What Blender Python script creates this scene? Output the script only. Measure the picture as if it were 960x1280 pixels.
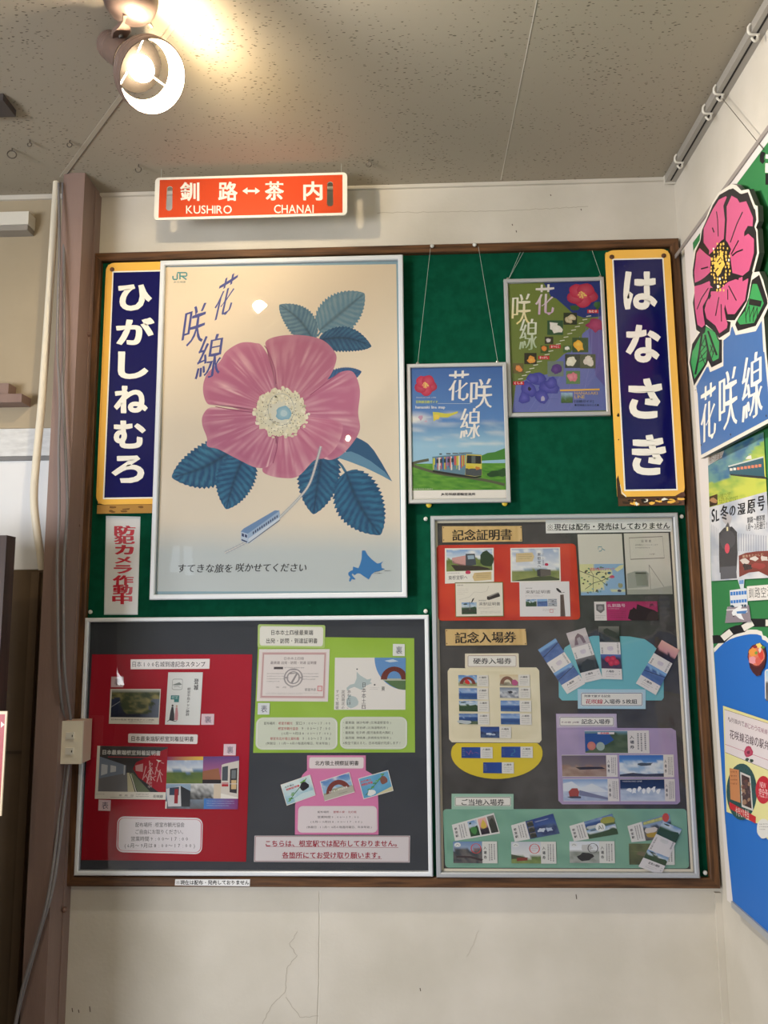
import bpy, bmesh, math, random
from mathutils import Vector, Matrix, noise
from mathutils.geometry import tessellate_polygon

for o in list(bpy.data.objects):
    bpy.data.objects.remove(o)
scene = bpy.context.scene
COL = scene.collection

# ------------------------------------------------------------------ camera
F = 973.34
DIST, EYE = 2.34, 1.45
YAW, PITCH, ROLL = map(math.radians, (-2.0257, 7.951, -0.5))
def cam_axes():
    cy, sy, cp, sp, cr, sr = math.cos(YAW), math.sin(YAW), math.cos(PITCH), math.sin(PITCH), math.cos(ROLL), math.sin(ROLL)
    f = Vector((sy*cp, cy*cp, sp)); r = Vector((cy, -sy, 0)); u = r.cross(f)
    return cr*r + sr*u, -sr*r + cr*u, f
CR, CU, CF = cam_axes()
CAM = Vector((0, -DIST, EYE))
cam = bpy.data.cameras.new('camera')
camo = bpy.data.objects.new('camera', cam); COL.objects.link(camo)
camo.matrix_world = Matrix(((CR.x, CU.x, -CF.x, CAM.x), (CR.y, CU.y, -CF.y, CAM.y), (CR.z, CU.z, -CF.z, CAM.z), (0, 0, 0, 1)))
cam.sensor_fit = 'VERTICAL'; cam.sensor_height = 36.0; cam.lens = F/1280*36.0
cam.clip_start = 0.01
scene.camera = camo

# ------------------------------------------------------------------ light and exposure
w = bpy.data.worlds.new('daylight'); scene.world = w; w.use_nodes = True
bg = w.node_tree.nodes['Background']; bg.inputs[0].default_value = (0.80, 0.90, 1.0, 1); bg.inputs[1].default_value = 3.0
vs = scene.view_settings
scene.display_settings.display_device = 'sRGB'
vs.view_transform = 'Standard'; vs.look = 'None'; vs.gamma = 1.0; vs.use_curve_mapping = False
vs.exposure = -0.14
scene.cycles.use_denoising = True
scene.cycles.max_bounces = 8; scene.cycles.diffuse_bounces = 4; scene.cycles.glossy_bounces = 4
scene.cycles.transparent_max_bounces = 16
scene.cycles.caustics_reflective = False; scene.cycles.caustics_refractive = False
scene.cycles.sample_clamp_indirect = 4.0
BEAM_POWER = 95.0          # the beam its reflector throws forward
BULB_POWER = 900.0          # emission strength of the visible spot bulb
def area(name, loc, target, sx, sy, power, col):
    l = bpy.data.lights.new(name, 'AREA'); l.shape = 'RECTANGLE'; l.size = sx; l.size_y = sy; l.energy = power; l.color = col
    o = bpy.data.objects.new(name, l); COL.objects.link(o); o.location = loc
    o.rotation_euler = (Vector(target)-Vector(loc)).to_track_quat('-Z', 'Y').to_euler()
    return o
# area light added in the side window opening, standing in for hall daylight
area('added_window_daylight', (-3.16, -3.6, 1.10), (0.3, -0.4, .8), 2.0, 1.1, 170, (0.95, 0.97, 1.0))

# ------------------------------------------------------------------ helpers
def lin(v):
    v /= 255.0
    return v/12.92 if v <= 0.04045 else ((v+0.055)/1.055)**2.4
def c(r, g, b): return (lin(r), lin(g), lin(b), 1.0)
def mixc(a, b, t):
    t = max(0, min(1, t)); return tuple(a[i]+(b[i]-a[i])*t for i in range(4))
def mul(a, k): return (a[0]*k, a[1]*k, a[2]*k, 1.0)

def ray(px, py): return CF + CR*((px-480)/F) - CU*((py-640)/F)
def onY(px, py, Y):
    d = ray(px, py); return CAM + d*((Y-CAM.y)/d.y)
def onX(px, py, X):
    d = ray(px, py); return CAM + d*((X-CAM.x)/d.x)
def onZ(px, py, Z):
    d = ray(px, py); return CAM + d*((Z-CAM.z)/d.z)

def nodes_mat(name):
    m = bpy.data.materials.new(name); m.use_nodes = True
    nt = m.node_tree; b = nt.nodes['Principled BSDF']
    return m, nt, b
def plain(name, col, rough=0.5, metal=0.0, spec=0.5):
    m, nt, b = nodes_mat(name)
    b.inputs['Base Color'].default_value = col; b.inputs['Roughness'].default_value = rough
    b.inputs['Metallic'].default_value = metal; b.inputs['Specular IOR Level'].default_value = spec
    return m
def mottled(name, col, col2, scale=8.0, rough=0.6, bump=0.0, bscale=60.0, stretch=(1, 1, 1), spec=0.4, detail=4.0, lo=.35, hi=.65):
    m, nt, b = nodes_mat(name)
    tc = nt.nodes.new('ShaderNodeTexCoord'); mp = nt.nodes.new('ShaderNodeMapping'); mp.inputs['Scale'].default_value = stretch
    n = nt.nodes.new('ShaderNodeTexNoise'); n.inputs['Scale'].default_value = scale; n.inputs['Detail'].default_value = detail
    r = nt.nodes.new('ShaderNodeValToRGB'); r.color_ramp.elements[0].color = col; r.color_ramp.elements[1].color = col2
    r.color_ramp.elements[0].position = lo; r.color_ramp.elements[1].position = hi
    L = nt.links.new
    L(tc.outputs['Object'], mp.inputs[0]); L(mp.outputs[0], n.inputs['Vector']); L(n.outputs[0], r.inputs[0]); L(r.outputs[0], b.inputs['Base Color'])
    b.inputs['Roughness'].default_value = rough; b.inputs['Specular IOR Level'].default_value = spec
    if bump:
        n2 = nt.nodes.new('ShaderNodeTexNoise'); n2.inputs['Scale'].default_value = bscale; n2.inputs['Detail'].default_value = 5
        bp = nt.nodes.new('ShaderNodeBump'); bp.inputs['Strength'].default_value = bump; bp.inputs['Distance'].default_value = 0.002
        L(mp.outputs[0], n2.inputs['Vector']); L(n2.outputs[0], bp.inputs['Height']); L(bp.outputs[0], b.inputs['Normal'])
    return m
def print_mat(name, rough=0.5, spec=0.35, fibre=0.04):
    m, nt, b = nodes_mat(name); L = nt.links.new
    a = nt.nodes.new('ShaderNodeAttribute'); a.attribute_name = 'col'
    L(a.outputs['Color'], b.inputs['Base Color'])
    b.inputs['Roughness'].default_value = rough; b.inputs['Specular IOR Level'].default_value = spec
    n = nt.nodes.new('ShaderNodeTexNoise'); n.inputs['Scale'].default_value = 25; n.inputs['Detail'].default_value = 3
    bp = nt.nodes.new('ShaderNodeBump'); bp.inputs['Strength'].default_value = fibre; bp.inputs['Distance'].default_value = 0.01
    tc = nt.nodes.new('ShaderNodeTexCoord')
    L(tc.outputs['Object'], n.inputs['Vector']); L(n.outputs[0], bp.inputs['Height']); L(bp.outputs[0], b.inputs['Normal'])
    return m
def pane_mat(name, refl=1.0, wave=0.15, wscale=2.5, rough=0.02):
    m = bpy.data.materials.new(name); m.use_nodes = True; nt = m.node_tree; nt.nodes.clear(); L = nt.links.new
    out = nt.nodes.new('ShaderNodeOutputMaterial'); mx = nt.nodes.new('ShaderNodeMixShader')
    tr = nt.nodes.new('ShaderNodeBsdfTransparent'); gl = nt.nodes.new('ShaderNodeBsdfGlossy'); gl.inputs['Roughness'].default_value = rough
    fr = nt.nodes.new('ShaderNodeFresnel'); fr.inputs['IOR'].default_value = 1.45
    mt = nt.nodes.new('ShaderNodeMath'); mt.operation = 'MULTIPLY'; mt.inputs[1].default_value = refl
    tc = nt.nodes.new('ShaderNodeTexCoord'); n = nt.nodes.new('ShaderNodeTexNoise'); n.inputs['Scale'].default_value = wscale; n.inputs['Detail'].default_value = 1.0
    bp = nt.nodes.new('ShaderNodeBump'); bp.inputs['Strength'].default_value = wave; bp.inputs['Distance'].default_value = 0.05
    L(tc.outputs['Object'], n.inputs['Vector']); L(n.outputs[0], bp.inputs['Height']); L(bp.outputs[0], gl.inputs['Normal'])
    L(fr.outputs[0], mt.inputs[0]); L(mt.outputs[0], mx.inputs[0]); L(tr.outputs[0], mx.inputs[1]); L(gl.outputs[0], mx.inputs[2]); L(mx.outputs[0], out.inputs[0])
    return m

def link(name, me, mat, parent=None):
    o = bpy.data.objects.new(name, me); COL.objects.link(o)
    if mat is not None: me.materials.append(mat)
    if parent is not None: o.parent = parent
    return o
def obj(name, bm, mat, parent=None, smooth=False, bevel=0.0):
    if bevel:
        bmesh.ops.bevel(bm, geom=[e for e in bm.edges if len(e.link_faces) == 2 and e.calc_face_angle(0) > 0.5], offset=bevel, segments=2, affect='EDGES', clamp_overlap=True)
    bmesh.ops.recalc_face_normals(bm, faces=bm.faces)
    me = bpy.data.meshes.new(name); bm.to_mesh(me); bm.free()
    if smooth:
        for p in me.polygons: p.use_smooth = True
        me.set_sharp_from_angle(angle=math.radians(40))
    return link(name, me, mat, parent)
def thing(name, label, cat, loc=(0, 0, 0), group=None):
    o = bpy.data.objects.new(name, None); COL.objects.link(o); o.location = loc; o.empty_display_size = 0.02
    return tag(o, label, cat, group)
def tag(o, label, cat, group=None):
    o['label'] = label; o['category'] = cat
    if group: o['group'] = group
    return o
def struct(o):
    o['kind'] = 'structure'; return o
def box(bm, x0, x1, y0, y1, z0, z1):
    vs_ = [bm.verts.new(p) for p in ((x0,y0,z0),(x1,y0,z0),(x1,y1,z0),(x0,y1,z0),(x0,y0,z1),(x1,y0,z1),(x1,y1,z1),(x0,y1,z1))]
    for q in ((0,1,2,3),(4,5,6,7),(0,1,5,4),(1,2,6,5),(2,3,7,6),(3,0,4,7)): bm.faces.new([vs_[i] for i in q])
def boxm(x0, x1, y0, y1, z0, z1):
    bm = bmesh.new(); box(bm, x0, x1, y0, y1, z0, z1); return bm
def prism(bm, front, back):
    a = [bm.verts.new(p) for p in front]; b = [bm.verts.new(p) for p in back]; n = len(a)
    bm.faces.new(a); bm.faces.new(b[::-1])
    for i in range(n): bm.faces.new((a[i], b[i], b[(i+1) % n], a[(i+1) % n]))
def tube(bm, pts, r, n=8, cap=True):
    pts = [Vector(p) for p in pts]; rings = []; prev = None
    for i, p in enumerate(pts):
        t = (pts[min(i+1, len(pts)-1)]-pts[max(i-1, 0)]).normalized()
        if prev is None:
            a = t.orthogonal().normalized()
        else:
            a = (prev - t*prev.dot(t)).normalized()
        prev = a; b = t.cross(a); rr = r[i] if isinstance(r, (list, tuple)) else r
        rings.append([bm.verts.new(p + (a*math.cos(k*2*math.pi/n) + b*math.sin(k*2*math.pi/n))*rr) for k in range(n)])
    for i in range(len(rings)-1):
        for k in range(n): bm.faces.new((rings[i][k], rings[i][(k+1) % n], rings[i+1][(k+1) % n], rings[i+1][k]))
    if cap: bm.faces.new(rings[0][::-1]); bm.faces.new(rings[-1])
def tubem(pts, r, n=8):
    bm = bmesh.new(); tube(bm, pts, r, n); return bm
def smooth_path(pts, k=5):
    pts = [Vector(p) for p in pts]; out = []
    for i in range(len(pts)-1):
        p0, p1, p2, p3 = pts[max(i-1, 0)], pts[i], pts[i+1], pts[min(i+2, len(pts)-1)]
        for j in range(k):
            t = j/k
            out.append(0.5*((2*p1)+(p2-p0)*t+(2*p0-5*p1+4*p2-p3)*t*t+(3*p1-p0-3*p2+p3)*t**3))
    return out + [pts[-1]]
def lathe(prof, origin, axis, n=32):
    """prof: (t along axis, radius)"""
    bm = bmesh.new(); axis = Vector(axis).normalized(); a = axis.orthogonal().normalized(); b = axis.cross(a); rings = []
    for t, r in prof:
        if r < 1e-6: rings.append([bm.verts.new(Vector(origin)+axis*t)]); continue
        rings.append([bm.verts.new(Vector(origin)+axis*t+(a*math.cos(k*2*math.pi/n)+b*math.sin(k*2*math.pi/n))*r) for k in range(n)])
    for i in range(len(rings)-1):
        A, B = rings[i], rings[i+1]
        for k in range(n):
            if len(A) == 1 and len(B) == 1: continue
            if len(A) == 1: bm.faces.new((A[0], B[(k+1) % n], B[k]))
            elif len(B) == 1: bm.faces.new((A[k], A[(k+1) % n], B[0]))
            else: bm.faces.new((A[k], A[(k+1) % n], B[(k+1) % n], B[k]))
    return bm

# ---- lettering: glyph outlines of the built-in font, laid into printed sheets
_fc = bpy.data.curves.new('lettering', 'FONT'); _fo = bpy.data.objects.new('lettering', _fc); COL.objects.link(_fo)
_gl = {}
def _kome():      # the reference mark: a diagonal cross with four dots
    v, f = [], []
    for dx, dy in ((1, 1), (1, -1)):
        nx_, ny_ = -dy*.022, dx*.022; b = len(v); v += [(.5-.34*dx+nx_, .38-.34*dy+ny_), (.5-.34*dx-nx_, .38-.34*dy-ny_), (.5+.34*dx-nx_, .38+.34*dy-ny_), (.5+.34*dx+nx_, .38+.34*dy+ny_)]; f.append((b, b+1, b+2, b+3))
    for cx, cy in ((.5, .70), (.5, .06), (.18, .38), (.82, .38)):
        b = len(v); v += [(cx+.075*math.cos(k*math.pi/4), cy+.075*math.sin(k*math.pi/4)) for k in range(8)]; f.append(tuple(range(b, b+8)))
    return v, f, [[0, 0] for _ in v]
def glyph(ch, res=2):
    k = (ch, res)
    if ch == '※': return _kome()
    if k in _gl: return _gl[k]
    _fc.body = ch; _fc.resolution_u = res; _fc.size = 1.0
    bpy.context.view_layer.update()
    dg = bpy.context.evaluated_depsgraph_get(); ev = _fo.evaluated_get(dg); me = ev.to_mesh()
    v = [(p.co.x, p.co.y) for p in me.vertices]; f = [tuple(p.vertices) for p in me.polygons]
    ev.to_mesh_clear()
    key = {}; remap = []; vv = []
    for x, y in v:
        q = (round(x, 5), round(y, 5))
        if q not in key: key[q] = len(vv); vv.append((x, y))
        remap.append(key[q])
    ff = []
    for p in f:
        q = [];
        for i in p:
            j = remap[i]
            if j not in q: q.append(j)
        if len(q) < 3: continue
        ar = sum(vv[q[i]][0]*vv[q[(i+1) % len(q)]][1]-vv[q[(i+1) % len(q)]][0]*vv[q[i]][1] for i in range(len(q)))
        ff.append(tuple(q) if ar > 0 else tuple(q[::-1]))
    # outward normals at the outline
    es = set()
    for p in ff:
        for i in range(len(p)): es.add((p[i], p[(i+1) % len(p)]))
    nx = [[0.0, 0.0] for _ in vv]
    for a, b in es:
        if (b, a) in es: continue
        dx, dy = vv[b][0]-vv[a][0], vv[b][1]-vv[a][1]; l = math.hypot(dx, dy) or 1
        for i in (a, b): nx[i][0] += dy/l; nx[i][1] += -dx/l
    for n in nx:
        l = math.hypot(*n)
        if l > 1e-9:
            s = max(1.0, l)   # keeps the corners from spiking
            n[0] *= (1.15/s); n[1] *= (1.15/s)
    _gl[k] = (vv, ff, nx); return _gl[k]
def layout(text, vert=False, bold=0.0, xb=0.0, res=2, gap=0.0):
    V, Fc = [], []; x = y = 0.0
    for ch in text:
        full = ord(ch) > 0x2000; cell = 0xFF01 <= ord(ch) <= 0xFF5D
        if cell: ch = chr(ord(ch)-0xFEE0)
        if ch in ' \u3000':
            if vert: y -= 0.6
            else: x += 0.35 if ch == ' ' else 1.0
            continue
        v, f, nn = glyph(ch, res)
        if not v: continue
        x0 = min(p[0] for p in v); x1 = max(p[0] for p in v)
        base = len(V)
        if vert: ox = -(x0+x1)/2 if not full else -0.5; oy = y
        elif cell: ox = x+.5-(x0+x1)/2; oy = 0
        else: ox = x if full else x - x0 + 0.04; oy = 0
        for p, n in zip(v, nn): V.append((p[0]+n[0]*(bold+xb)+ox, p[1]+n[1]*bold+oy))
        Fc += [tuple(i+base for i in q) for q in f]
        if vert: y -= 1.0+gap
        else: x += (.86 if cell and ch.isdigit() else .7 if cell else 1.0 if full else (x1-x0)+0.10)+gap
    return V, Fc

LAYER = 1.2e-5
class Art:
    """A printed flat sheet: a thin slab plus its printing, in one mesh."""
    def __init__(s, at, normal):
        s.at, s.n = at, Vector(normal); s.v, s.f, s.c = [], [], []; s.k = 0; s.M = lambda u, v: (u, v)
    def view(s, ox, oy, sc): s.M = lambda u, v: (ox+u/sc, oy+v/sc); return s
    def px(s): s.M = lambda u, v: (u, v); return s
    def quad(s, q):
        (ax, ay), (bx, by), (cx, cy), (dx, dy) = q
        s.M = lambda u, v: ((ax*(1-u)+bx*u)*(1-v)+(dx*(1-u)+cx*u)*v, (ay*(1-u)+by*u)*(1-v)+(dy*(1-u)+cy*u)*v); return s
    def p(s, u, v, lift):
        return s.at(*s.M(u, v)) + s.n*lift
    def add(s, pts, faces, cols, same=False):
        if not same: s.k += 1
        b = len(s.v); lift = s.k*LAYER
        for q in pts: s.v.append(s.p(q[0], q[1], lift))
        for i, fc in enumerate(faces):
            s.f.append(tuple(j+b for j in fc)); s.c.append([cols[j] for j in fc] if isinstance(cols, list) else [cols]*len(fc))
    def poly(s, pts, col, same=False):
        tris = tessellate_polygon([[Vector((q[0], q[1], 0)) for q in pts]])
        s.add(pts, [tuple(t) for t in tris], col, same)
    def rect(s, x0, y0, x1, y1, col, same=False): s.add([(x0,y0),(x1,y0),(x1,y1),(x0,y1)], [(0,1,2,3)], col, same)
    def mosaic(s, x0, y0, x1, y1, nx, ny, fn, same=False):
        pts, cols, fs = [], [], []
        for j in range(ny+1):
            for i in range(nx+1):
                u, v = i/nx, j/ny; pts.append((x0+(x1-x0)*u, y0+(y1-y0)*v)); cols.append(fn(u, v))
        for j in range(ny):
            for i in range(nx):
                a = j*(nx+1)+i; fs.append((a, a+1, a+nx+2, a+nx+1))
        s.add(pts, fs, cols, same)
    def blob(s, cx, cy, rx, ry, col, n=16, jit=0.0, seed=1, col2=None, same=False):
        rnd = random.Random(seed); pts = [(cx, cy)]
        for k in range(n):
            a = 2*math.pi*k/n; q = 1+jit*rnd.uniform(-1, 1); pts.append((cx+rx*q*math.cos(a), cy+ry*q*math.sin(a)))
        s.add(pts, [(0, k+1, (k+1) % n+1) for k in range(n)], [col2 or col]+[col]*n, same)
    def line(s, pts, wd, col, same=False, closed=False):
        P = [Vector(q) for q in pts]; n = len(P); L, R = [], []
        for i in range(n):
            if closed: t = P[(i+1) % n]-P[i-1]
            else: t = P[min(i+1, n-1)]-P[max(i-1, 0)]
            t = t.normalized() if t.length else Vector((1, 0)); nn = Vector((-t.y, t.x))*wd/2
            L.append(P[i]+nn); R.append(P[i]-nn)
        m = n if closed else n-1
        s.add([tuple(q) for q in L+R], [(i, (i+1) % n, n+(i+1) % n, n+i) for i in range(m)], col, same)
    def frame(s, x0, y0, x1, y1, wx, wy, col, same=False):
        s.add([(x0,y0),(x1,y0),(x1,y1),(x0,y1),(x0+wx,y0+wy),(x1-wx,y0+wy),(x1-wx,y1-wy),(x0+wx,y1-wy)], [(0,1,5,4),(1,2,6,5),(2,3,7,6),(3,0,4,7)], col, same)
    def rrect(s, x0, y0, x1, y1, rx, ry, col, same=False, n=5): s.poly(rr(x0, y0, x1, y1, rx, ry, n), col, same)
    def text(s, t, x0, y0, x1, y1, col, bold=0.0, xb=0.0, vert=False, shear=0.0, res=1, same=False, vgrad=None, fit=True, slope=0.0, gap=0.0):
        V, fs = layout(t, vert, bold, xb, res, gap)
        if not V: return
        a0 = min(q[0] for q in V); a1 = max(q[0] for q in V); b0 = min(q[1] for q in V); b1 = max(q[1] for q in V)
        pts = []
        for q in V:
            u = (q[0]-a0)/(a1-a0 or 1); v = (b1-q[1])/(b1-b0 or 1)
            pts.append((x0+(x1-x0)*u + shear*(0.5-v), y0+(y1-y0)*v + slope*(u-0.5)))
        cols = col if vgrad is None else [mixc(col, vgrad, (b1-q[1])/(b1-b0)) for q in V]
        s.add(pts, fs, cols, same)
    def scribble(s, x0, y0, x1, y1, rows, col, seed=0, fill=0.75, dens=14):
        """lines of lettering too small to read in the photograph"""
        rnd = random.Random(seed); h = (y1-y0)/rows; pts, fs = [], []
        for r in range(rows):
            y = y0+h*r; x = x0; step = (x1-x0)/dens; end = x0+(x1-x0)*(1 if r < rows-1 else rnd.uniform(.6, 1))
            while x < end-step*.5:
                wd = step*rnd.uniform(.45, .85); b = len(pts); hh = h*fill*rnd.uniform(.55, .85); yy = y+rnd.uniform(0, h*.1)
                pts += [(x,yy),(x+wd,yy),(x+wd,yy+hh*.28),(x,yy+hh*.28),(x+wd*.3,yy+hh*.5),(x+wd*.95,yy+hh*.5),(x+wd*.95,yy+hh*.75),(x+wd*.3,yy+hh*.75)]
                fs += [(b,b+1,b+2,b+3),(b+4,b+5,b+6,b+7)]; x += step
        if pts: s.add(pts, fs, col)
    def build(s, name, mat, parent=None, outline=None, thick=0.0004, base=None, side=None):
        """outline (in pixel units of the current view) is the sheet itself, thick behind its face"""
        if outline:
            fr = [s.p(q[0], q[1], 0) for q in outline]; bk = [q - s.n*thick for q in fr]; n = len(fr); b = len(s.v)
            tris = [tuple(t) for t in tessellate_polygon([[Vector((q[0], q[1], 0)) for q in outline]])]
            s.v += fr+bk
            for t in tris:
                s.f.append(tuple(i+b for i in t)); s.f.append(tuple(i+b+n for i in t[::-1])); s.c += [[base]*3, [base]*3]
            for i in range(n):
                j = (i+1) % n; s.f.append((b+i, b+j, b+n+j, b+n+i)); s.c.append([side or base]*4)
        me = bpy.data.meshes.new(name); me.from_pydata(s.v, [], s.f)
        at = me.color_attributes.new('col', 'FLOAT_COLOR', 'CORNER')
        flat = [x for fc in s.c for q in fc for x in q]
        at.data.foreach_set('color', flat); me.validate(); me.update()
        return link(name, me, mat, parent)
def rr(x0, y0, x1, y1, rx, ry, n=5):
    out = []
    for cx, cy, a0 in ((x1-rx, y0+ry, -90), (x1-rx, y1-ry, 0), (x0+rx, y1-ry, 90), (x0+rx, y0+ry, 180)):
        for k in range(n+1):
            a = math.radians(a0+90*k/n); out.append((cx+rx*math.cos(a), cy+ry*math.sin(a)))
    return out
def artY(Y): return Art(lambda px, py: onY(px, py, Y), (0, -1, 0))
def artX(X): return Art(lambda px, py: onX(px, py, X), (-1, 0, 0))

UNIT = [(0, 0), (1, 0), (1, 1), (0, 1)]
def vw(z, pts):      # (ox, oy, scale) -> photograph pixels
    return [(z[0]+x/z[2], z[1]+y/z[2]) for x, y in pts]
def card(name, label, cat, q, Y, draw, group=None, base=None, outline=None, mat=None, thick=0.0004, plane='Y'):
    """a flat printed sheet whose corners q are given clockwise from the top left"""
    A = artY(Y-thick) if plane == 'Y' else artX(Y-thick)
    A.quad(q); draw(A); A.quad(q)
    o = A.build(name, mat or M['paper'], None, outline or UNIT, thick, base or c(228, 224, 216))
    return tag(o, label, cat, group)

def fb(u, v, s=3.0, seed=0.0, oct_=3): return noise.fractal(Vector((u*s+seed*7.3, v*s-seed*3.1, seed)), 1.0, 2.0, oct_)
WHITE = c(226, 222, 215); BLACK = c(28, 27, 30)
# ------------------------------------------------------------------ materials
M = {}
M['paper'] = print_mat('printed_paper', 0.6, 0.25)
M['card'] = print_mat('coloured_card', 0.75, 0.15, 0.1)
M['laminate'] = print_mat('laminated_paper', 0.25, 0.45, 0.05)
M['enamel'] = print_mat('enamelled_steel', 0.16, 0.5, 0.03)
M['painted'] = print_mat('painted_board', 0.35, 0.4, 0.03)
M['poster'] = print_mat('poster_paper', 0.5, 0.3, 0.06)
M['wood'] = mottled('brown_frame_wood', c(60, 38, 22), c(104, 70, 42), 6, 0.5, 0.15, 40, (16, 16, 1.2), 0.4)
M['woodh'] = mottled('brown_frame_wood_across', c(60, 38, 22), c(104, 70, 42), 6, 0.5, 0.15, 40, (1.2, 16, 16), 0.4)
M['darkwood'] = mottled('dark_wood', c(44, 28, 24), c(62, 42, 36), 6, 0.5, 0.1, 40, (8, 8, 1), 0.35)
M['felt'] = mottled('green_felt', c(8, 66, 47), c(11, 74, 54), 40, 0.95, 0.25, 700, (1, 1, 1), 0.05)
M['white_alu'] = plain('white_frame_metal', c(216, 220, 226), 0.3, 0.0, 0.5)
M['silver'] = plain('silver_aluminium', c(190, 192, 196), 0.42, 0.55, 0.5)
M['silver2'] = plain('grey_aluminium', c(176, 180, 186), 0.45, 0.4, 0.5)
M['pane'] = pane_mat('acrylic_pane', 0.45, 0.04, 3.0)
M['pane_wavy'] = pane_mat('warped_acrylic_pane', 0.5, 0.16, 3.2)
M['plaster'] = mottled('cream_plaster_wall', c(196, 190, 178), c(212, 206, 196), 3.0, 0.7, 0.25, 90, (1, 1, 1), 0.25, 6)
M['pillar'] = mottled('mauve_painted_wood', c(130, 107, 100), c(144, 121, 113), 3, 0.55, 0.3, 70, (4, 4, .6), 0.35)
M['metal'] = plain('steel_hardware', c(170, 168, 162), 0.35, 0.8)
M['rust'] = mottled('rusty_iron', c(50, 34, 30), c(110, 72, 44), 40, 0.8, 0.5, 120)
M['white_plastic'] = plain('white_plastic', c(222, 218, 208), 0.35)
M['cream_plastic'] = plain('cream_plastic', c(232, 224, 206), 0.35)
M['beige_plastic'] = plain('beige_plastic', c(206, 176, 156), 0.45)
M['grey_cable'] = plain('grey_vinyl_cable', c(124, 120, 122), 0.45)
M['string'] = plain('clear_string', c(190, 196, 190), 0.4)
M['taupe'] = plain('taupe_lamp_enamel', c(120, 100, 92), 0.45, 0.0, 0.4)
M['taupe_dark'] = plain('dark_taupe_lamp_enamel', c(84, 70, 66), 0.4)
M['lamp_white'] = plain('white_lamp_inside', c(240, 232, 218), 0.5)
M['yellow_pin'] = plain('yellow_pin_plastic', c(238, 206, 60), 0.35)
M['clear_pin'] = plain('clear_pin_plastic', c(206, 206, 200), 0.15)
M['dark'] = plain('dark_gap', c(30, 27, 27), 0.7)
M['bulb'] = bpy.data.materials.new('glowing_bulb'); M['bulb'].use_nodes = True
_nt = M['bulb'].node_tree; _nt.nodes.clear()
_e = _nt.nodes.new('ShaderNodeEmission'); _e.inputs[0].default_value = (1.0, 0.80, 0.52, 1); _e.inputs[1].default_value = BULB_POWER
_o = _nt.nodes.new('ShaderNodeOutputMaterial'); _nt.links.new(_e.outputs[0], _o.inputs[0])
M['tube'] = bpy.data.materials.new('glowing_diffuser'); M['tube'].use_nodes = True
_nt = M['tube'].node_tree; _nt.nodes.clear()
_e = _nt.nodes.new('ShaderNodeEmission'); _e.inputs[0].default_value = (1.0, 0.94, 0.86, 1); _e.inputs[1].default_value = 6
_o = _nt.nodes.new('ShaderNodeOutputMaterial'); _nt.links.new(_e.outputs[0], _o.inputs[0])
# ceiling board with worm-hole pits
m, nt, b = nodes_mat('pitted_ceiling_board'); L = nt.links.new
tc = nt.nodes.new('ShaderNodeTexCoord'); mp = nt.nodes.new('ShaderNodeMapping'); mp.inputs['Scale'].default_value = (1, 2.6, 1)
L(tc.outputs['Object'], mp.inputs[0])
v1 = nt.nodes.new('ShaderNodeTexVoronoi'); v1.inputs['Scale'].default_value = 58; v1.inputs['Randomness'].default_value = 1
n0 = nt.nodes.new('ShaderNodeTexNoise'); n0.inputs['Scale'].default_value = 30
mxv = nt.nodes.new('ShaderNodeMix'); mxv.data_type = 'VECTOR'; mxv.inputs[0].default_value = 0.022
L(mp.outputs[0], mxv.inputs[4]); L(n0.outputs['Color'], mxv.inputs[5]); L(mp.outputs[0], n0.inputs['Vector']); L(mxv.outputs[1], v1.inputs['Vector'])
n1 = nt.nodes.new('ShaderNodeTexNoise'); n1.inputs['Scale'].default_value = 9; n1.inputs['Detail'].default_value = 2; L(tc.outputs['Object'], n1.inputs['Vector'])
# pit radius varies with the noise
mr = nt.nodes.new('ShaderNodeMapRange'); mr.inputs[1].default_value = 0.30; mr.inputs[2].default_value = 0.70; mr.inputs[3].default_value = 0.10; mr.inputs[4].default_value = 0.24
L(n1.outputs[0], mr.inputs[0])
lt = nt.nodes.new('ShaderNodeMath'); lt.operation = 'LESS_THAN'; L(v1.outputs['Distance'], lt.inputs[0]); L(mr.outputs[0], lt.inputs[1])
cm = nt.nodes.new('ShaderNodeMix'); cm.data_type = 'RGBA'; cm.inputs[6].default_value = c(166, 157, 141); cm.inputs[7].default_value = c(106, 98, 86)
L(lt.outputs[0], cm.inputs[0]); L(cm.outputs[2], b.inputs['Base Color'])
inv = nt.nodes.new('ShaderNodeMath'); inv.operation = 'SUBTRACT'; inv.inputs[0].default_value = 1.0; L(lt.outputs[0], inv.inputs[1])
bp = nt.nodes.new('ShaderNodeBump'); bp.inputs['Strength'].default_value = 0.6; bp.inputs['Distance'].default_value = 0.003; L(inv.outputs[0], bp.inputs['Height']); L(bp.outputs[0], b.inputs['Normal'])
b.inputs['Roughness'].default_value = 0.75; b.inputs['Specular IOR Level'].default_value = 0.2
M['ceiling'] = m

# ------------------------------------------------------------------ the room
CEIL = 2.837; XW = 0.8491; XL = -3.2; YR = -5.6
struct(obj('wall_back', boxm(XL-.1, XW+.1, 0, 0.1, -0.1, CEIL+.1), M['plaster']))
struct(obj('wall_right', boxm(XW, XW+.1, YR, 0, -0.1, CEIL+.1), M['plaster']))
bm = bmesh.new(); WY0, WY1, WZ0, WZ1 = -5.12, -2.55, .50, 1.75     # the glazed side of the hall
box(bm, XL-.1, XL, YR, WY0, -.1, CEIL+.1); box(bm, XL-.1, XL, WY1, 0, -.1, CEIL+.1); box(bm, XL-.1, XL, WY0, WY1, -.1, WZ0); box(bm, XL-.1, XL, WY0, WY1, WZ1, CEIL+.1)
struct(obj('wall_left', bm, M['plaster']))
bm = bmesh.new()
for k in range(4): y = WY0+(WY1-WY0-.05)*k/3; box(bm, XL-.08, XL-.03, y, y+.05, WZ0, WZ1)
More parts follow.
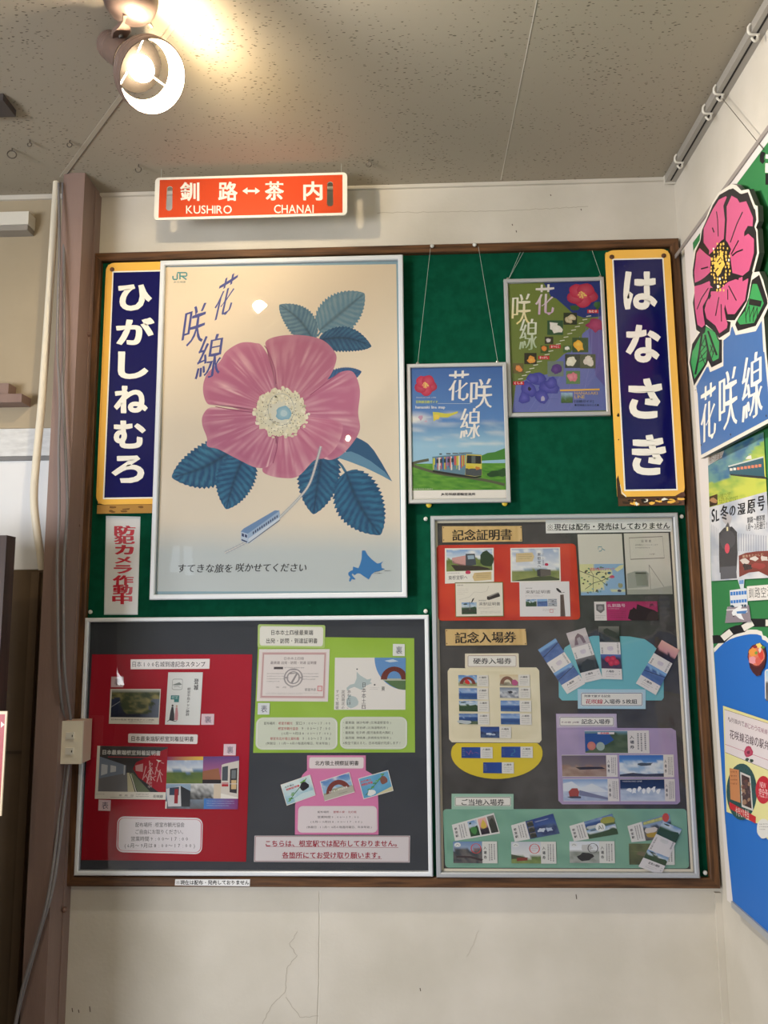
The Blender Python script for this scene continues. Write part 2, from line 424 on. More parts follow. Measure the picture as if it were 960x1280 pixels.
for z in (WZ0, WZ1-.05): box(bm, XL-.078, XL-.032, WY0, WY1, z, z+.05)
struct(obj('window_2', bm, M['silver2']))
struct(obj('ceiling', boxm(XL-.1, XW+.1, YR-.1, 0.1, CEIL, CEIL+.1), M['ceiling']))
M['floor'] = mottled('grey_floor_tiles', c(120, 112, 104), c(140, 132, 124), 4, 0.45)
struct(obj('floor', boxm(XL-.1, XW+.1, YR-.1, 0.1, -0.1, 0), M['floor']))
# rear wall with a wide glazed front, well behind the camera
bm = bmesh.new()
box(bm, XL, -2.62, YR-.1, YR, 0, CEIL); box(bm, -2.25, XW, YR-.1, YR, 0, CEIL)
box(bm, -2.62, -2.25, YR-.1, YR, 0, 1.95); box(bm, -2.62, -2.25, YR-.1, YR, 2.40, CEIL)
struct(obj('wall_rear', bm, M['plaster']))
bm = bmesh.new()
for x in (-2.62, -2.45, -2.29): box(bm, x, x+.04, YR-.07, YR-.02, 1.95, 2.40)
for z in (1.95, 2.36): box(bm, -2.62, -2.25, YR-.068, YR-.022, z, z+.04)
struct(obj('window_1', bm, M['silver2']))
# narrow cornice strip along the top of the wall
struct(obj('trim_1', boxm(-1.00, XW-.001, -0.010, -0.0002, CEIL-.012, CEIL-.0005), M['plaster'], bevel=.002))
struct(obj('trim_2', boxm(XL+.01, -1.12, -0.012, -0.0002, CEIL-.016, CEIL-.0005), M['plaster'], bevel=.002))
# ceiling joint running away from the wall and the flat moulding along it
p, q = onZ(630, 205, CEIL), onZ(675, 0, CEIL)
struct(obj('trim_3', boxm(p.x-.0011, p.x+.0011, -2.2, -0.02, CEIL-.0008, CEIL-.0001), M['plaster']))
# corner post between the boards and the right wall, under the board
struct(obj('trim_4', boxm(XW-.018, XW-.0002, -0.012, -0.0002, 0.05, onY(890, 1112, 0).z-.005), M['plaster'], bevel=.003))
# plaster seam and cracks of the wall
A = artY(-0.0004); A.px()
crk = c(150, 142, 130)
def crack(pts, wd, col, seed, n=6, j=.8):
    rnd = random.Random(seed); out = []
    for a, b_ in zip(pts, pts[1:]):
        for k in range(n): out.append((a[0]+(b_[0]-a[0])*k/n+rnd.uniform(-j, j), a[1]+(b_[1]-a[1])*k/n+rnd.uniform(-j, j)))
    A.line(out+[pts[-1]], wd, col)
crack([(472, 266), (560, 265), (640, 263), (700, 260), (735, 258)], 0.7, c(176, 168, 154), 1, 14, .7)
crack([(399, 1113), (398.5, 1180), (398, 1230), (396, 1280)], 0.9, c(168, 160, 148), 2, 10, .35)
crack([(400, 1113), (399.8, 1180), (399.3, 1230), (397.3, 1280)], 1.1, c(226, 222, 212), 3, 10, .3)
crack([(372, 1165), (362, 1180), (371, 1195), (358, 1210), (357, 1240), (340, 1256), (328, 1280)], 0.6, c(170, 162, 150), 4)
crack([(357, 1246), (375, 1272), (398, 1270)], 0.6, c(170, 162, 150), 5)
crack([(598, 1163), (592, 1180), (583, 1196)], 0.5, c(180, 172, 160), 6)
for x, y, l in ((90, 1260, 5), (98, 1262, 4), (112, 1258, 7), (525, 1235, 4), (720, 1118, 6), (645, 288, 2.5), (640, 280, 2), (688, 243, 2), (726, 261, 2)):
    A.line([(x, y), (x+.8, y+l)], 1.1, c(96, 86, 76))
struct(A.build('trim_5', M['paper']))
# mauve wooden post in front of the wall
PF = -0.125
pxl = onY(58, 640, PF).x; pxr = onY(86, 640, PF).x
struct(obj('trim_6', boxm(pxl, pxr, PF, -0.0005, 0, CEIL-.0005), M['pillar'], bevel=.006))
pwr = onY(127, 250, 0).x
struct(obj('trim_7', boxm(pxr+.0005, pwr, -0.045, -0.0005, 0, CEIL-.012), M['pillar'], bevel=.003))
# ------------------------------------------------------------------ framed pictures
def rect_from(q, Y):
    P = [onY(x, y, Y) for x, y in q]     # TL TR BR BL
    return ((P[0].x+P[3].x)/2, (P[1].x+P[2].x)/2, (P[2].z+P[3].z)/2, (P[0].z+P[1].z)/2)
def rails(R, w, yb, yf, mat, parent, name='frame_rail', ch=0.003, mats=None):
    x0, x1, z0, z1 = R
    o = [(x0, z1), (x1, z1), (x1, z0), (x0, z0)]; i = [(x0+w, z1-w), (x1-w, z1-w), (x1-w, z0+w), (x0+w, z0+w)]
    oc = [(x0+ch, z1-ch), (x1-ch, z1-ch), (x1-ch, z0+ch), (x0+ch, z0+ch)]
    ic = [(x0+w-ch, z1-w+ch), (x1-w+ch, z1-w+ch), (x1-w+ch, z0+w-ch), (x0+w-ch, z0+w-ch)]
    for k in range(4):
        j = (k+1) % 4; bm = bmesh.new(); g = 0.00012
        def P(p, y): return bm.verts.new((p[0], y, p[1]))
        ring = []
        for a in (k, j):
            s = 1 if a == k else -1
            tx, tz = ((g*s, 0), (0, -g*s), (-g*s, 0), (0, g*s))[k]
            sh = lambda p: (p[0]+tx, p[1]+tz)
            ring.append([P(sh(o[a]), yb), P(sh(o[a]), yf+ch), P(sh(oc[a]), yf), P(sh(ic[a]), yf), P(sh(i[a]), yf+ch), P(sh(i[a]), yb)])
        for t in range(6): bm.faces.new((ring[0][t], ring[0][(t+1) % 6], ring[1][(t+1) % 6], ring[1][t]))
        bm.faces.new(ring[0]); bm.faces.new(ring[1][::-1])
        obj(name, bm, (mats or (mat, mat, mat, mat))[k], parent)
def inner(R, w): return (R[0]+w, R[1]-w, R[2]+w, R[3]-w)
def slab(name, R, yb, yf, mat, parent): return obj(name, boxm(R[0], R[1], yf, yb, R[2], R[3]), mat, parent)

# the big green notice board
BR_ = rect_from([(117,317),(850.5,296),(899,1111),(79,1108.5)], -0.030)
BR_ = (BR_[0], min(BR_[1], XW-.004), BR_[2], BR_[3])
t = thing('notice_board', 'wide green felt notice board in a brown wooden frame on the cream wall', 'notice board', ((BR_[0]+BR_[1])/2, 0, BR_[2]))
def fix(parent):
    """children are built in room coordinates; keep them there under a moved Empty"""
    for ch in bpy.data.objects:
        if ch.parent is parent and not ch.get('_f'):
            ch.matrix_parent_inverse = Matrix.Translation(-Vector(parent.location)); ch['_f'] = 1
BW = 0.027
slab('felt_panel', inner(BR_, BW*.6), -0.0005, -0.012, M['felt'], t)
rails(BR_, BW, -0.0005, -0.030, M['wood'], t, 'frame_rail', .003, (M['woodh'], M['wood'], M['woodh'], M['wood']))
fix(t)
BI = inner(BR_, BW)

# ------------------------------------------------------------------ enamel station signs
ENY = c(238, 184, 82); NAVY = c(12, 12, 78); ENW = c(236, 232, 222)
def station_sign(R, yb, yf, kana, label, rusty):
    """kana: (character, box in photograph pixels)"""
    x0, x1, z0, z1 = R; W, H = x1-x0, z1-z0
    t = thing('station_sign', label, 'sign', ((x0+x1)/2, yb, z0))
    def at(px, py): return Vector((x0+px*W, yf, z1-py*H))
    A = Art(at, (0, -1, 0)); fl = 0.030
    A.rect(.105, .035, .895, .945, ENW); A.rect(.125, .0405, .875, .9395, NAVY)
    A.at = lambda px, py: onY(px, py, yf); A.px()
    for ch, b_ in kana:
        A.text(ch, *b_, ENW, bold=.036, res=4, same=(ch != kana[0][0]))
    A.at = at
    if rusty:
        rnd = random.Random(4)
        A.poly([(0, .90), (.03, .885), (.055, .93), (.06, .955), (.13, .968), (0, .968)], c(70, 44, 36))
        A.poly([(.85, .966), (.94, .953), (.99, .95), (1, .968)], c(84, 52, 40))
        A.line([(.05, .92), (.07, .95), (.13, .966)], .006, ENW)
        A.blob(.075, .655, .022, .008, c(52, 34, 28), 9, .3, 3); A.blob(.06, .75, .012, .003, c(90, 60, 40), 7, .3, 4)
    else:
        A.line([(.02, .06), (.02, .9)], .006, c(214, 150, 60))
    out = rr(0, 0, 1, .966, .13, .13*W/H)
    A.build('sign_face', M['enamel'], t, out, yb-yf-.004 if False else .004, ENY)
    # folded back edge and the lower lip
    bm = boxm(x0+.004, x1-.004, yf+.0045, yb-.0002, z0+H*.034+.004, z1-.004); obj('folded_rim', bm, M['enamel_side'], t)
    A2 = Art(at, (0, -1, 0)); A2.at = lambda px, py: Vector((x0+px*W, yf+.003, z1-py*H))
    rnd = random.Random(8)
    if rusty:
        for k in range(26):
            u = rnd.uniform(.1, .95); A2.blob(u, rnd.uniform(.975, .994), rnd.uniform(.02, .07), rnd.uniform(.003, .007), rnd.choice([ENY, c(60, 40, 34), c(120, 80, 46), c(40, 28, 28), ENW]), 8, .4, k)
    else:
        for k in range(7): A2.blob(rnd.uniform(.05, .95), rnd.uniform(.975, .994), rnd.uniform(.03, .1), .004, c(120, 84, 44), 8, .4, k)
    A2.build('lower_lip', M['enamel'], t, [(.015, .9665), (.985, .9665), (.985, 1), (.015, 1)], .004, c(86, 56, 42) if rusty else c(176, 132, 66))
    for u in (.10, .90):
        p = Vector((x0+u*W, yf, z1-.022)); obj('screw', lathe([(0, .0075), (.002, .007), (.0035, .004), (.0036, 0)], p, (0, -1, 0), 12), M['rust'], t)
    fix(t)
M['enamel_side'] = plain('enamelled_edge', ENY, .25)
z = (120, 320, 8.0); z2 = (115, 470, 4.129)
def zb(z_, x0, y0, x1, y1): return (z_[0]+x0/z_[2], z_[1]+y0/z_[2], z_[0]+x1/z_[2], z_[1]+y1/z_[2])
Ys = -0.030
Lq = [(133, 328.5), (213.5, 327), (204, 641), (119, 642)]
R = rect_from(Lq, Ys); wS = 0.2012; R = (R[0], R[0]+wS, R[2], R[3])
station_sign(R, -0.0125, Ys, [('ひ', zb(z, 222, 283, 560, 548)), ('が', zb(z, 200, 615, 585, 890)), ('し', zb(z, 218, 955, 525, 1230)),
    ('ね', zb(z2, 112, 50, 288, 192)), ('む', zb(z2, 112, 230, 278, 375)), ('ろ', zb(z2, 100, 410, 270, 552))],
    'navy and yellow vertical enamel station sign reading ひがしねむろ, left of the big poster', False)
z = (750, 300, 7.11); z2 = (750, 460, 6.737); Ys = -0.046
R = rect_from([(756.5, 314), (837.5, 310), (857, 631), (772, 632.6)], Ys)
station_sign(R, -0.0275, Ys, [('は', zb(z, 208, 278, 510, 620)), ('な', zb(z, 228, 752, 540, 1090)), ('さ', zb(z2, 240, 85, 525, 428)), ('き', zb(z2, 268, 560, 558, 903))],
    'navy and yellow vertical enamel station sign reading はなさき, rusted along its bottom edge', True)

# orange train destination plate hung from the ceiling
Yo = -0.135
R = rect_from([(193.5, 219), (434, 218.5), (434, 271.5), (193, 272.5)], Yo)
x0, x1, z0, z1 = R; W, H = x1-x0, z1-z0
t = thing('destination_plate', 'orange and white train destination plate reading 釧路 to 茶内, hung above the board', 'sign', ((x0+x1)/2, Yo, z0))
ORG = c(205, 72, 36)
def plate_piece(A, name, outline, col):
    pass
# plate with two real slots: outer outline bridged around each slot
def slot(cx): return [(cx+.0165*math.cos(a), .5+(-.22 if math.sin(a) < 0 else .22)+.0165*W/H*math.sin(a)) for a in [math.radians(d) for d in range(0, 360, 30)]]
def holed(A, outer, holes, col, lift):
    loops = [[Vector((u, v, 0)) for u, v in outer]] + [[Vector((u, v, 0)) for u, v in h[::-1]] for h in holes]
    tris = tessellate_polygon(loops); pts = [q for l in loops for q in l]
    A.k = lift-1; A.add([(q.x, q.y) for q in pts], [tuple(t_) for t_ in tris], col)
outer = rr(0, 0, 1, 1, .022, .10, 4); holes = [slot(.078), slot(.912)]
at = lambda u, v: Vector((x0+u*W, Yo, z1-v*H))
A = Art(at, (0, -1, 0))
holed(A, outer, holes, ENW, 1); bk = Art(at, (0, 1, 0)); bk.k = 0
holed(A, [(.024, .055), (.976, .055), (.976, .945), (.024, .945)], holes, ORG, 4)
A.k = 6
A.at = lambda px, py: onY(px, py, Yo); A.view(180, 205, 3.5556)
for ch, b_ in (('釧', (160, 80, 246, 165)), ('路', (330, 78, 416, 164)), ('茶', (537, 77, 622, 162)), ('内', (708, 77, 794, 162))): A.text(ch, *b_, ENW, bold=.028, res=3, same=ch != '釧')
A.text('KUSHIRO', 187, 184, 390, 221, ENW, bold=.008, res=3, same=True); A.text('CHANAI', 578, 181, 754, 219, ENW, bold=.008, res=3, same=True)
A.poly([(437, 120), (460, 104), (460, 115), (494, 115), (494, 104), (516, 120), (494, 135), (494, 125), (460, 125), (460, 135)], ENW, True)
A.at = at; A.px()
# back face and the edges, outer and inside the slots
TH = .004; b0 = len(A.v)
loops = [outer]+[h for h in holes]; vv = [at(u, v)+Vector((0, TH, 0)) for l in loops for u, v in l]; ff = [at(u, v) - Vector((0, LAYER, 0)) for l in loops for u, v in l]
tr = tessellate_polygon([[Vector((u, v, 0)) for u, v in outer]]+[[Vector((u, v, 0)) for u, v in h[::-1]] for h in holes])
bpts = [at(q[0], q[1])+Vector((0, TH, 0)) for q in outer] + [at(q[0], q[1])+Vector((0, TH, 0)) for h in holes for q in h[::-1]]
b0 = len(A.v); A.v += bpts
for t_ in tr: A.f.append(tuple(i+b0 for i in t_)); A.c.append([ENW]*3)
for l in loops:
    b0 = len(A.v); n = len(l); A.v += [at(u, v)-Vector((0, LAYER, 0)) for u, v in l] + [at(u, v)+Vector((0, TH, 0)) for u, v in l]
    for i in range(n): j = (i+1) % n; A.f.append((b0+i, b0+j, b0+n+j, b0+n+i)); A.c.append([ENW]*4)
A.build('plate', M['painted'], t)
# its hanging strings
for u, hx, hy in ((.03, 172, 214), (.97, 461, 207)):
    p = at(u, .02)+Vector((0, .002, 0)); h = onZ(hx, hy, CEIL-.012)
    obj('hanging_string', tubem([p, (h.x, Yo+.03, CEIL-.012)] if False else [p, (p.x, p.y, CEIL-.0005)], .0005, 5), M['string'], t)
fix(t)

# ------------------------------------------------------------------ big framed poster with the pink flower
PYB, PYF = -0.0365, -0.056
PR = rect_from([(199.5, 323.5), (504, 319.6), (508.7, 747.4), (187, 749)], PYF)
t = thing('framed_poster', 'large white framed poster of a pink flower with blue leaves and a small train', 'poster', ((PR[0]+PR[1])/2, PYB, PR[2]))
FW = .0155
rails(PR, FW, PYB, PYF, M['white_alu'], t, 'frame_rail', .003)
PI = inner(PR, FW)
slab('backing_board', (PI[0]+.0003, PI[1]-.0003, PI[2]+.0003, PI[3]-.0003), PYB, PYB-.006, plain('pale_blue_mount', c(136, 166, 180), .6), t)
Yp = PYB-.0068
A = artY(Yp); A.view(180, 310, 2.8235)
cream, low = c(214, 200, 178), c(176, 188, 192)
PQ = [(78, 68), (890, 57), (908, 1212), (45, 1212)]     # the printed sheet
A.quad(vw((180, 310, 2.8235), PQ))
def bgf(u, v):
    n = fb(u, v, 2.5, 1)*.05
    if v < .78: return mixc(c(226, 208, 182), c(222, 210, 192), v/.78+n)
    return mixc(c(222, 210, 192), c(186, 194, 196), (v-.78)/.10+n)  # greyer foot: print fade with the light's lower boundary painted in
A.mosaic(.0, .0, 1, 1, 14, 60, bgf)
V1 = (180, 310, 2.8235)
A.view(*V1)
# leaves: outline from base to tip along both edges, toothed, with veins
def leaf(base, tip, wl, wr, ca, cb, seed, bend=0.0, teeth=17):
    b_, tp = Vector(base), Vector(tip); d = tp-b_; Ln = d.length; d.normalize(); nrm = Vector((-d.y, d.x))
    NS = teeth*4; ctr = [b_+d*Ln*(k/NS)+nrm*bend*Ln*math.sin(math.pi*k/NS) for k in range(NS+1)]
    def width(s, wd): return wd*Ln*1.95*(s**.52)*((1-s)**.80) if 0 < s < 1 else 0
    J = 7; pts, cols, fs = [], [], []
    rnd = random.Random(seed)
    for side, wd in ((1, wl), (-1, wr)):
        o = len(pts)
        for k in range(NS+1):
            s = k/NS; tooth = 1+.13*((k % 4)/3.0-.45); W_ = width(s, wd)*tooth
            for j in range(J+1):
                e = j/J; sk = -.10*Ln*e*math.sin(math.pi*s)
                q = ctr[k]+nrm*side*W_*e + d*(-sk)*.35
                ph = (s*teeth*.62 - e*1.6)*math.pi*2 + fb(q.x*.01, q.y*.01, 2, seed)*2.0
                vv_ = .5+.5*math.sin(ph); vv_ = vv_*(.35+.65*min(1, e*2))*min(1, (1-e)*3+.3)
                q2 = fb(q.x*.012, q.y*.012, 2, seed+3)*.25
                pts.append((q.x, q.y)); cols.append(mul(mixc(ca, cb, vv_*.75+q2), (.60 if e < .08 else 1.0)))
        for k in range(NS):
            for j in range(J):
                a = o+k*(J+1)+j; fs.append((a, a+1, a+J+2, a+J+1))
    A.add(pts, fs, cols)
LA, LB = c(22, 72, 112), c(62, 128, 158)
A.line([(612, 312), (640, 272)], 6, c(72, 116, 136)); A.line([(672, 742), (698, 768), (718, 800)], 9, c(56, 104, 136))
leaf((618, 292), (778, 160), .40, .42, c(88, 126, 146), c(126, 150, 158), 11)
leaf((616, 325), (803, 347), .32, .26, c(26, 70, 104), c(54, 106, 138), 12, -.10)
leaf((630, 478), (768, 436), .26, .3, c(28, 72, 120), c(46, 100, 150), 13)
leaf((600, 330), (478, 200), .34, .36, c(66, 104, 128), c(112, 142, 152), 14, .08)
leaf((330, 700), (98, 810), .36, .38, LA, LB, 15, -.06)
leaf((360, 720), (290, 922), .38, .40, LA, c(56, 124, 158), 16, .03)
leaf((632, 690), (598, 940), .36, .36, LA, c(52, 118, 152), 17, .0)
leaf((712, 790), (834, 1013), .40, .42, LA, c(50, 120, 156), 18, .05)
# folded leaf on the right: dark upper side and pale turned-over side
A.poly([(730, 675), (750, 668), (770, 678), (790, 690), (812, 715), (840, 760), (876, 824), (850, 800), (810, 772), (770, 752), (700, 712)], c(36, 84, 124))
A.poly([(676, 738), (700, 722), (730, 718), (760, 730), (800, 752), (850, 790), (876, 824), (840, 804), (780, 775), (720, 752)], c(92, 136, 166))
# petals: fans from the flower's heart, streaked
HX, HY = 488, 585
def petal(out, seed, deep, pale, edge=.93):
    pts_ = smooth_path([Vector((x, y, 0)) for x, y in out]+[Vector((out[0][0], out[0][1], 0))], 6)[:-1]; n = len(pts_); Jn = 12; pts, cols, fs = [], [], []
    for k in range(n+1):
        q = pts_[k % n]
        ang = math.atan2(q.y-HY, q.x-HX)
        for j in range(Jn+1):
            e = j/Jn; x, y = HX+(q.x-HX)*e, HY+(q.y-HY)*e
            rad = math.hypot(x-HX, y-HY)
            st = noise.noise(Vector((ang*16, rad*.006, seed)))*.75 + noise.noise(Vector((ang*38, rad*.012, seed+5)))*.45
            hi = max(0, st)*max(0, min(1, (rad-110)/70))*max(0, min(1, (290-rad)/60))
            core = max(0, 1-abs(rad-105)/45)
            col = mixc(deep, pale, .10+hi*1.25+core*(.18+.6*st)+(.14 if e > edge else 0))
            col = mixc(col, c(150, 72, 106), max(0, -st)*.35)
            pts.append((x, y)); cols.append(col)
    for k in range(n):
        for j in range(Jn):
            a = k*(Jn+1)+j; fs.append((a, a+1, a+Jn+2, a+Jn+1))
    A.add(pts, fs, cols)
deep, pale = c(170, 84, 124), c(226, 184, 190)
# right petal, lower petal, left petal, top left, top
petal([(HX, HY), (560, 470), (645, 465), (700, 436), (740, 440), (762, 500), (756, 580), (762, 640), (735, 690), (690, 735), (640, 745), (560, 690)], 21, deep, pale)
petal([(HX, HY), (620, 600), (690, 615), (701, 645), (680, 700), (640, 740), (600, 750), (545, 805), (490, 812), (430, 798), (420, 770), (465, 690)], 22, c(178, 92, 128), pale)
petal([(HX, HY), (400, 575), (300, 570), (235, 563), (208, 590), (206, 625), (222, 670), (224, 700), (262, 710), (330, 745), (395, 775), (440, 770), (466, 730), (465, 660)], 23, deep, pale)
petal([(HX, HY), (465, 440), (420, 350), (390, 335), (340, 335), (290, 365), (268, 400), (222, 445), (208, 500), (225, 550), (270, 552), (380, 580)], 24, deep, pale)
petal([(HX, HY), (462, 460), (440, 370), (430, 330), (480, 310), (560, 308), (630, 325), (672, 365), (678, 400), (650, 460), (580, 520)], 25, c(170, 88, 122), c(216, 174, 180))
for pts_ in ([(466, 480), (462, 430), (440, 368), (425, 345)], [(400, 582), (330, 574), (252, 560)], [(462, 660), (470, 700), (455, 760)], [(585, 520), (640, 478), (690, 440)]):
    A.line(smooth_path([Vector((x, y, 0)) for x, y in pts_], 5) and [(q.x, q.y) for q in smooth_path([Vector((x, y, 0)) for x, y in pts_], 5)], 3, c(146, 70, 104))
# the heart: a frill of pale stamens with dots
A.blob(484, 582, 92, 84, c(212, 204, 176), 46, .09, 31, c(206, 206, 196)); rnd = random.Random(32)
k0 = A.k
for k in range(150):
    A.k = k0+k % 6; a = rnd.uniform(0, 2*math.pi); r_ = rnd.uniform(40, 98)
    A.blob(484+r_*math.cos(a), 582+r_*.92*math.sin(a), rnd.uniform(4, 7), rnd.uniform(4, 7), rnd.choice([c(222, 214, 186), c(206, 198, 170), c(226, 220, 198)]), 6, .1, k, same=False)
A.k = k0+7
for k in range(120):
    a = rnd.uniform(0, 2*math.pi); r_ = rnd.uniform(34, 96); A.blob(484+r_*math.cos(a), 582+r_*.92*math.sin(a), 1.7, 2.0, rnd.choice([c(96, 92, 84), c(120, 104, 84), c(90, 100, 112)]), 5, .2, k, same=k > 0)
A.blob(493, 583, 27, 24, c(120, 164, 186), 14, .18, 33, c(170, 196, 204)); A.blob(494, 583, 12, 11, c(176, 198, 204), 9, .15, 34)
A.line([(484+46*math.cos(a), 570+56*math.sin(a)) for a in [k*.21 for k in range(30)]], 1.4, c(140, 150, 150), closed=True)
# railway line, train
def bez(P, n=24): return [(q.x, q.y) for q in smooth_path([Vector((x, y, 0)) for x, y in P], n//(len(P)-1))]
trk = bez([(624, 700), (612, 745), (585, 830), (545, 885), (480, 950), (440, 985), (360, 1038), (285, 1076)], 56)
A.k = k0+9; A.line(trk, 8.5, c(204, 202, 196))
for off in (-4.2, 4.2):
    A.line([(x+off*.6, y+off*.55) for x, y in trk], 1.2, c(104, 122, 152), same=off > 0)
for k in range(2, len(trk)-1, 1):
    x, y = trk[k]; tx, ty = trk[k][0]-trk[k-1][0], trk[k][1]-trk[k-1][1]; l = math.hypot(tx, ty) or 1
    A.line([(x-ty/l*9, y+tx/l*9), (x+ty/l*9, y-tx/l*9)], .8, c(130, 144, 168), same=k > 2)
A.poly([(342, 1000), (352, 990), (462, 926), (478, 926), (480, 946), (474, 962), (380, 1038), (366, 1042), (342, 1032)], c(150, 172, 200))
A.poly([(342, 1000), (352, 990), (462, 926), (478, 928), (374, 1003), (366, 1008)], c(104, 136, 178))
A.poly([(342, 1002), (366, 1010), (366, 1042), (342, 1033)], c(178, 194, 214))
A.poly([(368, 1026), (478, 950), (478, 958), (380, 1038), (368, 1042)], c(196, 206, 220))
for k in range(12): A.poly([(384+k*7.6, 1002-k*5.2), (388.5+k*7.6, 999-k*5.2), (388.5+k*7.6, 1008-k*5.2), (384+k*7.6, 1011-k*5.2)], c(50, 62, 96), same=k > 0)
for q in ([(345, 1006), (353, 1009), (353, 1020), (345, 1017)], [(356, 1010), (364, 1013), (364, 1023), (356, 1020)], [(344, 1027), (364, 1035), (364, 1040), (344, 1032)]): A.poly(q, c(46, 60, 100), same=True)
A.line([(368, 1042), (480, 960)], 2.5, c(66, 76, 110))
# lettering
VIO = c(66, 74, 140)
zz = (200, 330, 6.4)
A.view(*zz)
A.text('花', 445, 95, 600, 430, VIO, bold=-.016, xb=.032, res=3, shear=75, slope=-95)
A.text('咲', 185, 330, 365, 650, VIO, bold=-.016, xb=.032, res=3, shear=45, slope=-60, same=True)
A.text('線', 300, 565, 500, 915, VIO, bold=-.017, xb=.030, res=3, shear=50, slope=-40, same=True)
TEAL = c(70, 140, 144)
A.line([(104, 96), (104, 116), (110, 124), (132, 124), (138, 118), (138, 88), (140, 70), (208, 70), (214, 76), (214, 92), (208, 98), (158, 98)], 11, TEAL)
A.line([(160, 66), (160, 124)], 11, TEAL, same=False); A.line([(176, 98), (212, 126)], 11, TEAL)
A.text('JR北海道', 110, 138, 205, 153, c(96, 120, 120), bold=.01)
A.view(190, 620, 4.5714)
A.text('すてきな旅を', 148, 388, 460, 438, c(40, 42, 48), bold=.004, xb=.012, res=2, shear=8)
A.text('咲かせてください', 480, 384, 884, 434, c(40, 42, 48), bold=.004, xb=.012, res=2, shear=8, same=True)
A.view(380, 640, 6.857)
A.poly([(497, 330), (524, 330), (545, 368), (580, 405), (620, 436), (632, 442), (660, 434), (680, 420), (662, 446), (666, 480), (692, 488), (668, 498), (640, 506), (610, 512), (580, 535), (555, 578), (530, 562), (480, 528), (460, 526), (432, 542), (418, 528), (408, 536), (424, 556), (442, 576), (430, 580), (412, 574), (398, 596), (386, 594), (390, 570), (398, 560), (380, 540), (380, 520), (400, 505), (418, 498), (420, 468), (440, 474), (466, 482), (480, 450), (494, 400)], c(48, 116, 178))
A.text('KUSHIRO', 606, 520, 668, 530, c(60, 66, 80)); A.text('NEMURO', 690, 499, 746, 508, c(60, 66, 80), same=True)
A.line([(606, 514), (640, 508), (692, 489)], 2.5, c(40, 44, 60), same=True)
A.quad(vw(V1, PQ))
A.build('poster_print', M['poster'], t, UNIT, .0004, cream)
slab('acrylic_pane', (PI[0]+.0003, PI[1]-.0003, PI[2]+.0003, PI[3]-.0003), -.0510, -.0522, M['pane_wavy'], t)
fix(t)
# ------------------------------------------------------------------ two A3 posters
def mincho(A, chars, col, **k):
    first = True
    for ch, b_ in chars:
        A.text(ch, *b_[:4], col, bold=-.020, xb=.040, res=3, same=not first, slope=b_[4] if len(b_) > 4 else 0, shear=b_[5] if len(b_) > 5 else 0, **k); first = False
def small_poster(name, label, q, yb, yf, view, PQ, draw, strings):
    R = rect_from(q, yf); t = thing(name, label, 'poster', ((R[0]+R[1])/2, yb, R[2])); w_ = .0125
    rails(R, w_, yb, yf, M['silver'], t, 'frame_rail', .002); I = inner(R, w_)
    slab('backing_board', (I[0]+.0003, I[1]-.0003, I[2]+.0003, I[3]-.0003), yb, yb-.005, M['white_plastic'], t)
    A = artY(yb-.0056); A.quad(vw(view, PQ)); draw(A, view); A.quad(vw(view, PQ))
    A.build('poster_print', M['poster'], t, UNIT, .0004, WHITE)
    slab('acrylic_pane', (I[0]+.0003, I[1]-.0003, I[2]+.0003, I[3]-.0003), yf+.0040, yf+.0030, M['pane'], t)
    for (ax, ay), (bx, by) in strings:
        p = onY(ax, ay, yb); r_ = onY(bx, by, -.033)
        p.z = R[3]-.0005; p.y = (yb+yf)/2
        obj('hanging_string', tubem([p, (r_.x, p.y, BR_[3]-(.0285 if yf > -.03 else .015))], .0005, 5), M['string'], t)
    for ax in {a[0][0] for a in strings}:
        p = onY(ax, q[0][1], yf); p.y = (yb+yf)/2; p.z = R[3]
        obj('hanger_eye', lathe([(0, .005), (.003, .005), (.006, .003), (.008, 0)], p, (0, 0, 1), 10), M['metal'], t)
    fix(t); return t
def rose(A, x, y, rx, ry, col):
    for k, a in enumerate((0.2, 1.5, 2.75, 4.0, 5.2)):
        dx, dy = math.cos(a)*rx*.46, math.sin(a)*ry*.46; dk = mul(col, (.78, .95, .85, 1.0, .9)[k]); A.blob(x+dx, y+dy, rx*.56, ry*.56, dk, 14, .07, k+2, mixc(dk, c(230, 130, 150), .35))
    A.blob(x, y, rx*.34, ry*.34, c(206, 70, 96), 12, .2, 8, c(226, 150, 110)); rnd = random.Random(3)
    for k in range(16): a = rnd.uniform(0, 6.3); q = rnd.uniform(.05, .30); A.blob(x+rx*q*math.cos(a), y+ry*q*math.sin(a), rx*.06, ry*.06, c(236, 206, 110), 6, .3, k)
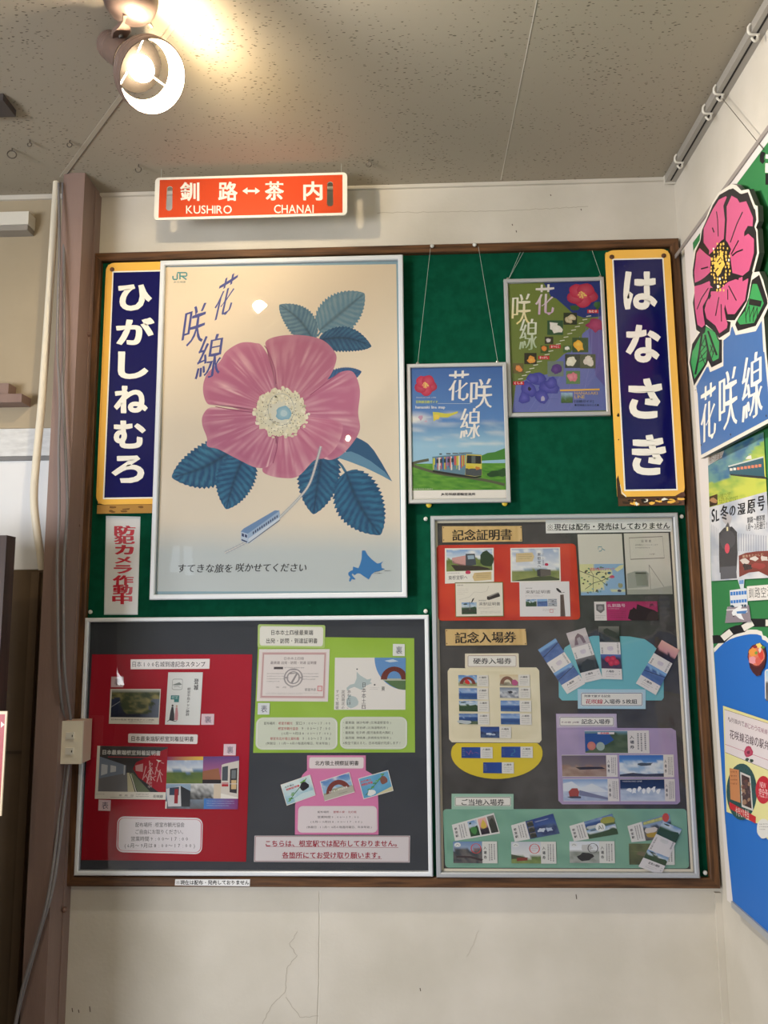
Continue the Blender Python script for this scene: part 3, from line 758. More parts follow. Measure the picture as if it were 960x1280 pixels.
def d_train(A, V):
    def sky(u, v):
        n = fb(u*1.2, v*4, 2.2, 5); base = mixc(c(66, 104, 170), c(96, 142, 200), v*1.3)
        if v > .55: base = mixc(c(52, 112, 178), c(150, 190, 216), (v-.5)/.28)
        cl = 0
        if .43 < v < .62 and u < .62: cl = max(0, 1-abs(v-.52)/.085)*max(0, min(1, (.62-u)/.2))*(.55+n*1.5)
        cl += max(0, fb(u, v*5, 3, 9))*.8*max(0, min(1, (v-.5)*6))*(1 if v < .8 else 0)
        return mixc(base, c(226, 224, 220), cl)
    hz = .735
    A.mosaic(0, 0, 1, .76, 26, 44, sky)
    def gr(u, v): return mixc(c(60, 124, 44), c(106, 160, 60), .5+fb(u*1.5, v*3, 5, 12)*1.3)
    A.mosaic(0, .735, 1, .94, 24, 16, gr)
    A.rect(0, .938, 1, 1.0, c(232, 226, 220))
    A.view(*V)
    A.poly([(650, 830), (700, 808), (760, 800), (838, 770), (842, 860), (650, 870)], c(70, 130, 56))
    A.line(bez([(230, 862), (120, 885), (100, 905), (200, 940), (330, 975), (520, 1000), (700, 1030), (838, 1062)], 56), 22, c(86, 90, 70))
    A.blob(770, 975, 70, 26, c(38, 74, 42), 12, .3, 2); A.blob(820, 960, 30, 34, c(44, 82, 44), 9, .3, 5)
    A.poly([(258, 838), (530, 812), (652, 820), (656, 985), (600, 998), (520, 990), (262, 942)], c(96, 130, 150))
    rnd = random.Random(6)
    for k in range(30):
        x = 262+k*9; A.rect(x, 850-k*.9, x+rnd.uniform(6, 12), rnd.uniform(900, 950), rnd.choice([c(96,140,190), c(210,196,70), c(70,112,160), c(168,182,80), c(210,206,196), c(190,90,90), c(54,96,150)]), same=False)
    for k in range(5): A.rect(290+k*30, 858-k*2, 308+k*30, 890-k*2, c(48, 60, 72), same=k > 0)
    A.poly([(530, 818), (652, 824), (656, 985), (604, 996), (520, 988)], c(206, 192, 84)); A.poly([(536, 826), (648, 832), (650, 895), (532, 890)], c(36, 40, 44))
    A.rect(572, 832, 604, 890, c(92, 100, 96)); A.poly([(524, 930), (654, 936), (654, 986), (604, 994), (522, 984)], c(74, 80, 84)); A.blob(560, 922, 34, 14, c(208, 186, 60), 10, .3, 8); A.blob(620, 930, 20, 14, c(190, 120, 60), 9, .3, 9)
    A.poly([(262, 945), (520, 985), (600, 998), (650, 990), (650, 1000), (600, 1010), (400, 985), (262, 960)], c(40, 38, 40))
    for x0, x1 in ((315, 335), (370, 405), (420, 465), (470, 510), (510, 578)): A.rect(x0, 812-(x0-315)*.04, x1, 822-(x0-315)*.06, c(70, 76, 74), same=x0 > 315)
    rose(A, 205, 268, 88, 84, c(190, 40, 76))
    A.poly([(262, 480), (300, 482), (360, 492), (410, 490), (464, 474), (460, 490), (410, 510), (380, 525), (320, 522), (268, 556)], c(204, 196, 80)); A.blob(290, 520, 24, 22, c(226, 196, 84), 8, .3, 6); A.blob(165, 525, 20, 24, c(190, 150, 176), 8, .4, 7); A.line([(180, 530), (250, 520)], 3, c(200, 210, 220)); A.blob(205, 555, 14, 7, c(196, 170, 190), 7, .3, 8)
    mincho(A, [('花', (386, 150, 552, 392, -8, 10)), ('咲', (560, 215, 740, 450, -8, 6)), ('線', (480, 450, 645, 695, -6, 8))], c(238, 232, 228))
    A.text('花咲線沿線ガイド', 126, 388, 302, 412, c(206, 216, 110), bold=.02); A.text('hanasaki line map', 124, 430, 362, 460, c(224, 226, 230), bold=.03, same=True); A.text('HANASAKI LINE GUIDE', 130, 360, 288, 370, c(210, 212, 220), same=True)
    A.line([(300, 412), (565, 414)], 3, c(190, 200, 214), same=True)
    A.text('JR花咲線運輸営業所', 328, 1126, 604, 1152, c(52, 50, 54), bold=.02)
    A.text('HANASAKI', 110, 1092, 260, 1102, c(214, 220, 200))
small_poster('framed_poster', 'small silver-framed poster of a decorated railcar on a green plain above yellow pins', [(507.5, 456), (634, 451), (638, 627), (511, 630)], -.0275, -.0400,
    (500, 440, 6.4), [(78, 122), (820, 112), (850, 1168), (100, 1172)], d_train, [((522, 456), (538, 310)), ((622, 452), (598, 308))])
def d_map(A, V):
    A.mosaic(0, 0, 1, 1, 10, 14, lambda u, v: mixc(c(112, 128, 56), c(104, 118, 66), v+fb(u, v, 3, 2)*.3))
    A.view(*V)
    A.poly([(382, 152), (845, 135), (850, 420), (700, 430), (620, 400), (560, 345), (480, 275), (440, 262), (412, 200)], c(30, 50, 122))
    def pur(u, v): return mixc(c(96, 104, 176), c(96, 84, 150), u+fb(u, v, 3, 8)*.5)
    A.poly([(850, 400), (740, 520), (690, 560), (680, 640), (620, 690), (545, 720), (490, 770), (415, 800), (420, 880), (300, 905), (230, 930), (160, 960), (130, 1188), (888, 1170), (870, 800)], c(104, 112, 178))
    A.poly([(850, 400), (740, 530), (760, 700), (800, 900), (888, 1000), (870, 700)], c(98, 90, 158))
    for k in range(9):
        A.line([(200+k*70, 1180-k*12), (330+k*62, 1010-k*40), (420+k*50, 930-k*70)], 3, c(122, 130, 192) if k % 2 else c(108, 108, 176))
    rose(A, 690, 250, 122, 98, c(186, 34, 72)); A.blob(620, 352, 40, 20, c(54, 88, 46), 8, .4, 6); A.blob(810, 330, 30, 40, c(60, 98, 52), 8, .4, 7)
    A.blob(795, 490, 66, 56, c(150, 44, 92), 12, .3, 8, c(176, 60, 110))
    def pic(x0, y0, x1, y1, bgc, flc, cc, seed, n=3):
        A.rect(x0, y0, x1, y1, bgc); rnd = random.Random(seed)
        for k in range(n):
            A.blob(rnd.uniform(x0+(x1-x0)*.35, x1-(x1-x0)*.35), rnd.uniform(y0+(y1-y0)*.35, y1-(y1-y0)*.35), (x1-x0)*.28, (y1-y0)*.28, flc, 11, .3, seed+k, cc)
    pic(540, 390, 648, 486, c(44, 52, 36), c(186, 168, 130), c(226, 220, 196), 1, 2); pic(410, 452, 536, 568, c(50, 84, 56), c(226, 222, 212), c(240, 236, 230), 2, 3)
    pic(390, 582, 458, 640, c(60, 58, 44), c(206, 190, 196), WHITE, 3, 2); pic(356, 652, 420, 714, c(66, 88, 46), c(216, 126, 60), c(230, 150, 70), 4, 2)
    pic(226, 712, 324, 802, c(52, 50, 38), c(220, 150, 70), c(226, 180, 90), 5, 3); pic(134, 794, 220, 876, c(104, 96, 60), c(222, 130, 76), c(230, 160, 90), 6, 2)
    pic(536, 654, 600, 708, c(76, 106, 62), WHITE, c(240, 238, 230), 7, 2); pic(610, 590, 738, 708, c(62, 84, 50), c(236, 172, 50), c(244, 206, 90), 8, 3)
    pic(552, 722, 672, 832, c(60, 66, 54), c(224, 220, 200), c(240, 236, 220), 9, 3); pic(672, 722, 796, 836, c(84, 90, 66), c(216, 206, 196), c(232, 226, 214), 10, 4)
    pic(412, 778, 540, 900, c(112, 126, 120), c(78, 52, 120), c(110, 76, 150), 11, 3); pic(560, 856, 672, 960, c(96, 130, 80), c(206, 110, 130), c(222, 150, 160), 12, 3)
    for k, (x, y, r_) in enumerate(((330, 920, 62), (265, 1000, 68), (420, 990, 70), (225, 1070, 52), (370, 1070, 62), (440, 950, 46), (290, 920, 46))):
        A.blob(x, y, r_, r_*.9, c(62, 64, 150), 10, .28, k, c(100, 98, 186))
    A.blob(268, 1000, 16, 16, c(36, 36, 60), 7, .3, 50); A.blob(375, 1080, 18, 20, c(176, 170, 196), 8, .3, 51)
    for k in range(19):
        u = k/18; x, y = 740-u*545, 418+u*502; A.line([(x-18, y+3), (x+20, y-3)], 6, c(222, 222, 206), same=k > 0)
    for tx, x0, y0 in (('ねむろ', 730, 366), ('あつとこ', 428, 648), ('あっけし', 338, 736), ('くしろ', 136, 940)):
        A.rect(x0, y0, x0+88, y0+28, c(196, 40, 52)); A.text(tx, x0+10, y0+4, x0+78, y0+24, c(232, 220, 216), bold=.03)
    A.text('花', 312, 165, 466, 410, c(238, 234, 226), bold=-.02, xb=.040, res=3, slope=-8, shear=8, vgrad=c(206, 170, 200)); A.text('咲', 126, 240, 280, 485, c(240, 238, 228), bold=-.02, xb=.040, res=3, slope=-6, shear=8, vgrad=c(240, 222, 150)); A.text('線', 186, 440, 332, 690, c(240, 238, 226), bold=-.02, xb=.040, res=3, slope=-4, shear=8, vgrad=c(168, 190, 150))
    A.line([(512, 1012), (828, 1004)], 14, c(226, 176, 84)); A.mosaic(520, 1030, 612, 1112, 8, 6, lambda u, v: mixc(c(150, 180, 206), c(70, 100, 52), v*1.6+fb(u, v, 4, 3)*.5))
    A.text('HANASAKI', 628, 1022, 812, 1046, c(206, 176, 120), bold=-.005, xb=.02); A.text('LINE', 628, 1052, 710, 1076, c(206, 176, 120), bold=-.005, xb=.02, same=True)
    A.text('[沿線ガイド]', 628, 1088, 780, 1114, c(50, 52, 84), bold=.005); A.text('●花咲線のみどころ●', 628, 1120, 822, 1138, c(46, 48, 76), same=True)
    A.line([(420, 1080), (500, 1080)], 2, c(80, 90, 150))
small_poster('framed_poster', 'small silver-framed poster with a flower map of green land and purple sea, beside the はなさき sign', [(628, 349), (756, 345), (763, 518), (637, 522)], -.0128, -.0262,
    (620, 330, 6.4), [(96, 160), (842, 135), (890, 1180), (118, 1198)], d_map, [((635, 349), (651, 308)), ((635.01, 349), (655, 308)), ((751, 345), (741, 306))])
def pin(name, label, x, y, Y, mat, group, r=.0055):
    p = onY(x, y, Y); bm = lathe([(0, 0), (0.0, r*.45), (.003, r*.5), (.004, r), (.0075, r*1.05), (.010, r*.7), (.011, 0)], p, (0, -1, 0), 14)
    return tag(obj(name, bm, mat, None, True), label, 'push pin', group)
pin('push_pin', 'yellow push pin under the left corner of the railcar poster', 536, 631.5, -.0121, M['yellow_pin'], 'yellow push pins', .008)
pin('push_pin', 'yellow push pin under the right corner of the railcar poster', 630.5, 629.5, -.0121, M['yellow_pin'], 'yellow push pins', .008)
for x, y, lb in ((540, 308.5, 'clear pin in the top wooden rail above the railcar poster, left one'), (593, 307, 'clear pin in the top wooden rail above the railcar poster, right one'),
                 (114, 765, 'clear pin in the green felt at the top left corner of the wide lower frame'), (532, 764, 'clear pin at the top right corner of the wide lower frame'),
                 (532, 649, 'clear pin at the top left corner of the ticket display frame'), (851, 646, 'clear pin at the top right corner of the ticket display frame'), (880.5, 1090, 'clear pin low in the right corner of the board, beside the ticket display frame')):
    pin('clear_pin', lb, x, y, -.0302 if y < 320 else -.0121, M['clear_pin'], 'clear pins holding the frames', .006)

# security camera notice in a clear sleeve
q = vw((115, 470, 4.129), [(72, 722), (250, 726), (236, 1232), (62, 1232)])
def d_cam(A):
    A.rect(.03, .02, .97, .985, c(216, 216, 218))
    A.view(115, 470, 4.129)
    RD = c(190, 34, 52)
    for k, (ch, b_) in enumerate((('防', (114, 772, 226, 824)), ('犯', (112, 822, 222, 868)), ('カ', (116, 872, 216, 922)), ('メ', (116, 932, 206, 968)), ('ラ', (112, 976, 208, 1020)), ('作', (106, 1028, 216, 1080)), ('動', (106, 1076, 210, 1130)), ('中', (104, 1126, 208, 1178)))):
        A.text(ch, *b_, RD, bold=.035, xb=.012, res=2, same=k > 0)
card('security_notice', 'white laminated strip with red letters 防犯カメラ作動中 on the green felt', 'notice', q, -.0125, d_cam, base=c(196, 204, 206), mat=M['laminate'], thick=.0006)
# ------------------------------------------------------------------ printed pictures for cards and tickets
def landf(hz, s1, s2, g1, g2, seed=1, rough=.5, sea=None, cloud=.0):
    def fn(u, v):
        n = fb(u, v, 4, seed); h_ = hz + fb(u, 0, 3, seed+9)*.08
        if v < h_: return mixc(mixc(s1, s2, v/max(h_, .01)), c(226, 226, 226), max(0, fb(u*1.2, v*3, 3, seed+4))*cloud*2)
        t_ = (v-h_)/max(1-h_, .01)
        if sea and t_ < sea[1]: return mixc(sea[0], mul(sea[0], .75), t_/sea[1]+n*.4)
        return mixc(g1, g2, t_*.6+.3+n*rough*2)
    return fn
SKY, PALE = c(112, 152, 204), c(206, 214, 220)
def photo(A, x0, y0, x1, y1, kind, seed=1, nx=16, ny=10):
    P = lambda u, v: (x0+(x1-x0)*u, y0+(y1-y0)*v)
    poly = lambda pts, col, same=False: A.poly([P(*q) for q in pts], col, same)
    def blob(u, v, ru, rv, col, n=10, j=.25, s=1, col2=None): A.blob(*P(u, v), ru*(x1-x0), rv*(y1-y0), col, n, j, s, col2)
    mo = lambda fn: A.mosaic(x0, y0, x1, y1, nx, ny, fn)
    if kind == 'sea': mo(landf(.42, c(92, 128, 186), c(140, 168, 206), c(40, 72, 120), c(64, 100, 150), seed, .6, (c(48, 84, 146), .6), .4))
    elif kind == 'coast':
        mo(landf(.35, c(70, 104, 160), c(130, 158, 196), c(44, 70, 60), c(88, 104, 80), seed, .5, (c(44, 78, 136), .5), .3)); blob(.3, .8, .35, .18, c(178, 186, 190), 9, .3, seed)
    elif kind == 'hill':
        mo(landf(.4, c(96, 140, 190), c(190, 206, 216), c(44, 74, 48), c(70, 100, 60), seed, .4, None, .7)); poly([(0, .6), (.5, .5), (.9, .35), (1, .5), (1, 1), (0, 1)], c(48, 74, 52)); blob(.25, .15, .16, .06, c(40, 62, 56), 8, .2, seed)
    elif kind == 'snow': mo(landf(.35, c(110, 120, 140), c(170, 176, 186), c(206, 208, 214), c(120, 124, 136), seed, .7)); blob(.55, .45, .12, .10, c(50, 50, 60), 9, .4, seed)
    elif kind == 'night': mo(landf(.5, c(34, 56, 120), c(60, 90, 150), c(30, 44, 90), c(70, 92, 130), seed, .7)); blob(.45, .65, .16, .12, c(190, 200, 214), 10, .4, seed); blob(.7, .7, .12, .1, c(170, 184, 206), 9, .4, seed+1)
    elif kind == 'arch':
        mo(landf(.62, c(72, 122, 186), c(150, 186, 216), c(120, 128, 84), c(160, 160, 130), seed, .5, None, .6))
        out = [(.5-.42*math.cos(a), .82-.66*math.sin(a)) for a in [math.pi*k/16 for k in range(17)]]; inn = [(.5-.25*math.cos(a), .82-.42*math.sin(a)) for a in [math.pi*k/16 for k in range(17)]]
        poly(out+inn[::-1], c(120, 56, 50))
    elif kind == 'pale_arch':
        mo(landf(.7, c(206, 186, 150), c(214, 206, 186), c(120, 110, 90), c(150, 146, 130), seed, .5))
        out = [(.4-.38*math.cos(a), .85-.7*math.sin(a)) for a in [math.pi*k/14 for k in range(15)]]; inn = [(.42-.2*math.cos(a), .85-.42*math.sin(a)) for a in [math.pi*k/14 for k in range(15)]]
        poly(out+inn[::-1], c(128, 92, 76)); blob(.82, .68, .17, .26, c(176, 84, 128), 10, .25, seed)
    elif kind == 'train':
        mo(landf(.42, c(126, 160, 206), c(206, 216, 222), c(96, 116, 60), c(130, 142, 84), seed, .5, None, .8))
        poly([(.12, .38), (.62, .2), (.64, .72), (.42, .80), (.14, .62)], c(200, 150, 146)); poly([(.12, .5), (.42, .6), (.42, .8), (.14, .62)], c(212, 196, 190), True)
        poly([(.42, .2), (.62, .2), (.65, .72), (.42, .8)], c(70, 76, 84)); poly([(.46, .28), (.6, .27), (.61, .44), (.47, .46)], c(150, 170, 186)); poly([(.30, .72), (.7, .78), (.9, .88), (.98, .98), (.2, .98), (.1, .7)], c(60, 52, 46)); blob(.88, .45, .16, .36, c(48, 66, 46), 12, .2, seed)
    elif kind == 'railcar':
        mo(landf(.62, c(150, 168, 200), c(214, 216, 222), c(104, 120, 66), c(142, 148, 90), seed, .4, (c(150, 170, 190), .15), 1.2))
        poly([(.53, .66), (.6, .63), (.82, .66), (.82, .84), (.6, .88), (.53, .85)], c(92, 86, 82)); poly([(.53, .66), (.6, .63), (.6, .88), (.53, .85)], c(54, 52, 56)); poly([(.1, .97), (.5, .88), (.8, .86), (1, .95), (1, 1), (0, 1)], c(66, 76, 48))
    elif kind == 'steam':
        mo(landf(.4, c(206, 212, 220), c(226, 228, 232), c(120, 128, 120), c(160, 164, 160), seed, .5)); blob(.55, .7, .26, .22, c(40, 40, 44), 12, .25, seed); blob(.6, .3, .18, .2, c(190, 190, 190), 10, .3, seed)
    elif kind == 'winter_train':
        mo(landf(.42, c(120, 150, 196), c(206, 216, 228), c(196, 204, 220), c(150, 164, 196), seed, .5)); poly([(.0, .2), (.2, .1), (.4, .4), (.65, .2), (1, .55), (1, .6), (0, .55)], c(204, 210, 220)); poly([(.12, .58), (.2, .42), (.32, .42), (.36, .58), (.34, .8), (.14, .8)], c(150, 60, 60)); poly([(.36, .5), (1, .85), (1, .95), (.36, .75)], c(110, 116, 150)); blob(.24, .84, .16, .06, c(60, 60, 80), 9, .3, seed)
    elif kind == 'brown': mo(landf(.5, c(96, 84, 100), c(120, 108, 112), c(140, 112, 100), c(160, 136, 124), seed, .7)); poly([(.3, .56), (.6, .54), (.9, .55), (.98, .64), (.4, .68)], c(48, 42, 50))
    elif kind == 'ice': mo(landf(.3, c(56, 100, 176), c(90, 140, 200), c(150, 176, 206), c(214, 220, 226), seed, 1.0)); blob(.6, .42, .16, .07, c(70, 80, 90), 9, .4, seed); poly([(0, .9), (.3, .82), (.6, .88), (1, .84), (1, 1), (0, 1)], c(60, 62, 80))
    elif kind == 'cranes':
        mo(landf(.45, c(26, 40, 76), c(40, 60, 100), c(150, 166, 196), c(186, 196, 214), seed, .5))
        for k in range(7): blob(.2+.11*k, .5+.06*math.sin(k*2.3), .05, .12, c(226, 228, 232), 8, .45, seed+k)
    elif kind == 'bay': mo(landf(.12, c(110, 140, 170), c(80, 110, 100), c(58, 76, 52), c(84, 98, 70), seed, .6)); poly([(.0, .12), (.55, .1), (.68, .4), (.5, .62), (.3, .7), (0, .95)], c(44, 78, 140)); blob(.15, .68, .10, .2, c(186, 110, 100), 14, 0, seed, c(200, 130, 110)); blob(.36, .7, .10, .2, c(150, 166, 160), 14, 0, seed)
    elif kind == 'dark_tree': mo(landf(.4, c(120, 116, 112), c(80, 80, 78), c(36, 38, 36), c(70, 74, 70), seed, 1.1)); blob(.5, .55, .36, .38, c(60, 62, 58), 14, .2, seed)
    elif kind == 'berry':
        mo(landf(.3, c(90, 110, 170), c(70, 80, 120), c(60, 46, 66), c(80, 60, 80), seed, .6))
        for k, (u, v) in enumerate(((.35, .35), (.6, .3), (.75, .55), (.5, .6))): blob(u, v, .16, .22, c(176, 36, 62), 12, .1, k, c(206, 70, 90))
    elif kind == 'house': mo(landf(.5, c(196, 186, 190), c(206, 196, 196), c(190, 180, 184), c(176, 166, 170), seed, .4)); poly([(.2, .9), (.35, .4), (.55, .2), (.75, .45), (.8, .9)], c(124, 104, 112)); poly([(.4, .9), (.42, .5), (.58, .45), (.66, .9)], c(170, 160, 164))
    elif kind == 'sunset': mo(landf(.62, c(226, 176, 166), c(196, 140, 146), c(60, 50, 60), c(40, 36, 50), seed, .5))
    elif kind == 'bridge':
        mo(landf(.25, c(110, 156, 206), c(140, 176, 214), c(56, 84, 140), c(90, 116, 170), seed, .4)); A.line([P(0, .6), P(1, .3)], abs(y1-y0)*.05, c(50, 60, 90))
    elif kind == 'village':
        mo(landf(.36, c(104, 136, 178), c(150, 166, 190), c(60, 66, 74), c(104, 100, 100), seed, 1.1)); A.line([P(.1, .7), P(.6, .72), P(1, .86)], abs(y1-y0)*.09, c(66, 56, 60))
    elif kind == 'blue': mo(lambda u, v: mixc(c(28, 58, 130), c(36, 74, 150), u))
LINK = c(56, 56, 62)
def white_part(A, x0, y0, x1, y1, seed, rows=4, title=None):
    w_, h_ = x1-x0, y1-y0
    if title: A.text(title, x0+w_*.15, y0+h_*.12, x0+w_*.82, y0+h_*.30, LINK, bold=.02)
    else: A.scribble(x0+w_*.15, y0+h_*.12, x0+w_*.8, y0+h_*.34, 1, c(60, 60, 66), seed, .8, 3)
    A.scribble(x0+w_*.12, y0+h_*.42, x0+w_*.88, y0+h_*.95, rows, c(110, 108, 112), seed+1, .6, 8)
def white_vert(A, x0, y0, x1, y1, seed, title='入場券'):
    """side stub with upright lettering"""
    w_, h_ = x1-x0, y1-y0; A.text(title, x0+w_*.10, y0+h_*.22, x0+w_*.30, y0+h_*.80, LINK, bold=.03, vert=True, gap=.35)
    rnd = random.Random(seed); first = True
    for k, fx in enumerate((.45, .60, .78)):
        y = .12
        while y < .85:
            l = rnd.uniform(.03, .07); A.rect(x0+w_*fx, y0+h_*y, x0+w_*(fx+.07), y0+h_*(y+l), c(118, 116, 120), same=not first); first = False; y += l+.03

# ------------------------------------------------------------------ the two display frames
Yb = -.0126; LV = [-.0208-.0012*k for k in range(5)]
def display_frame(label, q, w_, wav, board, inner_lip=None):
    R = rect_from(q, -.034); R = (max(R[0], BI[0]+.0005), min(R[1], BI[1]-.0005), max(R[2], BI[2]+.0005), R[3])
    t = thing('display_frame', label, 'display frame', ((R[0]+R[1])/2, Yb, R[2]))
    rails(R, w_, Yb, -.0345, M['white_alu'] if not inner_lip else M['silver2'], t, 'frame_rail', .003); I = inner(R, w_)
    g = .0003; S = (I[0]+g, I[1]-g, I[2]+g, I[3]-g)
    slab('backing_board', S, Yb, -.0200, board, t)
    if inner_lip:
        rails((I[0]+g, I[1]-g, I[2]+g, I[3]-g), inner_lip, -.0203, -.0206, plain('cream_paper_edge', c(226, 216, 196), .7), t, 'paper_margin', .0001)
    slab('acrylic_pane', S, -.0282, -.0294, wav, t)
    fix(t); return t, R
board_l = mottled('charcoal_board', c(50, 54, 62), c(58, 62, 70), 4, .8); board_r = mottled('charcoal_cloth_board', c(58, 56, 56), c(74, 72, 72), 18, .85, .15, 300)
tL, RL = display_frame('wide white-framed charcoal display panel at the lower left of the notice board', [(105.9, 772.3), (536.6, 768.8), (540.7, 1095.9), (91.4, 1095)], .0125, M['pane_wavy'], board_l)
tR, RRt = display_frame('upright grey-framed display panel of tickets at the lower right of the notice board', [(537, 645), (846.5, 640.5), (876.6, 1098), (547, 1097.6)], .0135, M['pane'], board_r, .007)

# ---- lower left frame
V = (90, 760, 3.657)
RED = c(168, 26, 46)
def flat(A): pass
card('red_sheet', 'large dark red backing sheet in the left half of the wide display frame', 'backing sheet', vw(V, [(92, 212), (824, 212), (795, 1160), (42, 1152)]), LV[0],
     lambda A: A.mosaic(.0, .0, 1, 1, 6, 8, lambda u, v: mixc(c(172, 32, 52), c(152, 18, 36), v+fb(u, v, 2, 1)*.5)), base=RED, mat=M['card'])
PK = c(222, 196, 206)
def heading(view, q, text, tb, col, base, border=None, bold=.012, outline=None, **kw):
    def d(A):
        if border: A.rrect(.03, .08, .97, .92, .03, .15, border[0]); A.rrect(.036, .12, .964, .88, .03, .13, border[1])
        A.view(*view)
        for k, (tx, b_) in enumerate(zip(text, tb)): A.text(tx, *b_, col, bold=bold, same=k > 0, **kw)
    return d
card('heading_slip', 'white paper slip reading 日本１００名城到達記念スタンプ on the red sheet', 'paper slip', vw(V, [(268, 235), (630, 232), (628, 278), (268, 280)]), LV[1],
     heading(V, None, ['日本１００名城到達記念スタンプ'], [(276, 244, 610, 270)], BLACK, WHITE), 'printed heading slips', c(232, 224, 224), outline=None, mat=M['laminate'])
card('heading_slip', 'white paper slip reading 日本最東端駅根室到着証明書 on the red sheet', 'paper slip', vw(V, [(257, 574), (575, 578), (573, 622), (256, 616)]), LV[1],
     heading(V, None, ['日本最東端駅根室到着証明書'], [(272, 586, 556, 610)], BLACK, WHITE, slope=2), 'printed heading slips', c(232, 226, 226), outline=rr(0, 0, 1, 1, .02, .13), mat=M['laminate'])
def side_slip(ch, view, q, where, base=PK):
    (x0, y0), (x1, _), (_, y1), _ = q; wd, h_ = x1-x0, y1-y0
    def d(A): A.view(*view); A.text(ch, x0+wd*.25, y0+h_*.2, x1-wd*.22, y1-h_*.18, c(62, 60, 90), bold=.0, res=2)
    card('side_slip', 'small pale square slip with the character %s, %s' % (ch, where), 'paper slip', vw(view, q), LV[1]-.0010, d, 'front and back slips', base)
side_slip('表', V, [(180, 314), (236, 314), (234, 362), (178, 362)], 'above the aerial cape postcard')
side_slip('裏', V, [(592, 484), (650, 484), (648, 534), (590, 534)], 'beside the white castle stamp card')
side_slip('裏', V, [(694, 622), (750, 622), (748, 674), (692, 674)], 'above the four-picture train postcard')
side_slip('表', V, [(122, 876), (178, 878), (175, 928), (120, 926)], 'under the station platform postcard')
def d_cape(A):
    def f(u, v):
        n = fb(u, v, 5, 3)
        land = (v < .28+.1*n) or (abs(u-.52)+.12*n < .36-.16*max(0, v-.3) and v < .9)
        if v < .10: return mixc(c(176, 180, 176), c(140, 144, 132), v*10)
        if land: return mixc(c(62, 74, 54), c(148, 140, 92), .3+n*1.4+(.35-v)*.8)
        return mixc(c(40, 50, 78), c(120, 130, 150), (u-.6)*1.8) if u > .6 else mixc(c(50, 60, 92), c(28, 36, 58), v)
    A.mosaic(.03, .03, .985, .81, 30, 20, f)
    A.line([(.03, .52), (.2, .36)], .012, c(170, 174, 180)); A.text('日本100名城 根室半島チャシ跡群', .05, .855, .9, .90, c(70, 68, 72)); A.scribble(.4, .925, .94, .965, 1, c(110, 108, 112), 5, .8, 16)
card('postcard', 'aerial postcard of a dark green cape in the sea, on the red sheet', 'postcard', vw(V, [(176, 370), (406, 370), (397, 532), (168, 529)]), LV[1], d_cape, 'certificates and postcards')
def d_castle(A):
    A.line(rr(.14, .13, .43, .33, .05, .03), .008, c(110, 120, 118), closed=True); A.poly([(.14, .24), (.22, .22), (.34, .19), (.42, .23), (.36, .245), (.2, .25)], c(130, 138, 136)); A.line([(.18, .28), (.3, .27), (.38, .29)], .008, c(120, 126, 126))
    A.rect(.12, .44, .36, .52, c(52, 120, 124)); A.rect(.22, .52, .36, .57, c(60, 128, 130), same=True); A.text('根室', .15, .45, .33, .51, c(180, 210, 206))
    # two small standing figures in long coats
    A.poly([(.16, .66), (.21, .66), (.25, .80), (.26, .92), (.11, .92), (.13, .76)], c(56, 56, 62)); A.blob(.185, .635, .03, .022, c(70, 60, 58), 9, .05, 1); A.poly([(.28, .67), (.33, .67), (.36, .80), (.36, .91), (.26, .91)], c(196, 140, 146)); A.blob(.305, .645, .026, .02, c(196, 160, 140), 9, .05, 2); A.line([(.06, .94), (.12, .91), (.28, .935), (.34, .92)], .012, c(60, 60, 66))
    A.text('登城', .76, .12, .90, .34, c(48, 48, 54), bold=.01, xb=.02, vert=True); A.text('根室半島チャシ跡群', .58, .29, .68, .83, c(60, 60, 66), xb=.02, vert=True)
card('stamp_card', 'upright white card with an ink stamp and two small kimono figures, on the red sheet', 'card', vw(V, [(440, 294), (598, 294), (584, 535), (425, 533)]), LV[1], d_castle, 'certificates and postcards', c(222, 224, 224))
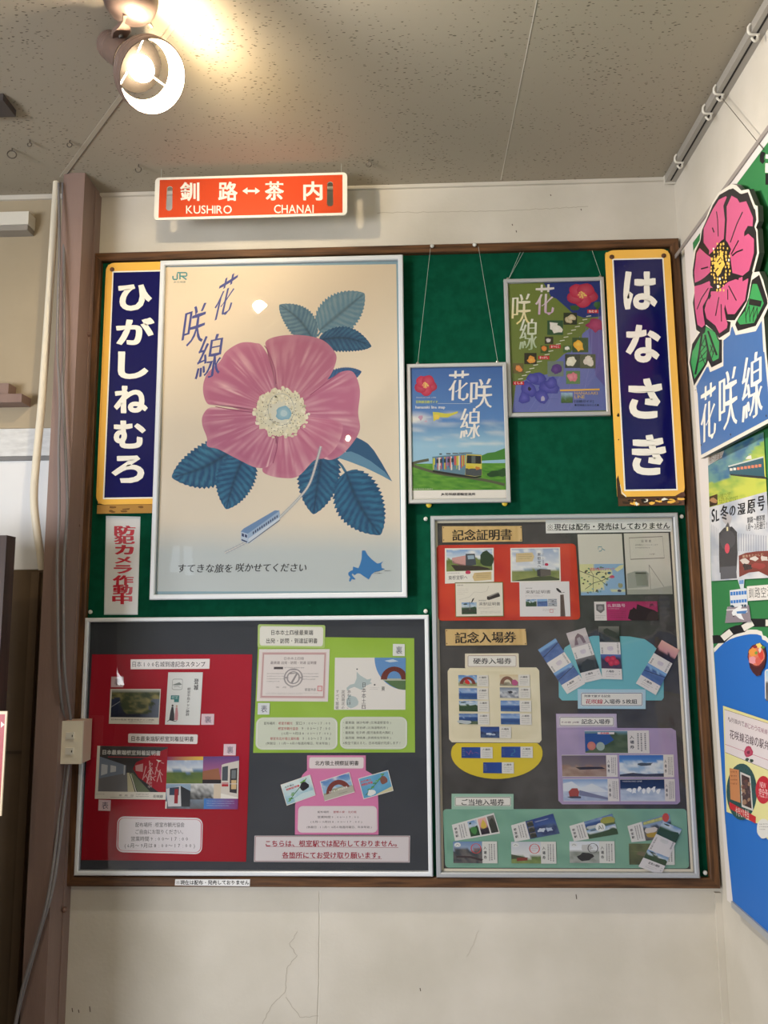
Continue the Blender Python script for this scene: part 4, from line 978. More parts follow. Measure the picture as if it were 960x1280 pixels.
def d_platform(A):
    A.mosaic(.04, 0, 1, .86, 18, 12, lambda u, v: mixc(c(70, 70, 74), c(46, 46, 52), v+fb(u, v, 3, 2)*.8))
    A.poly([(.04, .2), (.42, .36), (.42, .52), (.04, .62)], c(120, 132, 152)); A.poly([(.07, .34), (.16, .36), (.16, .52), (.07, .56)], c(190, 196, 206)); A.poly([(.2, .36), (.28, .38), (.28, .48), (.2, .5)], c(196, 200, 208), True)
    A.poly([(.04, .62), (.44, .5), (.47, .86), (.04, .86)], c(112, 112, 118)); A.poly([(.44, .5), (.47, .5), (.56, .86), (.46, .86)], c(196, 190, 160)); A.poly([(.48, .5), (.52, .5), (.78, .86), (.60, .86)], c(106, 116, 92)); A.line([(.49, .52), (.58, .86)], .012, c(214, 212, 200))
    A.poly([(.52, .42), (.56, .30), (.74, .18), (1, .02), (1, .86), (.90, .86), (.60, .58)], c(164, 24, 44))
    A.poly([(.55, .36), (.66, .32), (.66, .48), (.56, .46)], c(196, 150, 150)); rnd = random.Random(3)
    for k in range(16): x = rnd.uniform(.66, .95); A.line([(x, .25+rnd.uniform(0, .45)), (x+.04, .25+rnd.uniform(0, .45))], .012, c(206, 160, 160), same=False)
    A.text('カムイトゥウポポ', .74, .30, .80, .78, c(220, 196, 196), bold=.0, vert=True); A.poly([(.84, .24), (.92, .26), (.88, .29)], WHITE)
    A.line([(.4, .36), (.4, .54)], .02, c(190, 194, 200)); A.text('日本最東端根室到着証明書', .08, .07, .90, .165, c(232, 232, 232), bold=.015)
    A.line([(.16, .205), (.84, .205)], .012, c(206, 60, 70)); A.text('年  月  日', .34, .91, .54, .95, c(90, 88, 92)); A.scribble(.58, .895, .76, .975, 2, c(110, 108, 112), 8, .7, 12); A.text('花咲線', .82, .91, .96, .97, c(80, 78, 82), bold=.01); A.scribble(.02, .90, .16, .94, 1, c(130, 128, 132), 9, .7, 6)
    A.line([(.22, .965), (.54, .965)], .006, c(150, 148, 150), same=True)
card('postcard', 'postcard of a dark station platform beside a red train, on the red sheet', 'postcard', vw(V, [(116, 630), (438, 636), (428, 876), (104, 872)]), LV[1], d_platform, 'certificates and postcards')
def d_four(A):
    A.mosaic(.0, .0, .5, .52, 16, 10, landf(.5, c(120, 150, 196), c(214, 220, 226), c(70, 96, 56), c(104, 122, 62), 4, .5, (c(110, 140, 176), .12), 1.0)); A.mosaic(0, 0, .5, .07, 6, 1, lambda u, v: mixc(c(150, 60, 110), c(226, 190, 70), u))
    A.mosaic(.5, 0, 1, .52, 12, 8, lambda u, v: mixc(c(96, 66, 130), c(196, 110, 140), v)); A.poly([(.5, .28), (.72, .22), (.76, .5), (.5, .5)], c(150, 96, 70)); A.poly([(.5, .44), (.76, .44), (.76, .52), (.5, .52)], c(40, 36, 42))
    A.poly([(.76, .16), (.80, .14), (1, .08), (1, .78), (.76, .70)], c(206, 198, 190)); A.poly([(.88, .24), (.98, .22), (.98, .7), (.88, .68)], c(54, 50, 54)); A.poly([(.77, .20), (.85, .18), (.85, .46), (.77, .46)], c(72, 78, 88)); A.rect(.77, .5, .86, .57, c(176, 34, 46)); A.rect(.90, .26, .96, .42, c(110, 116, 120)); A.rect(.90, .45, .97, .62, c(206, 176, 130))
    A.mosaic(0, .52, .53, 1, 10, 8, lambda u, v: mixc(c(150, 176, 200), c(90, 90, 96), v+fb(u, v, 4, 6)*.4)); A.poly([(.0, .62), (.2, .56), (.24, .95), (.04, .96)], c(206, 206, 210)); A.poly([(.05, .60), (.18, .58), (.18, .74), (.05, .74)], c(52, 66, 90)); A.rect(.12, .62, .17, .90, c(150, 40, 50)); A.poly([(.2, .56), (.34, .66), (.34, .96), (.22, .96)], c(44, 46, 52))
    A.mosaic(.34, .52, .66, .82, 8, 5, lambda u, v: mixc(c(206, 206, 206), c(60, 60, 62), v+fb(u, v, 5, 8)*.9)); A.mosaic(.53, .80, 1, 1, 8, 2, lambda u, v: mixc(c(60, 120, 190), c(126, 46, 112), u)); A.scribble(.57, .84, .95, .97, 3, c(180, 196, 220), 3, .5, 22)
    A.poly([(.66, .52), (.76, .52), (.76, .8), (.66, .8)], c(206, 190, 170)); A.line([(0, .52), (1, .52)], .01, c(210, 206, 210)); A.rect(.0, .86, .02, 1, WHITE)
card('postcard', 'postcard of four coastline and train pictures, right end of the red sheet', 'postcard', vw(V, [(436, 680), (764, 678), (758, 920), (426, 917)]), LV[1]-.0008, d_four, 'certificates and postcards')
def info(view, lines, col, accents=(), edge=None):
    def d(A):
        if edge: A.line(rr(.015, .05, .985, .95, .06, .15), .010, edge, closed=True)
        A.view(*view)
        for k, (tx, b_) in enumerate(lines):
            a = [i for i in accents if i == k]; A.text(tx, *b_, c(160, 36, 56) if a else mul(col, .62), bold=.008, same=k > 0)
    return d
GT = c(104, 100, 106)
card('information_slip', 'rounded white slip of opening hours ９：００～１７：００ low on the red sheet', 'paper slip', vw(V, [(208, 952), (598, 960), (594, 1126), (202, 1116)]), LV[1],
     info(V, [('配布場所：根室市観光協会', (290, 980, 514, 1002)), ('ご自由にお取りください。', (290, 1012, 508, 1034)), ('営業時間９：００～１７：００', (270, 1044, 530, 1066)), ('（６月～９月は８：００～１７：００）', (240, 1076, 562, 1100))], GT, (), c(190, 70, 90)), 'information slips', c(222, 216, 222), rr(0, 0, 1, 1, .08, .19), M['laminate'])
V = (300, 760, 3.656)
GRN = c(150, 186, 72)
card('green_sheet', 'lime green backing sheet in the upper right of the wide display frame', 'backing sheet', vw(V, [(84, 130), (796, 138), (800, 660), (60, 662)]), LV[0],
     lambda A: A.mosaic(0, 0, 1, 1, 8, 6, lambda u, v: mixc(c(158, 194, 84), c(144, 180, 62), .5+fb(u, v, 3, 3))), None, GRN, outline=[(.0, 0), (1, 0), (1, 1), (0, 1)], mat=M['card'])
card('heading_slip', 'pale green-edged slip reading 出発・訪問・到達証明書 at the top of the lime sheet', 'paper slip', vw(V, [(82, 74), (390, 78), (388, 184), (80, 180)]), LV[1],
     heading(V, None, ['日本本土四極最東端', '出発・訪問・到達証明書'], [(143, 100, 334, 124), (120, 138, 354, 162)], BLACK, WHITE, (c(224, 224, 214), c(228, 226, 218))), 'printed heading slips', c(176, 202, 120), rr(0, 0, 1, 1, .03, .08), M['laminate'])
def d_cert(A):
    A.frame(.045, .06, .955, .94, .03, .045, c(206, 178, 176)); A.frame(.06, .085, .94, .915, .008, .011, c(176, 132, 136)); rnd = random.Random(2)
    for k in range(36):
        A.rect(.06+k*.0245, .07, .07+k*.0245, .09, c(190, 146, 150), same=k > 0); A.rect(.06+k*.0245, .905, .07+k*.0245, .93, c(190, 146, 150), same=True)
    A.text('日本本土四極', .36, .15, .64, .205, c(120, 104, 108)); A.text('最東端 出発・訪問・到達 証明書', .17, .23, .82, .29, c(110, 96, 100), bold=.006, same=True)
    A.rect(.22, .34, .35, .385, c(76, 70, 74)); A.scribble(.37, .345, .78, .38, 1, c(120, 114, 118), 3, .9, 16)
    cx, cy = .50, .545
    for r0 in (.125, .085): A.line([(cx+r0*math.cos(a), cy+r0*1.33*math.sin(a)) for a in [k*math.pi/14 for k in range(28)]], .022, c(156, 150, 152), closed=True)
    A.line([(cx-.06, cy-.08), (cx+.05, cy-.08), (cx-.02, cy+.1)], .03, c(146, 140, 142)); A.line([(cx-.12, cy), (cx-.07, cy)], .03, c(156, 150, 152)); A.line([(cx+.07, cy), (cx+.12, cy)], .03, c(156, 150, 152)); A.line([(cx-.06, cy-.15), (cx+.06, cy-.15)], .02, c(156, 150, 152))
    A.scribble(.13, .46, .37, .66, 4, c(126, 120, 124), 6, .55, 12); A.scribble(.63, .46, .86, .62, 3, c(126, 120, 124), 7, .55, 12); A.text('年  月  日', .26, .715, .5, .745, c(120, 114, 118)); A.text('根室市長', .67, .745, .83, .80, c(90, 86, 90)); A.scribble(.12, .835, .86, .88, 2, c(140, 134, 138), 4, .6, 40)
    A.frame(.845, .70, .915, .80, .01, .014, c(206, 110, 116)); A.scribble(.858, .72, .905, .785, 3, c(206, 110, 116), 5, .7, 4)
card('certificate', 'landscape white certificate with an ornamental border and a grey emblem, on the lime sheet', 'certificate', vw(V, [(88, 188), (410, 188), (402, 428), (76, 426)]), LV[1], d_cert, 'certificates and postcards', c(222, 214, 212))
def d_mapcard(A):
    HK = c(176, 190, 192)
    A.poly([(.31, .27), (.36, .34), (.46, .42), (.52, .40), (.50, .47), (.53, .49), (.44, .54), (.38, .62), (.28, .56), (.22, .59), (.18, .64), (.17, .58), (.22, .52), (.28, .50), (.31, .40)], HK); A.blob(.25, .85, .085, .12, HK, 14, .08, 2); A.blob(.22, .74, .03, .03, HK, 7, .3, 3)
    cx, cy = .97, .08
    arc = [(.56+.0, .0)] + [(.56+.44*(1-math.cos(a)), .62*math.sin(a)) for a in [math.pi/2*k/12 for k in range(13)]]
    A.poly(arc+[(1, .62), (1, 0)], c(96, 142, 196))
    A.poly([(.70, .44), (1, .42), (1, .62), (.90, .605), (.80, .54)], c(84, 112, 74)); A.poly([(.66, .40), (1, .40), (1, .44), (.69, .44)], c(170, 176, 160))
    out = [(.84-.19*math.cos(a), .42-.25*math.sin(a)) for a in [math.pi*k/14 for k in range(15)]]; inn = [(.84-.10*math.cos(a), .42-.16*math.sin(a)) for a in [math.pi*k/14 for k in range(15)]]
    out = [(min(x, 1), y) for x, y in out]; A.poly(out+inn[::-1], c(104, 46, 40)); A.poly([(.70, .06), (.82, .03), (.9, .07), (.78, .09)], c(190, 206, 220))
    K = c(70, 68, 74); A.text('日本本土四', .385, .48, .445, .985, K, vert=True, xb=.01); A.text('あなたは、', .18, .62, .235, .98, K, vert=True); A.text('定西南北の', .10, .62, .15, .99, K, vert=True, same=True); A.text('すべて踏破', .02, .62, .065, .99, K, vert=True, same=True); A.text('東', .66, .55, .71, .64, K, bold=.01); A.blob(.315, .22, .012, .014, K, 8, 0, 4); A.blob(.565, .52, .013, .016, K, 8, 0, 5); A.scribble(.5, .57, .63, .63, 2, c(150, 146, 150), 3, .5, 10)
card('map_card', 'white card with a grey island map and an arch photo on the lime sheet', 'card', vw(V, [(434, 227), (757, 227), (756, 465), (430, 465)]), LV[1], d_mapcard, 'certificates and postcards', c(224, 220, 216))
side_slip('表', V, [(82, 434), (136, 434), (134, 487), (80, 487)], 'under the bordered certificate', c(214, 218, 222)); side_slip('裏', V, [(699, 164), (753, 165), (753, 220), (698, 219)], 'at the upper right of the lime sheet', c(222, 224, 222))
card('information_slip', 'rounded pale slip of opening times with red words, low left on the lime sheet', 'paper slip', vw(V, [(74, 500), (446, 500), (446, 648), (70, 648)]), LV[1],
     info(V, [('配布場所：', (110, 520, 168, 534)), ('根室市観光', (176, 520, 240, 534)), ('窓口９：００～１７：００', (255, 519, 412, 534)), ('根室市観光協会', (174, 544, 266, 558)), ('９：００～１７：００', (282, 544, 412, 558)), ('（６月～９月は８：００～１７：００）', (190, 567, 416, 582)), ('根室市北方領土資料館', (138, 590, 270, 604)), ('９：００～１７：００', (286, 590, 412, 604)), ('（休館日：１１月～４月の毎週月曜日、年末年始）', (118, 612, 410, 627))], c(112, 116, 112), (1, 3, 6), c(226, 228, 220)), 'information slips', c(206, 212, 196), rr(0, 0, 1, 1, .09, .2), M['laminate'])
card('information_slip', 'rounded pale slip listing four capes, low right on the lime sheet', 'paper slip', vw(V, [(458, 497), (764, 497), (764, 646), (456, 645)]), LV[1],
     info(V, [('・最東端  納沙布岬（北海道根室市）', (472, 517, 690, 532)), ('・最北端  宗谷岬（北海道稚内市）', (472, 541, 676, 555)), ('・最南端  佐多岬（鹿児島県南大隅町）', (472, 563, 698, 578)), ('・最西端  神崎鼻（長崎県佐世保市）', (472, 587, 690, 601)), ('４枚全て揃えると、日本地図が完成します！', (470, 610, 732, 624))], c(118, 122, 118), (), c(226, 228, 220)), 'information slips', c(206, 212, 196), rr(0, 0, 1, 1, .11, .2), M['laminate'])
V = (340, 930, 5.647)
PINK = c(214, 126, 172)
q = vw(V, [(166, 80), (750, 80), (752, 640), (162, 640)])
card('pink_sheet', 'pink bell-shaped backing sheet at the bottom of the wide display frame', 'backing sheet', q, LV[0], lambda A: None, None, PINK,
     outline=[(.14, 0), (.85, 0), (.85, .19), (.93, .24), (.97, .32), (.995, .5), (1, .63), (1, 1), (0, 1), (0, .63), (.02, .5), (.05, .32), (.09, .24), (.14, .19)], mat=M['card'])
card('heading_slip', 'white slip edged in pink reading 北方領土視察証明書', 'paper slip', vw(V, [(250, 82), (662, 82), (660, 184), (247, 184)]), LV[1],
     heading(V, None, ['北方領土視察証明書'], [(304, 118, 612, 152)], BLACK, WHITE, (c(214, 150, 180), c(226, 216, 218)), bold=.02), 'printed heading slips', c(216, 134, 176), rr(0, 0, 1, 1, .02, .08), M['laminate'])
card('information_slip', 'rounded white slip of opening times low on the pink sheet', 'paper slip', vw(V, [(186, 438), (740, 438), (744, 626), (180, 626)]), LV[1],
     info(V, [('配布場所：', (322, 472, 416, 488)), ('望郷の家・北方館', (432, 472, 596, 488)), ('営業時間９：００～１７：００', (322, 507, 612, 524)), ('（５月～９月は８：００～１７：００）', (272, 542, 636, 560)), ('（休館日：１１月～４月の毎週月曜日、年末年始）', (244, 578, 704, 598))], c(108, 102, 108), (1,), c(226, 206, 214)), 'information slips', c(222, 212, 216), rr(0, 0, 1, 1, .06, .16), M['laminate'])
def d_branch(A, sky, seed):
    A.mosaic(.02, .03, .98, .97, 12, 9, lambda u, v: mixc(sky[0], sky[1], v+fb(u, v, 3, seed)*.9)); A.line([(.1, .85), (.35, .6), (.55, .42), (.85, .1)], .03, c(70, 120, 60))
    rnd = random.Random(seed)
    for k in range(9): t_ = rnd.uniform(0, 1); A.blob(.15+t_*.7+rnd.uniform(-.05, .05), .80-t_*.7+rnd.uniform(-.08, .08), .06, .03, rnd.choice([c(70, 140, 60), c(104, 164, 70)]), 7, .3, k)
def d_c1(A): d_branch(A, (c(214, 226, 226), c(150, 190, 206)), 4); A.text('北方領土', .10, .14, .42, .22, c(50, 50, 56), bold=.02); A.text('視察証明書', .12, .26, .58, .36, c(206, 50, 60), bold=.03); A.blob(.72, .42, .14, .2, c(34, 34, 42), 12, .15, 2); A.poly([(.3, .8), (.6, .7), (.95, .72), (.97, .95), (.3, .97)], c(196, 216, 220))
def d_c3(A): d_branch(A, (c(110, 170, 206), c(90, 156, 196)), 9); A.text('北方領土', .04, .14, .40, .24, c(206, 70, 70), bold=.03); A.text('視察証明書', .04, .28, .42, .40, c(206, 70, 70), bold=.03); A.blob(.78, .40, .11, .2, c(130, 84, 74), 11, .15, 2); A.blob(.3, .8, .16, .14, c(226, 228, 226), 10, .25, 3); A.poly([(.5, .92), (.98, .78), (.98, .97), (.4, .97)], c(206, 200, 160))
def d_c2(A): photo(A, .02, .03, .98, .97, 'arch', 5, 12, 10); A.poly([(.0, .72), (1, .66), (1, .97), (0, .97)], c(176, 172, 160)); A.text('北方領土視察証明書', .2, .60, .82, .70, WHITE, bold=.03); A.scribble(.5, .84, .9, .92, 1, c(100, 96, 96), 3, .8, 14)
card('souvenir_card', 'tilted white card with green branches and a black bird over the pink sheet', 'card', vw(V, [(60, 288), (270, 216), (308, 362), (104, 436)]), LV[1]-.0008, d_c1, 'tilted souvenir cards')
card('souvenir_card', 'tilted card of a brown arch monument, middle of the pink sheet', 'card', vw(V, [(338, 264), (546, 198), (584, 340), (372, 404)]), LV[1]-.0008, d_c2, 'tilted souvenir cards')
card('souvenir_card', 'tilted blue card with a green branch, right edge of the pink sheet', 'card', vw(V, [(608, 244), (820, 184), (858, 330), (646, 390)]), LV[1]-.0008, d_c3, 'tilted souvenir cards')
V = (310, 1030, 4.3636)
def d_notice(A):
    A.frame(0.004, .02, .996, .98, .004, .02, c(150, 110, 116)); A.view(*V); K = c(156, 30, 56)
    A.text('こちらは、根室駅では配布しておりません。', 96, 88, 812, 124, K, bold=.022, res=2); A.text('各箇所にてお受け取り願います。', 186, 152, 722, 188, K, bold=.022, res=2, same=True)
    A.line([(96, 122), (820, 129)], 2, K, same=True); A.line([(184, 186), (730, 190)], 2, K, same=True)
card('pickup_notice', 'wide pale slip with two dark red underlined lines at the bottom of the wide frame', 'notice', vw(V, [(36, 64), (884, 64), (882, 210), (32, 206)]), LV[0], d_notice, None, c(216, 208, 212), mat=M['laminate'])
V = (90, 760, 3.657)
def d_strip(A): A.view(*V); A.text('※現在は配布・発売しておりません', 476, 1244, 810, 1266, BLACK, bold=.03)
card('notice_strip', 'narrow white paper strip reading 発売しておりません on the bottom wooden rail', 'notice', vw(V, [(472, 1240), (814, 1240), (812, 1272), (470, 1268)]), -.0302, d_strip, None, c(226, 226, 228), thick=.0003)
# ---- lower right frame of tickets
V = (530, 640, 5.0526)
WD = c(206, 176, 122)
def plaque(label, q, text, tb):
    def d(A):
        A.mosaic(0, 0, 1, 1, 30, 2, lambda u, v: mixc(c(214, 184, 130), c(196, 162, 104), .5+noise.noise(Vector((u*22, v*.6, 1)))*.8)); A.view(*V)
        A.text(text, *tb, c(36, 30, 28), bold=.012, xb=.02, res=3, slope=-6)
        x0, y0 = q[0]; x1, y1 = q[2]
        for k, (x, y) in enumerate(((x0+8, y0+9), (x1-9, y0+8), (x0+9, y1-9), (x1-9, y1-8))): A.blob(x, y, 4, 4, c(90, 70, 50), 8, 0, 1, same=k > 0)
    card('wooden_plaque', label, 'plaque', vw(V, q), LV[0]-.0008, d, 'thin wooden heading plaques', WD, thick=.0012)
plaque('thin wooden plaque with brush letters 記念証明書 at the top of the ticket frame', [(115, 90), (617, 88), (621, 186), (117, 192)], '記念証明書', (178, 108, 556, 180))
plaque('thin wooden plaque with brush letters 記念入場券 below the orange-red sheet', [(135, 740), (642, 738), (650, 840), (138, 844)], '記念入場券', (195, 756, 582, 828))
V4 = (660, 640, 4.8)
def d_n(A): A.view(*V4); A.text('※現在は配布・発売はしておりません', 116, 66, 852, 106, BLACK, bold=.022, res=2, slope=-10); A.line([(116, 110), (854, 103)], 2.5, BLACK)
card('notice_strip', 'wide white paper strip reading 発売はしておりません at the top right of the ticket frame', 'notice', vw(V4, [(105, 48), (864, 40), (862, 118), (108, 128)]), LV[0]-.0008, d_n, None, c(226, 226, 224))
ORR = c(196, 62, 44)
card('orange_red_sheet', 'orange-red backing sheet under the four station certificates', 'backing sheet', [(545.5, 681.5), (719.5, 679.5), (725.5, 774.5), (547.8, 776)], LV[0],
     lambda A: A.mosaic(.01, .01, .99, .99, 16, 10, lambda u, v: mixc(c(206, 72, 50), c(182, 50, 44), .5+fb(u, v, 4, 7))), None, ORR, rr(0, 0, 1, 1, .03, .05), mat=M['card'])
def d_p1(A):
    photo(A, .03, .04, .97, .66, 'train', 11, 20, 12); A.blob(.47, .70, .05, .06, c(190, 60, 90), 10, .15, 2); A.text('東根室駅へ', .07, .78, .46, .90, c(66, 62, 70)); A.scribble(.05, .70, .40, .745, 1, c(120, 112, 118), 3, .8, 14)
    A.poly([(.60, .72), (.95, .70), (.95, .94), (.6, .96), (.56, .84)], c(206, 182, 134)); A.scribble(.64, .74, .92, .90, 3, c(110, 92, 70), 5, .6, 10)
card('certificate', 'white-edged postcard of a red and white railcar, upper left on the orange-red sheet', 'certificate', vw((540, 675, 9.6), [(154, 100), (740, 94), (744, 500), (156, 524)]), LV[1], d_p1, 'certificates and postcards')
def d_p2(A):
    A.frame(0, 0, 1, 1, .015, .025, c(112, 112, 62)); A.line([(.08, .5), (.3, .42), (.4, .28), (.55, .3), (.66, .26), (.7, .12)], .008, c(186, 180, 170)); A.scribble(.05, .18, .28, .38, 4, c(176, 168, 160), 3, .5, 12); A.text('根室本線', .05, .06, .17, .10, c(110, 104, 100))
    photo(A, .13, .58, .44, .92, 'hill', 4, 8, 6); A.poly([(.13, .80), (.28, .74), (.44, .8), (.44, .86), (.14, .88)], c(60, 66, 56)); A.poly([(.33, .58), (.36, .48), (.40, .45), (.37, .54), (.345, .59)], c(30, 30, 32)); A.line([(.30, .56), (.30, .8)], .012, c(120, 112, 106))
    A.poly([(.66, .42), (.90, .30), (.93, .38), (.93, .42), (.70, .52), (.66, .50)], c(58, 54, 54)); A.poly([(.67, .41), (.88, .30), (.92, .31), (.71, .43)], c(150, 146, 140)); A.text('来駅証明書', .49, .58, .93, .68, c(84, 80, 84)); A.scribble(.48, .73, .8, .79, 2, c(130, 124, 128), 5, .6, 18); A.scribble(.52, .84, .94, .92, 2, c(120, 114, 118), 6, .6, 26); A.text('東根室駅', .48, .51, .64, .55, c(120, 114, 118))
card('certificate', 'olive-edged cream certificate with an eagle and a small railcar, lower left on the orange-red sheet', 'certificate', vw((540, 675, 9.6), [(274, 510), (852, 502), (862, 918), (282, 926)]), LV[1]-.0010, d_p2, 'certificates and postcards', c(222, 216, 204))
def d_p3(A):
    photo(A, .025, .03, .975, .97, 'railcar', 8, 22, 14); A.poly([(.11, .16), (.44, .14), (.48, .26), (.44, .40), (.11, .42)], c(206, 184, 140)); A.scribble(.16, .18, .43, .36, 3, c(116, 96, 70), 3, .6, 9)
    A.text('東根室へ', .54, .15, .61, .58, c(60, 64, 90), bold=.01, vert=True, gap=.1); A.text('ようこそ最東端', .64, .16, .67, .52, c(96, 96, 116), vert=True); A.blob(.72, .50, .035, .045, c(176, 30, 70), 9, .15, 2)
card('certificate', 'postcard of a grey railcar before the sea under clouds, upper right on the orange-red sheet', 'certificate', vw((625, 675, 9.6), [(124, 96), (720, 88), (730, 496), (130, 508)]), LV[1], d_p3, 'certificates and postcards')
def d_p4(A):
    A.text('来駅証明書', .12, .24, .62, .34, c(78, 74, 80)); A.text('東根室駅', .12, .165, .26, .20, c(120, 114, 118)); A.scribble(.11, .38, .5, .46, 2, c(150, 144, 148), 5, .6, 20)
    photo(A, .12, .50, .335, .71, 'hill', 3, 8, 5); photo(A, .345, .50, .555, .71, 'bridge', 4, 8, 5); photo(A, .565, .50, .74, .60, 'snow', 5, 6, 3); photo(A, .565, .61, .74, .71, 'snow', 6, 6, 3)
    A.poly([(.81, .38), (.88, .37), (.90, 1), (.80, 1)], c(92, 78, 72)); A.line([(.84, .4), (.85, 1)], .012, c(60, 50, 48)); A.poly([(.73, .19), (.77, .19), (.83, .28), (.84, .33), (.79, .31), (.745, .25)], c(34, 34, 36)); A.line([(.83, .33), (.9, .31)], .012, c(70, 66, 66)); A.scribble(.45, .78, .72, .86, 2, c(120, 110, 114), 7, .6, 16); A.frame(.59, .79, .66, .89, .008, .011, c(190, 90, 100))
card('certificate', 'white certificate with an eagle on a post, lower right on the orange-red sheet', 'certificate', vw((625, 675, 9.6), [(232, 506), (830, 496), (846, 916), (240, 918)]), LV[1]-.0010, d_p4, 'certificates and postcards', c(220, 216, 218))
V3 = (715, 660, 7.3846)
def d_l1(A):
    A.rect(0, .0, 1, .49, c(206, 202, 192)); A.mosaic(0, .49, 1, 1, 20, 14, lambda u, v: c(140, 172, 206) if (v < .18-.0*u and u > .3) or (u > .62+.12*math.sin(v*6) and v < .8) or v > .86+.06*math.sin(u*9) else mixc(c(214, 208, 164), c(204, 206, 150), fb(u, v, 5, 2)+.5))
    A.line([(.45, .25), (.45, .21), (.53, .21), (.53, .26), (.50, .28), (.46, .28)], .012, c(60, 130, 150)); A.line([(.54, .24), (.6, .27)], .012, c(60, 130, 150))
    for k, pts in enumerate(([(0, .6), (.2, .66), (.4, .72), (.6, .85)], [(.1, .9), (.3, .8), (.5, .76), (.68, .7)], [(.2, .55), (.3, .66), (.28, .95)])): A.line(pts, .010, c(70, 74, 76), same=k > 0)
    rnd = random.Random(3)
    for k in range(34): A.blob(rnd.uniform(.03, .6), rnd.uniform(.53, .97), rnd.uniform(.012, .035), rnd.uniform(.008, .02), rnd.choice([c(70, 84, 78), c(90, 130, 110), c(96, 84, 70), c(110, 150, 170)]), 6, .4, k)
    A.text('根室半島ガイドマップ', .24, .55, .78, .60, c(206, 110, 120), bold=.02); A.scribble(.42, .62, .6, .65, 1, c(90, 86, 90), 3, .8, 6); A.blob(.72, .70, .06, .025, c(190, 80, 110), 9, .1, 3); A.blob(.66, .64, .05, .02, c(60, 90, 120), 8, .2, 4); A.poly([(.78, .58), (.9, .52), (1, .5), (.98, .56), (.85, .62)], c(206, 204, 160)); A.blob(.9, .84, .05, .04, c(150, 150, 120), 8, .3, 5); A.blob(.86, .93, .05, .02, c(80, 70, 90), 7, .3, 6)
card('leaflet', 'upright leaflet, plain top and coloured peninsula map below, right of the orange-red sheet', 'leaflet', vw(V3, [(50, 58), (460, 54), (494, 618), (84, 622)]), LV[1], d_l1, None, c(206, 202, 192))
def d_l2(A):
    A.mosaic(0, .0, 1, 1, 8, 10, lambda u, v: mixc(c(206, 202, 192), c(176, 176, 168), max(0, v-.55)*2+fb(u, v, 3, 5)*.3)); A.line([(.11, .075), (.86, .06), (.87, .41), (.12, .425)], .012, c(120, 112, 106), closed=True)
    A.text('証明書', .38, .11, .60, .15, c(90, 84, 84), gap=.4); A.text('証明書をここにしるします', .24, .18, .75, .205, c(110, 104, 104)); A.scribble(.24, .23, .70, .27, 1, c(126, 120, 118), 3, .7, 14); A.scribble(.55, .335, .74, .38, 1, c(110, 100, 100), 4, .8, 6)
    A.poly([(.02, .66), (.2, .62), (.45, .62), (.5, .66), (.48, .88), (.02, .90)], c(156, 158, 150)); A.poly([(.2, .64), (.45, .64), (.48, .86), (.22, .86)], c(140, 144, 132), True); A.line([(.52, .52), (.52, .92)], .012, c(140, 138, 130)); A.line([(.52, .52), (.82, .88)], .012, c(140, 138, 130)); A.poly([(.0, .92), (.5, .92), (1, .86), (1, 1), (0, 1)], c(160, 160, 152))
card('leaflet', 'upright grey leaflet with a framed text above a pale drawing in the ticket frame', 'leaflet', vw(V3, [(478, 50), (890, 44), (930, 610), (510, 614)]), LV[1], d_l2, None, c(204, 200, 192))
def d_mg(A):
    A.rect(0, .02, .19, .98, c(216, 208, 208)); A.mosaic(.19, 0, 1, 1, 10, 4, lambda u, v: mixc(c(176, 46, 106), c(150, 36, 86), u+fb(u, v, 3, 3)*.5)); A.poly([(.03, .14), (.16, .14), (.16, .45), (.10, .62), (.03, .45)], c(110, 104, 108)); A.blob(.095, .34, .04, .13, c(150, 144, 148), 10, .1, 2); A.scribble(.02, .72, .18, .94, 2, c(120, 112, 116), 3, .6, 8)
    A.text('SL釧路号', .21, .12, .49, .30, c(214, 190, 200), bold=.01); A.scribble(.22, .36, .48, .44, 1, c(206, 180, 190), 4, .8, 12); A.scribble(.24, .50, .50, .92, 4, c(84, 24, 56), 5, .5, 14)
    A.poly([(.52, .9), (.56, .45), (.6, .4), (.62, .3), (.66, .42), (.68, .14), (.78, .28), (.95, .48), (1, .60), (1, 1), (.58, 1)], c(46, 22, 36)); A.poly([(.84, .66), (.9, .5), (1, .56), (1, .98), (.8, .98)], c(60, 40, 46)); A.text('JR', .87, .12, .95, .30, c(70, 20, 46), bold=.03)
card('ticket', 'long magenta ticket with a dark steam locomotive and a white stub', 'ticket', vw(V3, [(204, 680), (786, 676), (800, 852), (210, 854)]), LV[1], d_mg, 'single tickets')
CRM = c(222, 212, 184)
V5 = (550, 810, 6.857)
card('cream_sheet', 'cream backing sheet with rounded corners and a top tab, under nine small tickets', 'backing sheet', vw(V5, [(62, 48), (845, 48), (872, 812), (78, 808)]), LV[0],
     lambda A: A.mosaic(.03, .20, .97, .96, 14, 10, lambda u, v: mixc(c(226, 216, 190), c(214, 204, 174), .5+fb(u, v, 4, 3))), None, CRM, [(.195, 0), (.775, -.004), (.78, .155), (.97, .155), (1, .19), (1, .97), (.975, 1), (.03, 1), (0, .965), (0, .20), (.025, .163), (.195, .165)], mat=M['card'])
def tab_heading(label, view, q, text, tb, base, line, red=None):
    def d(A):
        (x0, y0), (x1, _), (_, y1), _ = q
        A.view(*view); A.rrect(x0, y0, x1, y1, 8, 8, c(224, 220, 214)); A.line(rr(x0+4, y0+4, x1-4, y1-4, 9, 9), 3.5, line, closed=True)
        for k, (tx, b_, col) in enumerate(text): A.text(tx, *b_, col, bold=.006, xb=.018, res=2, same=k > 0)
    return card('heading_slip', label, 'paper slip', vw(view, tb), LV[1], d, 'printed heading slips', base)
INK = c(40, 38, 44)
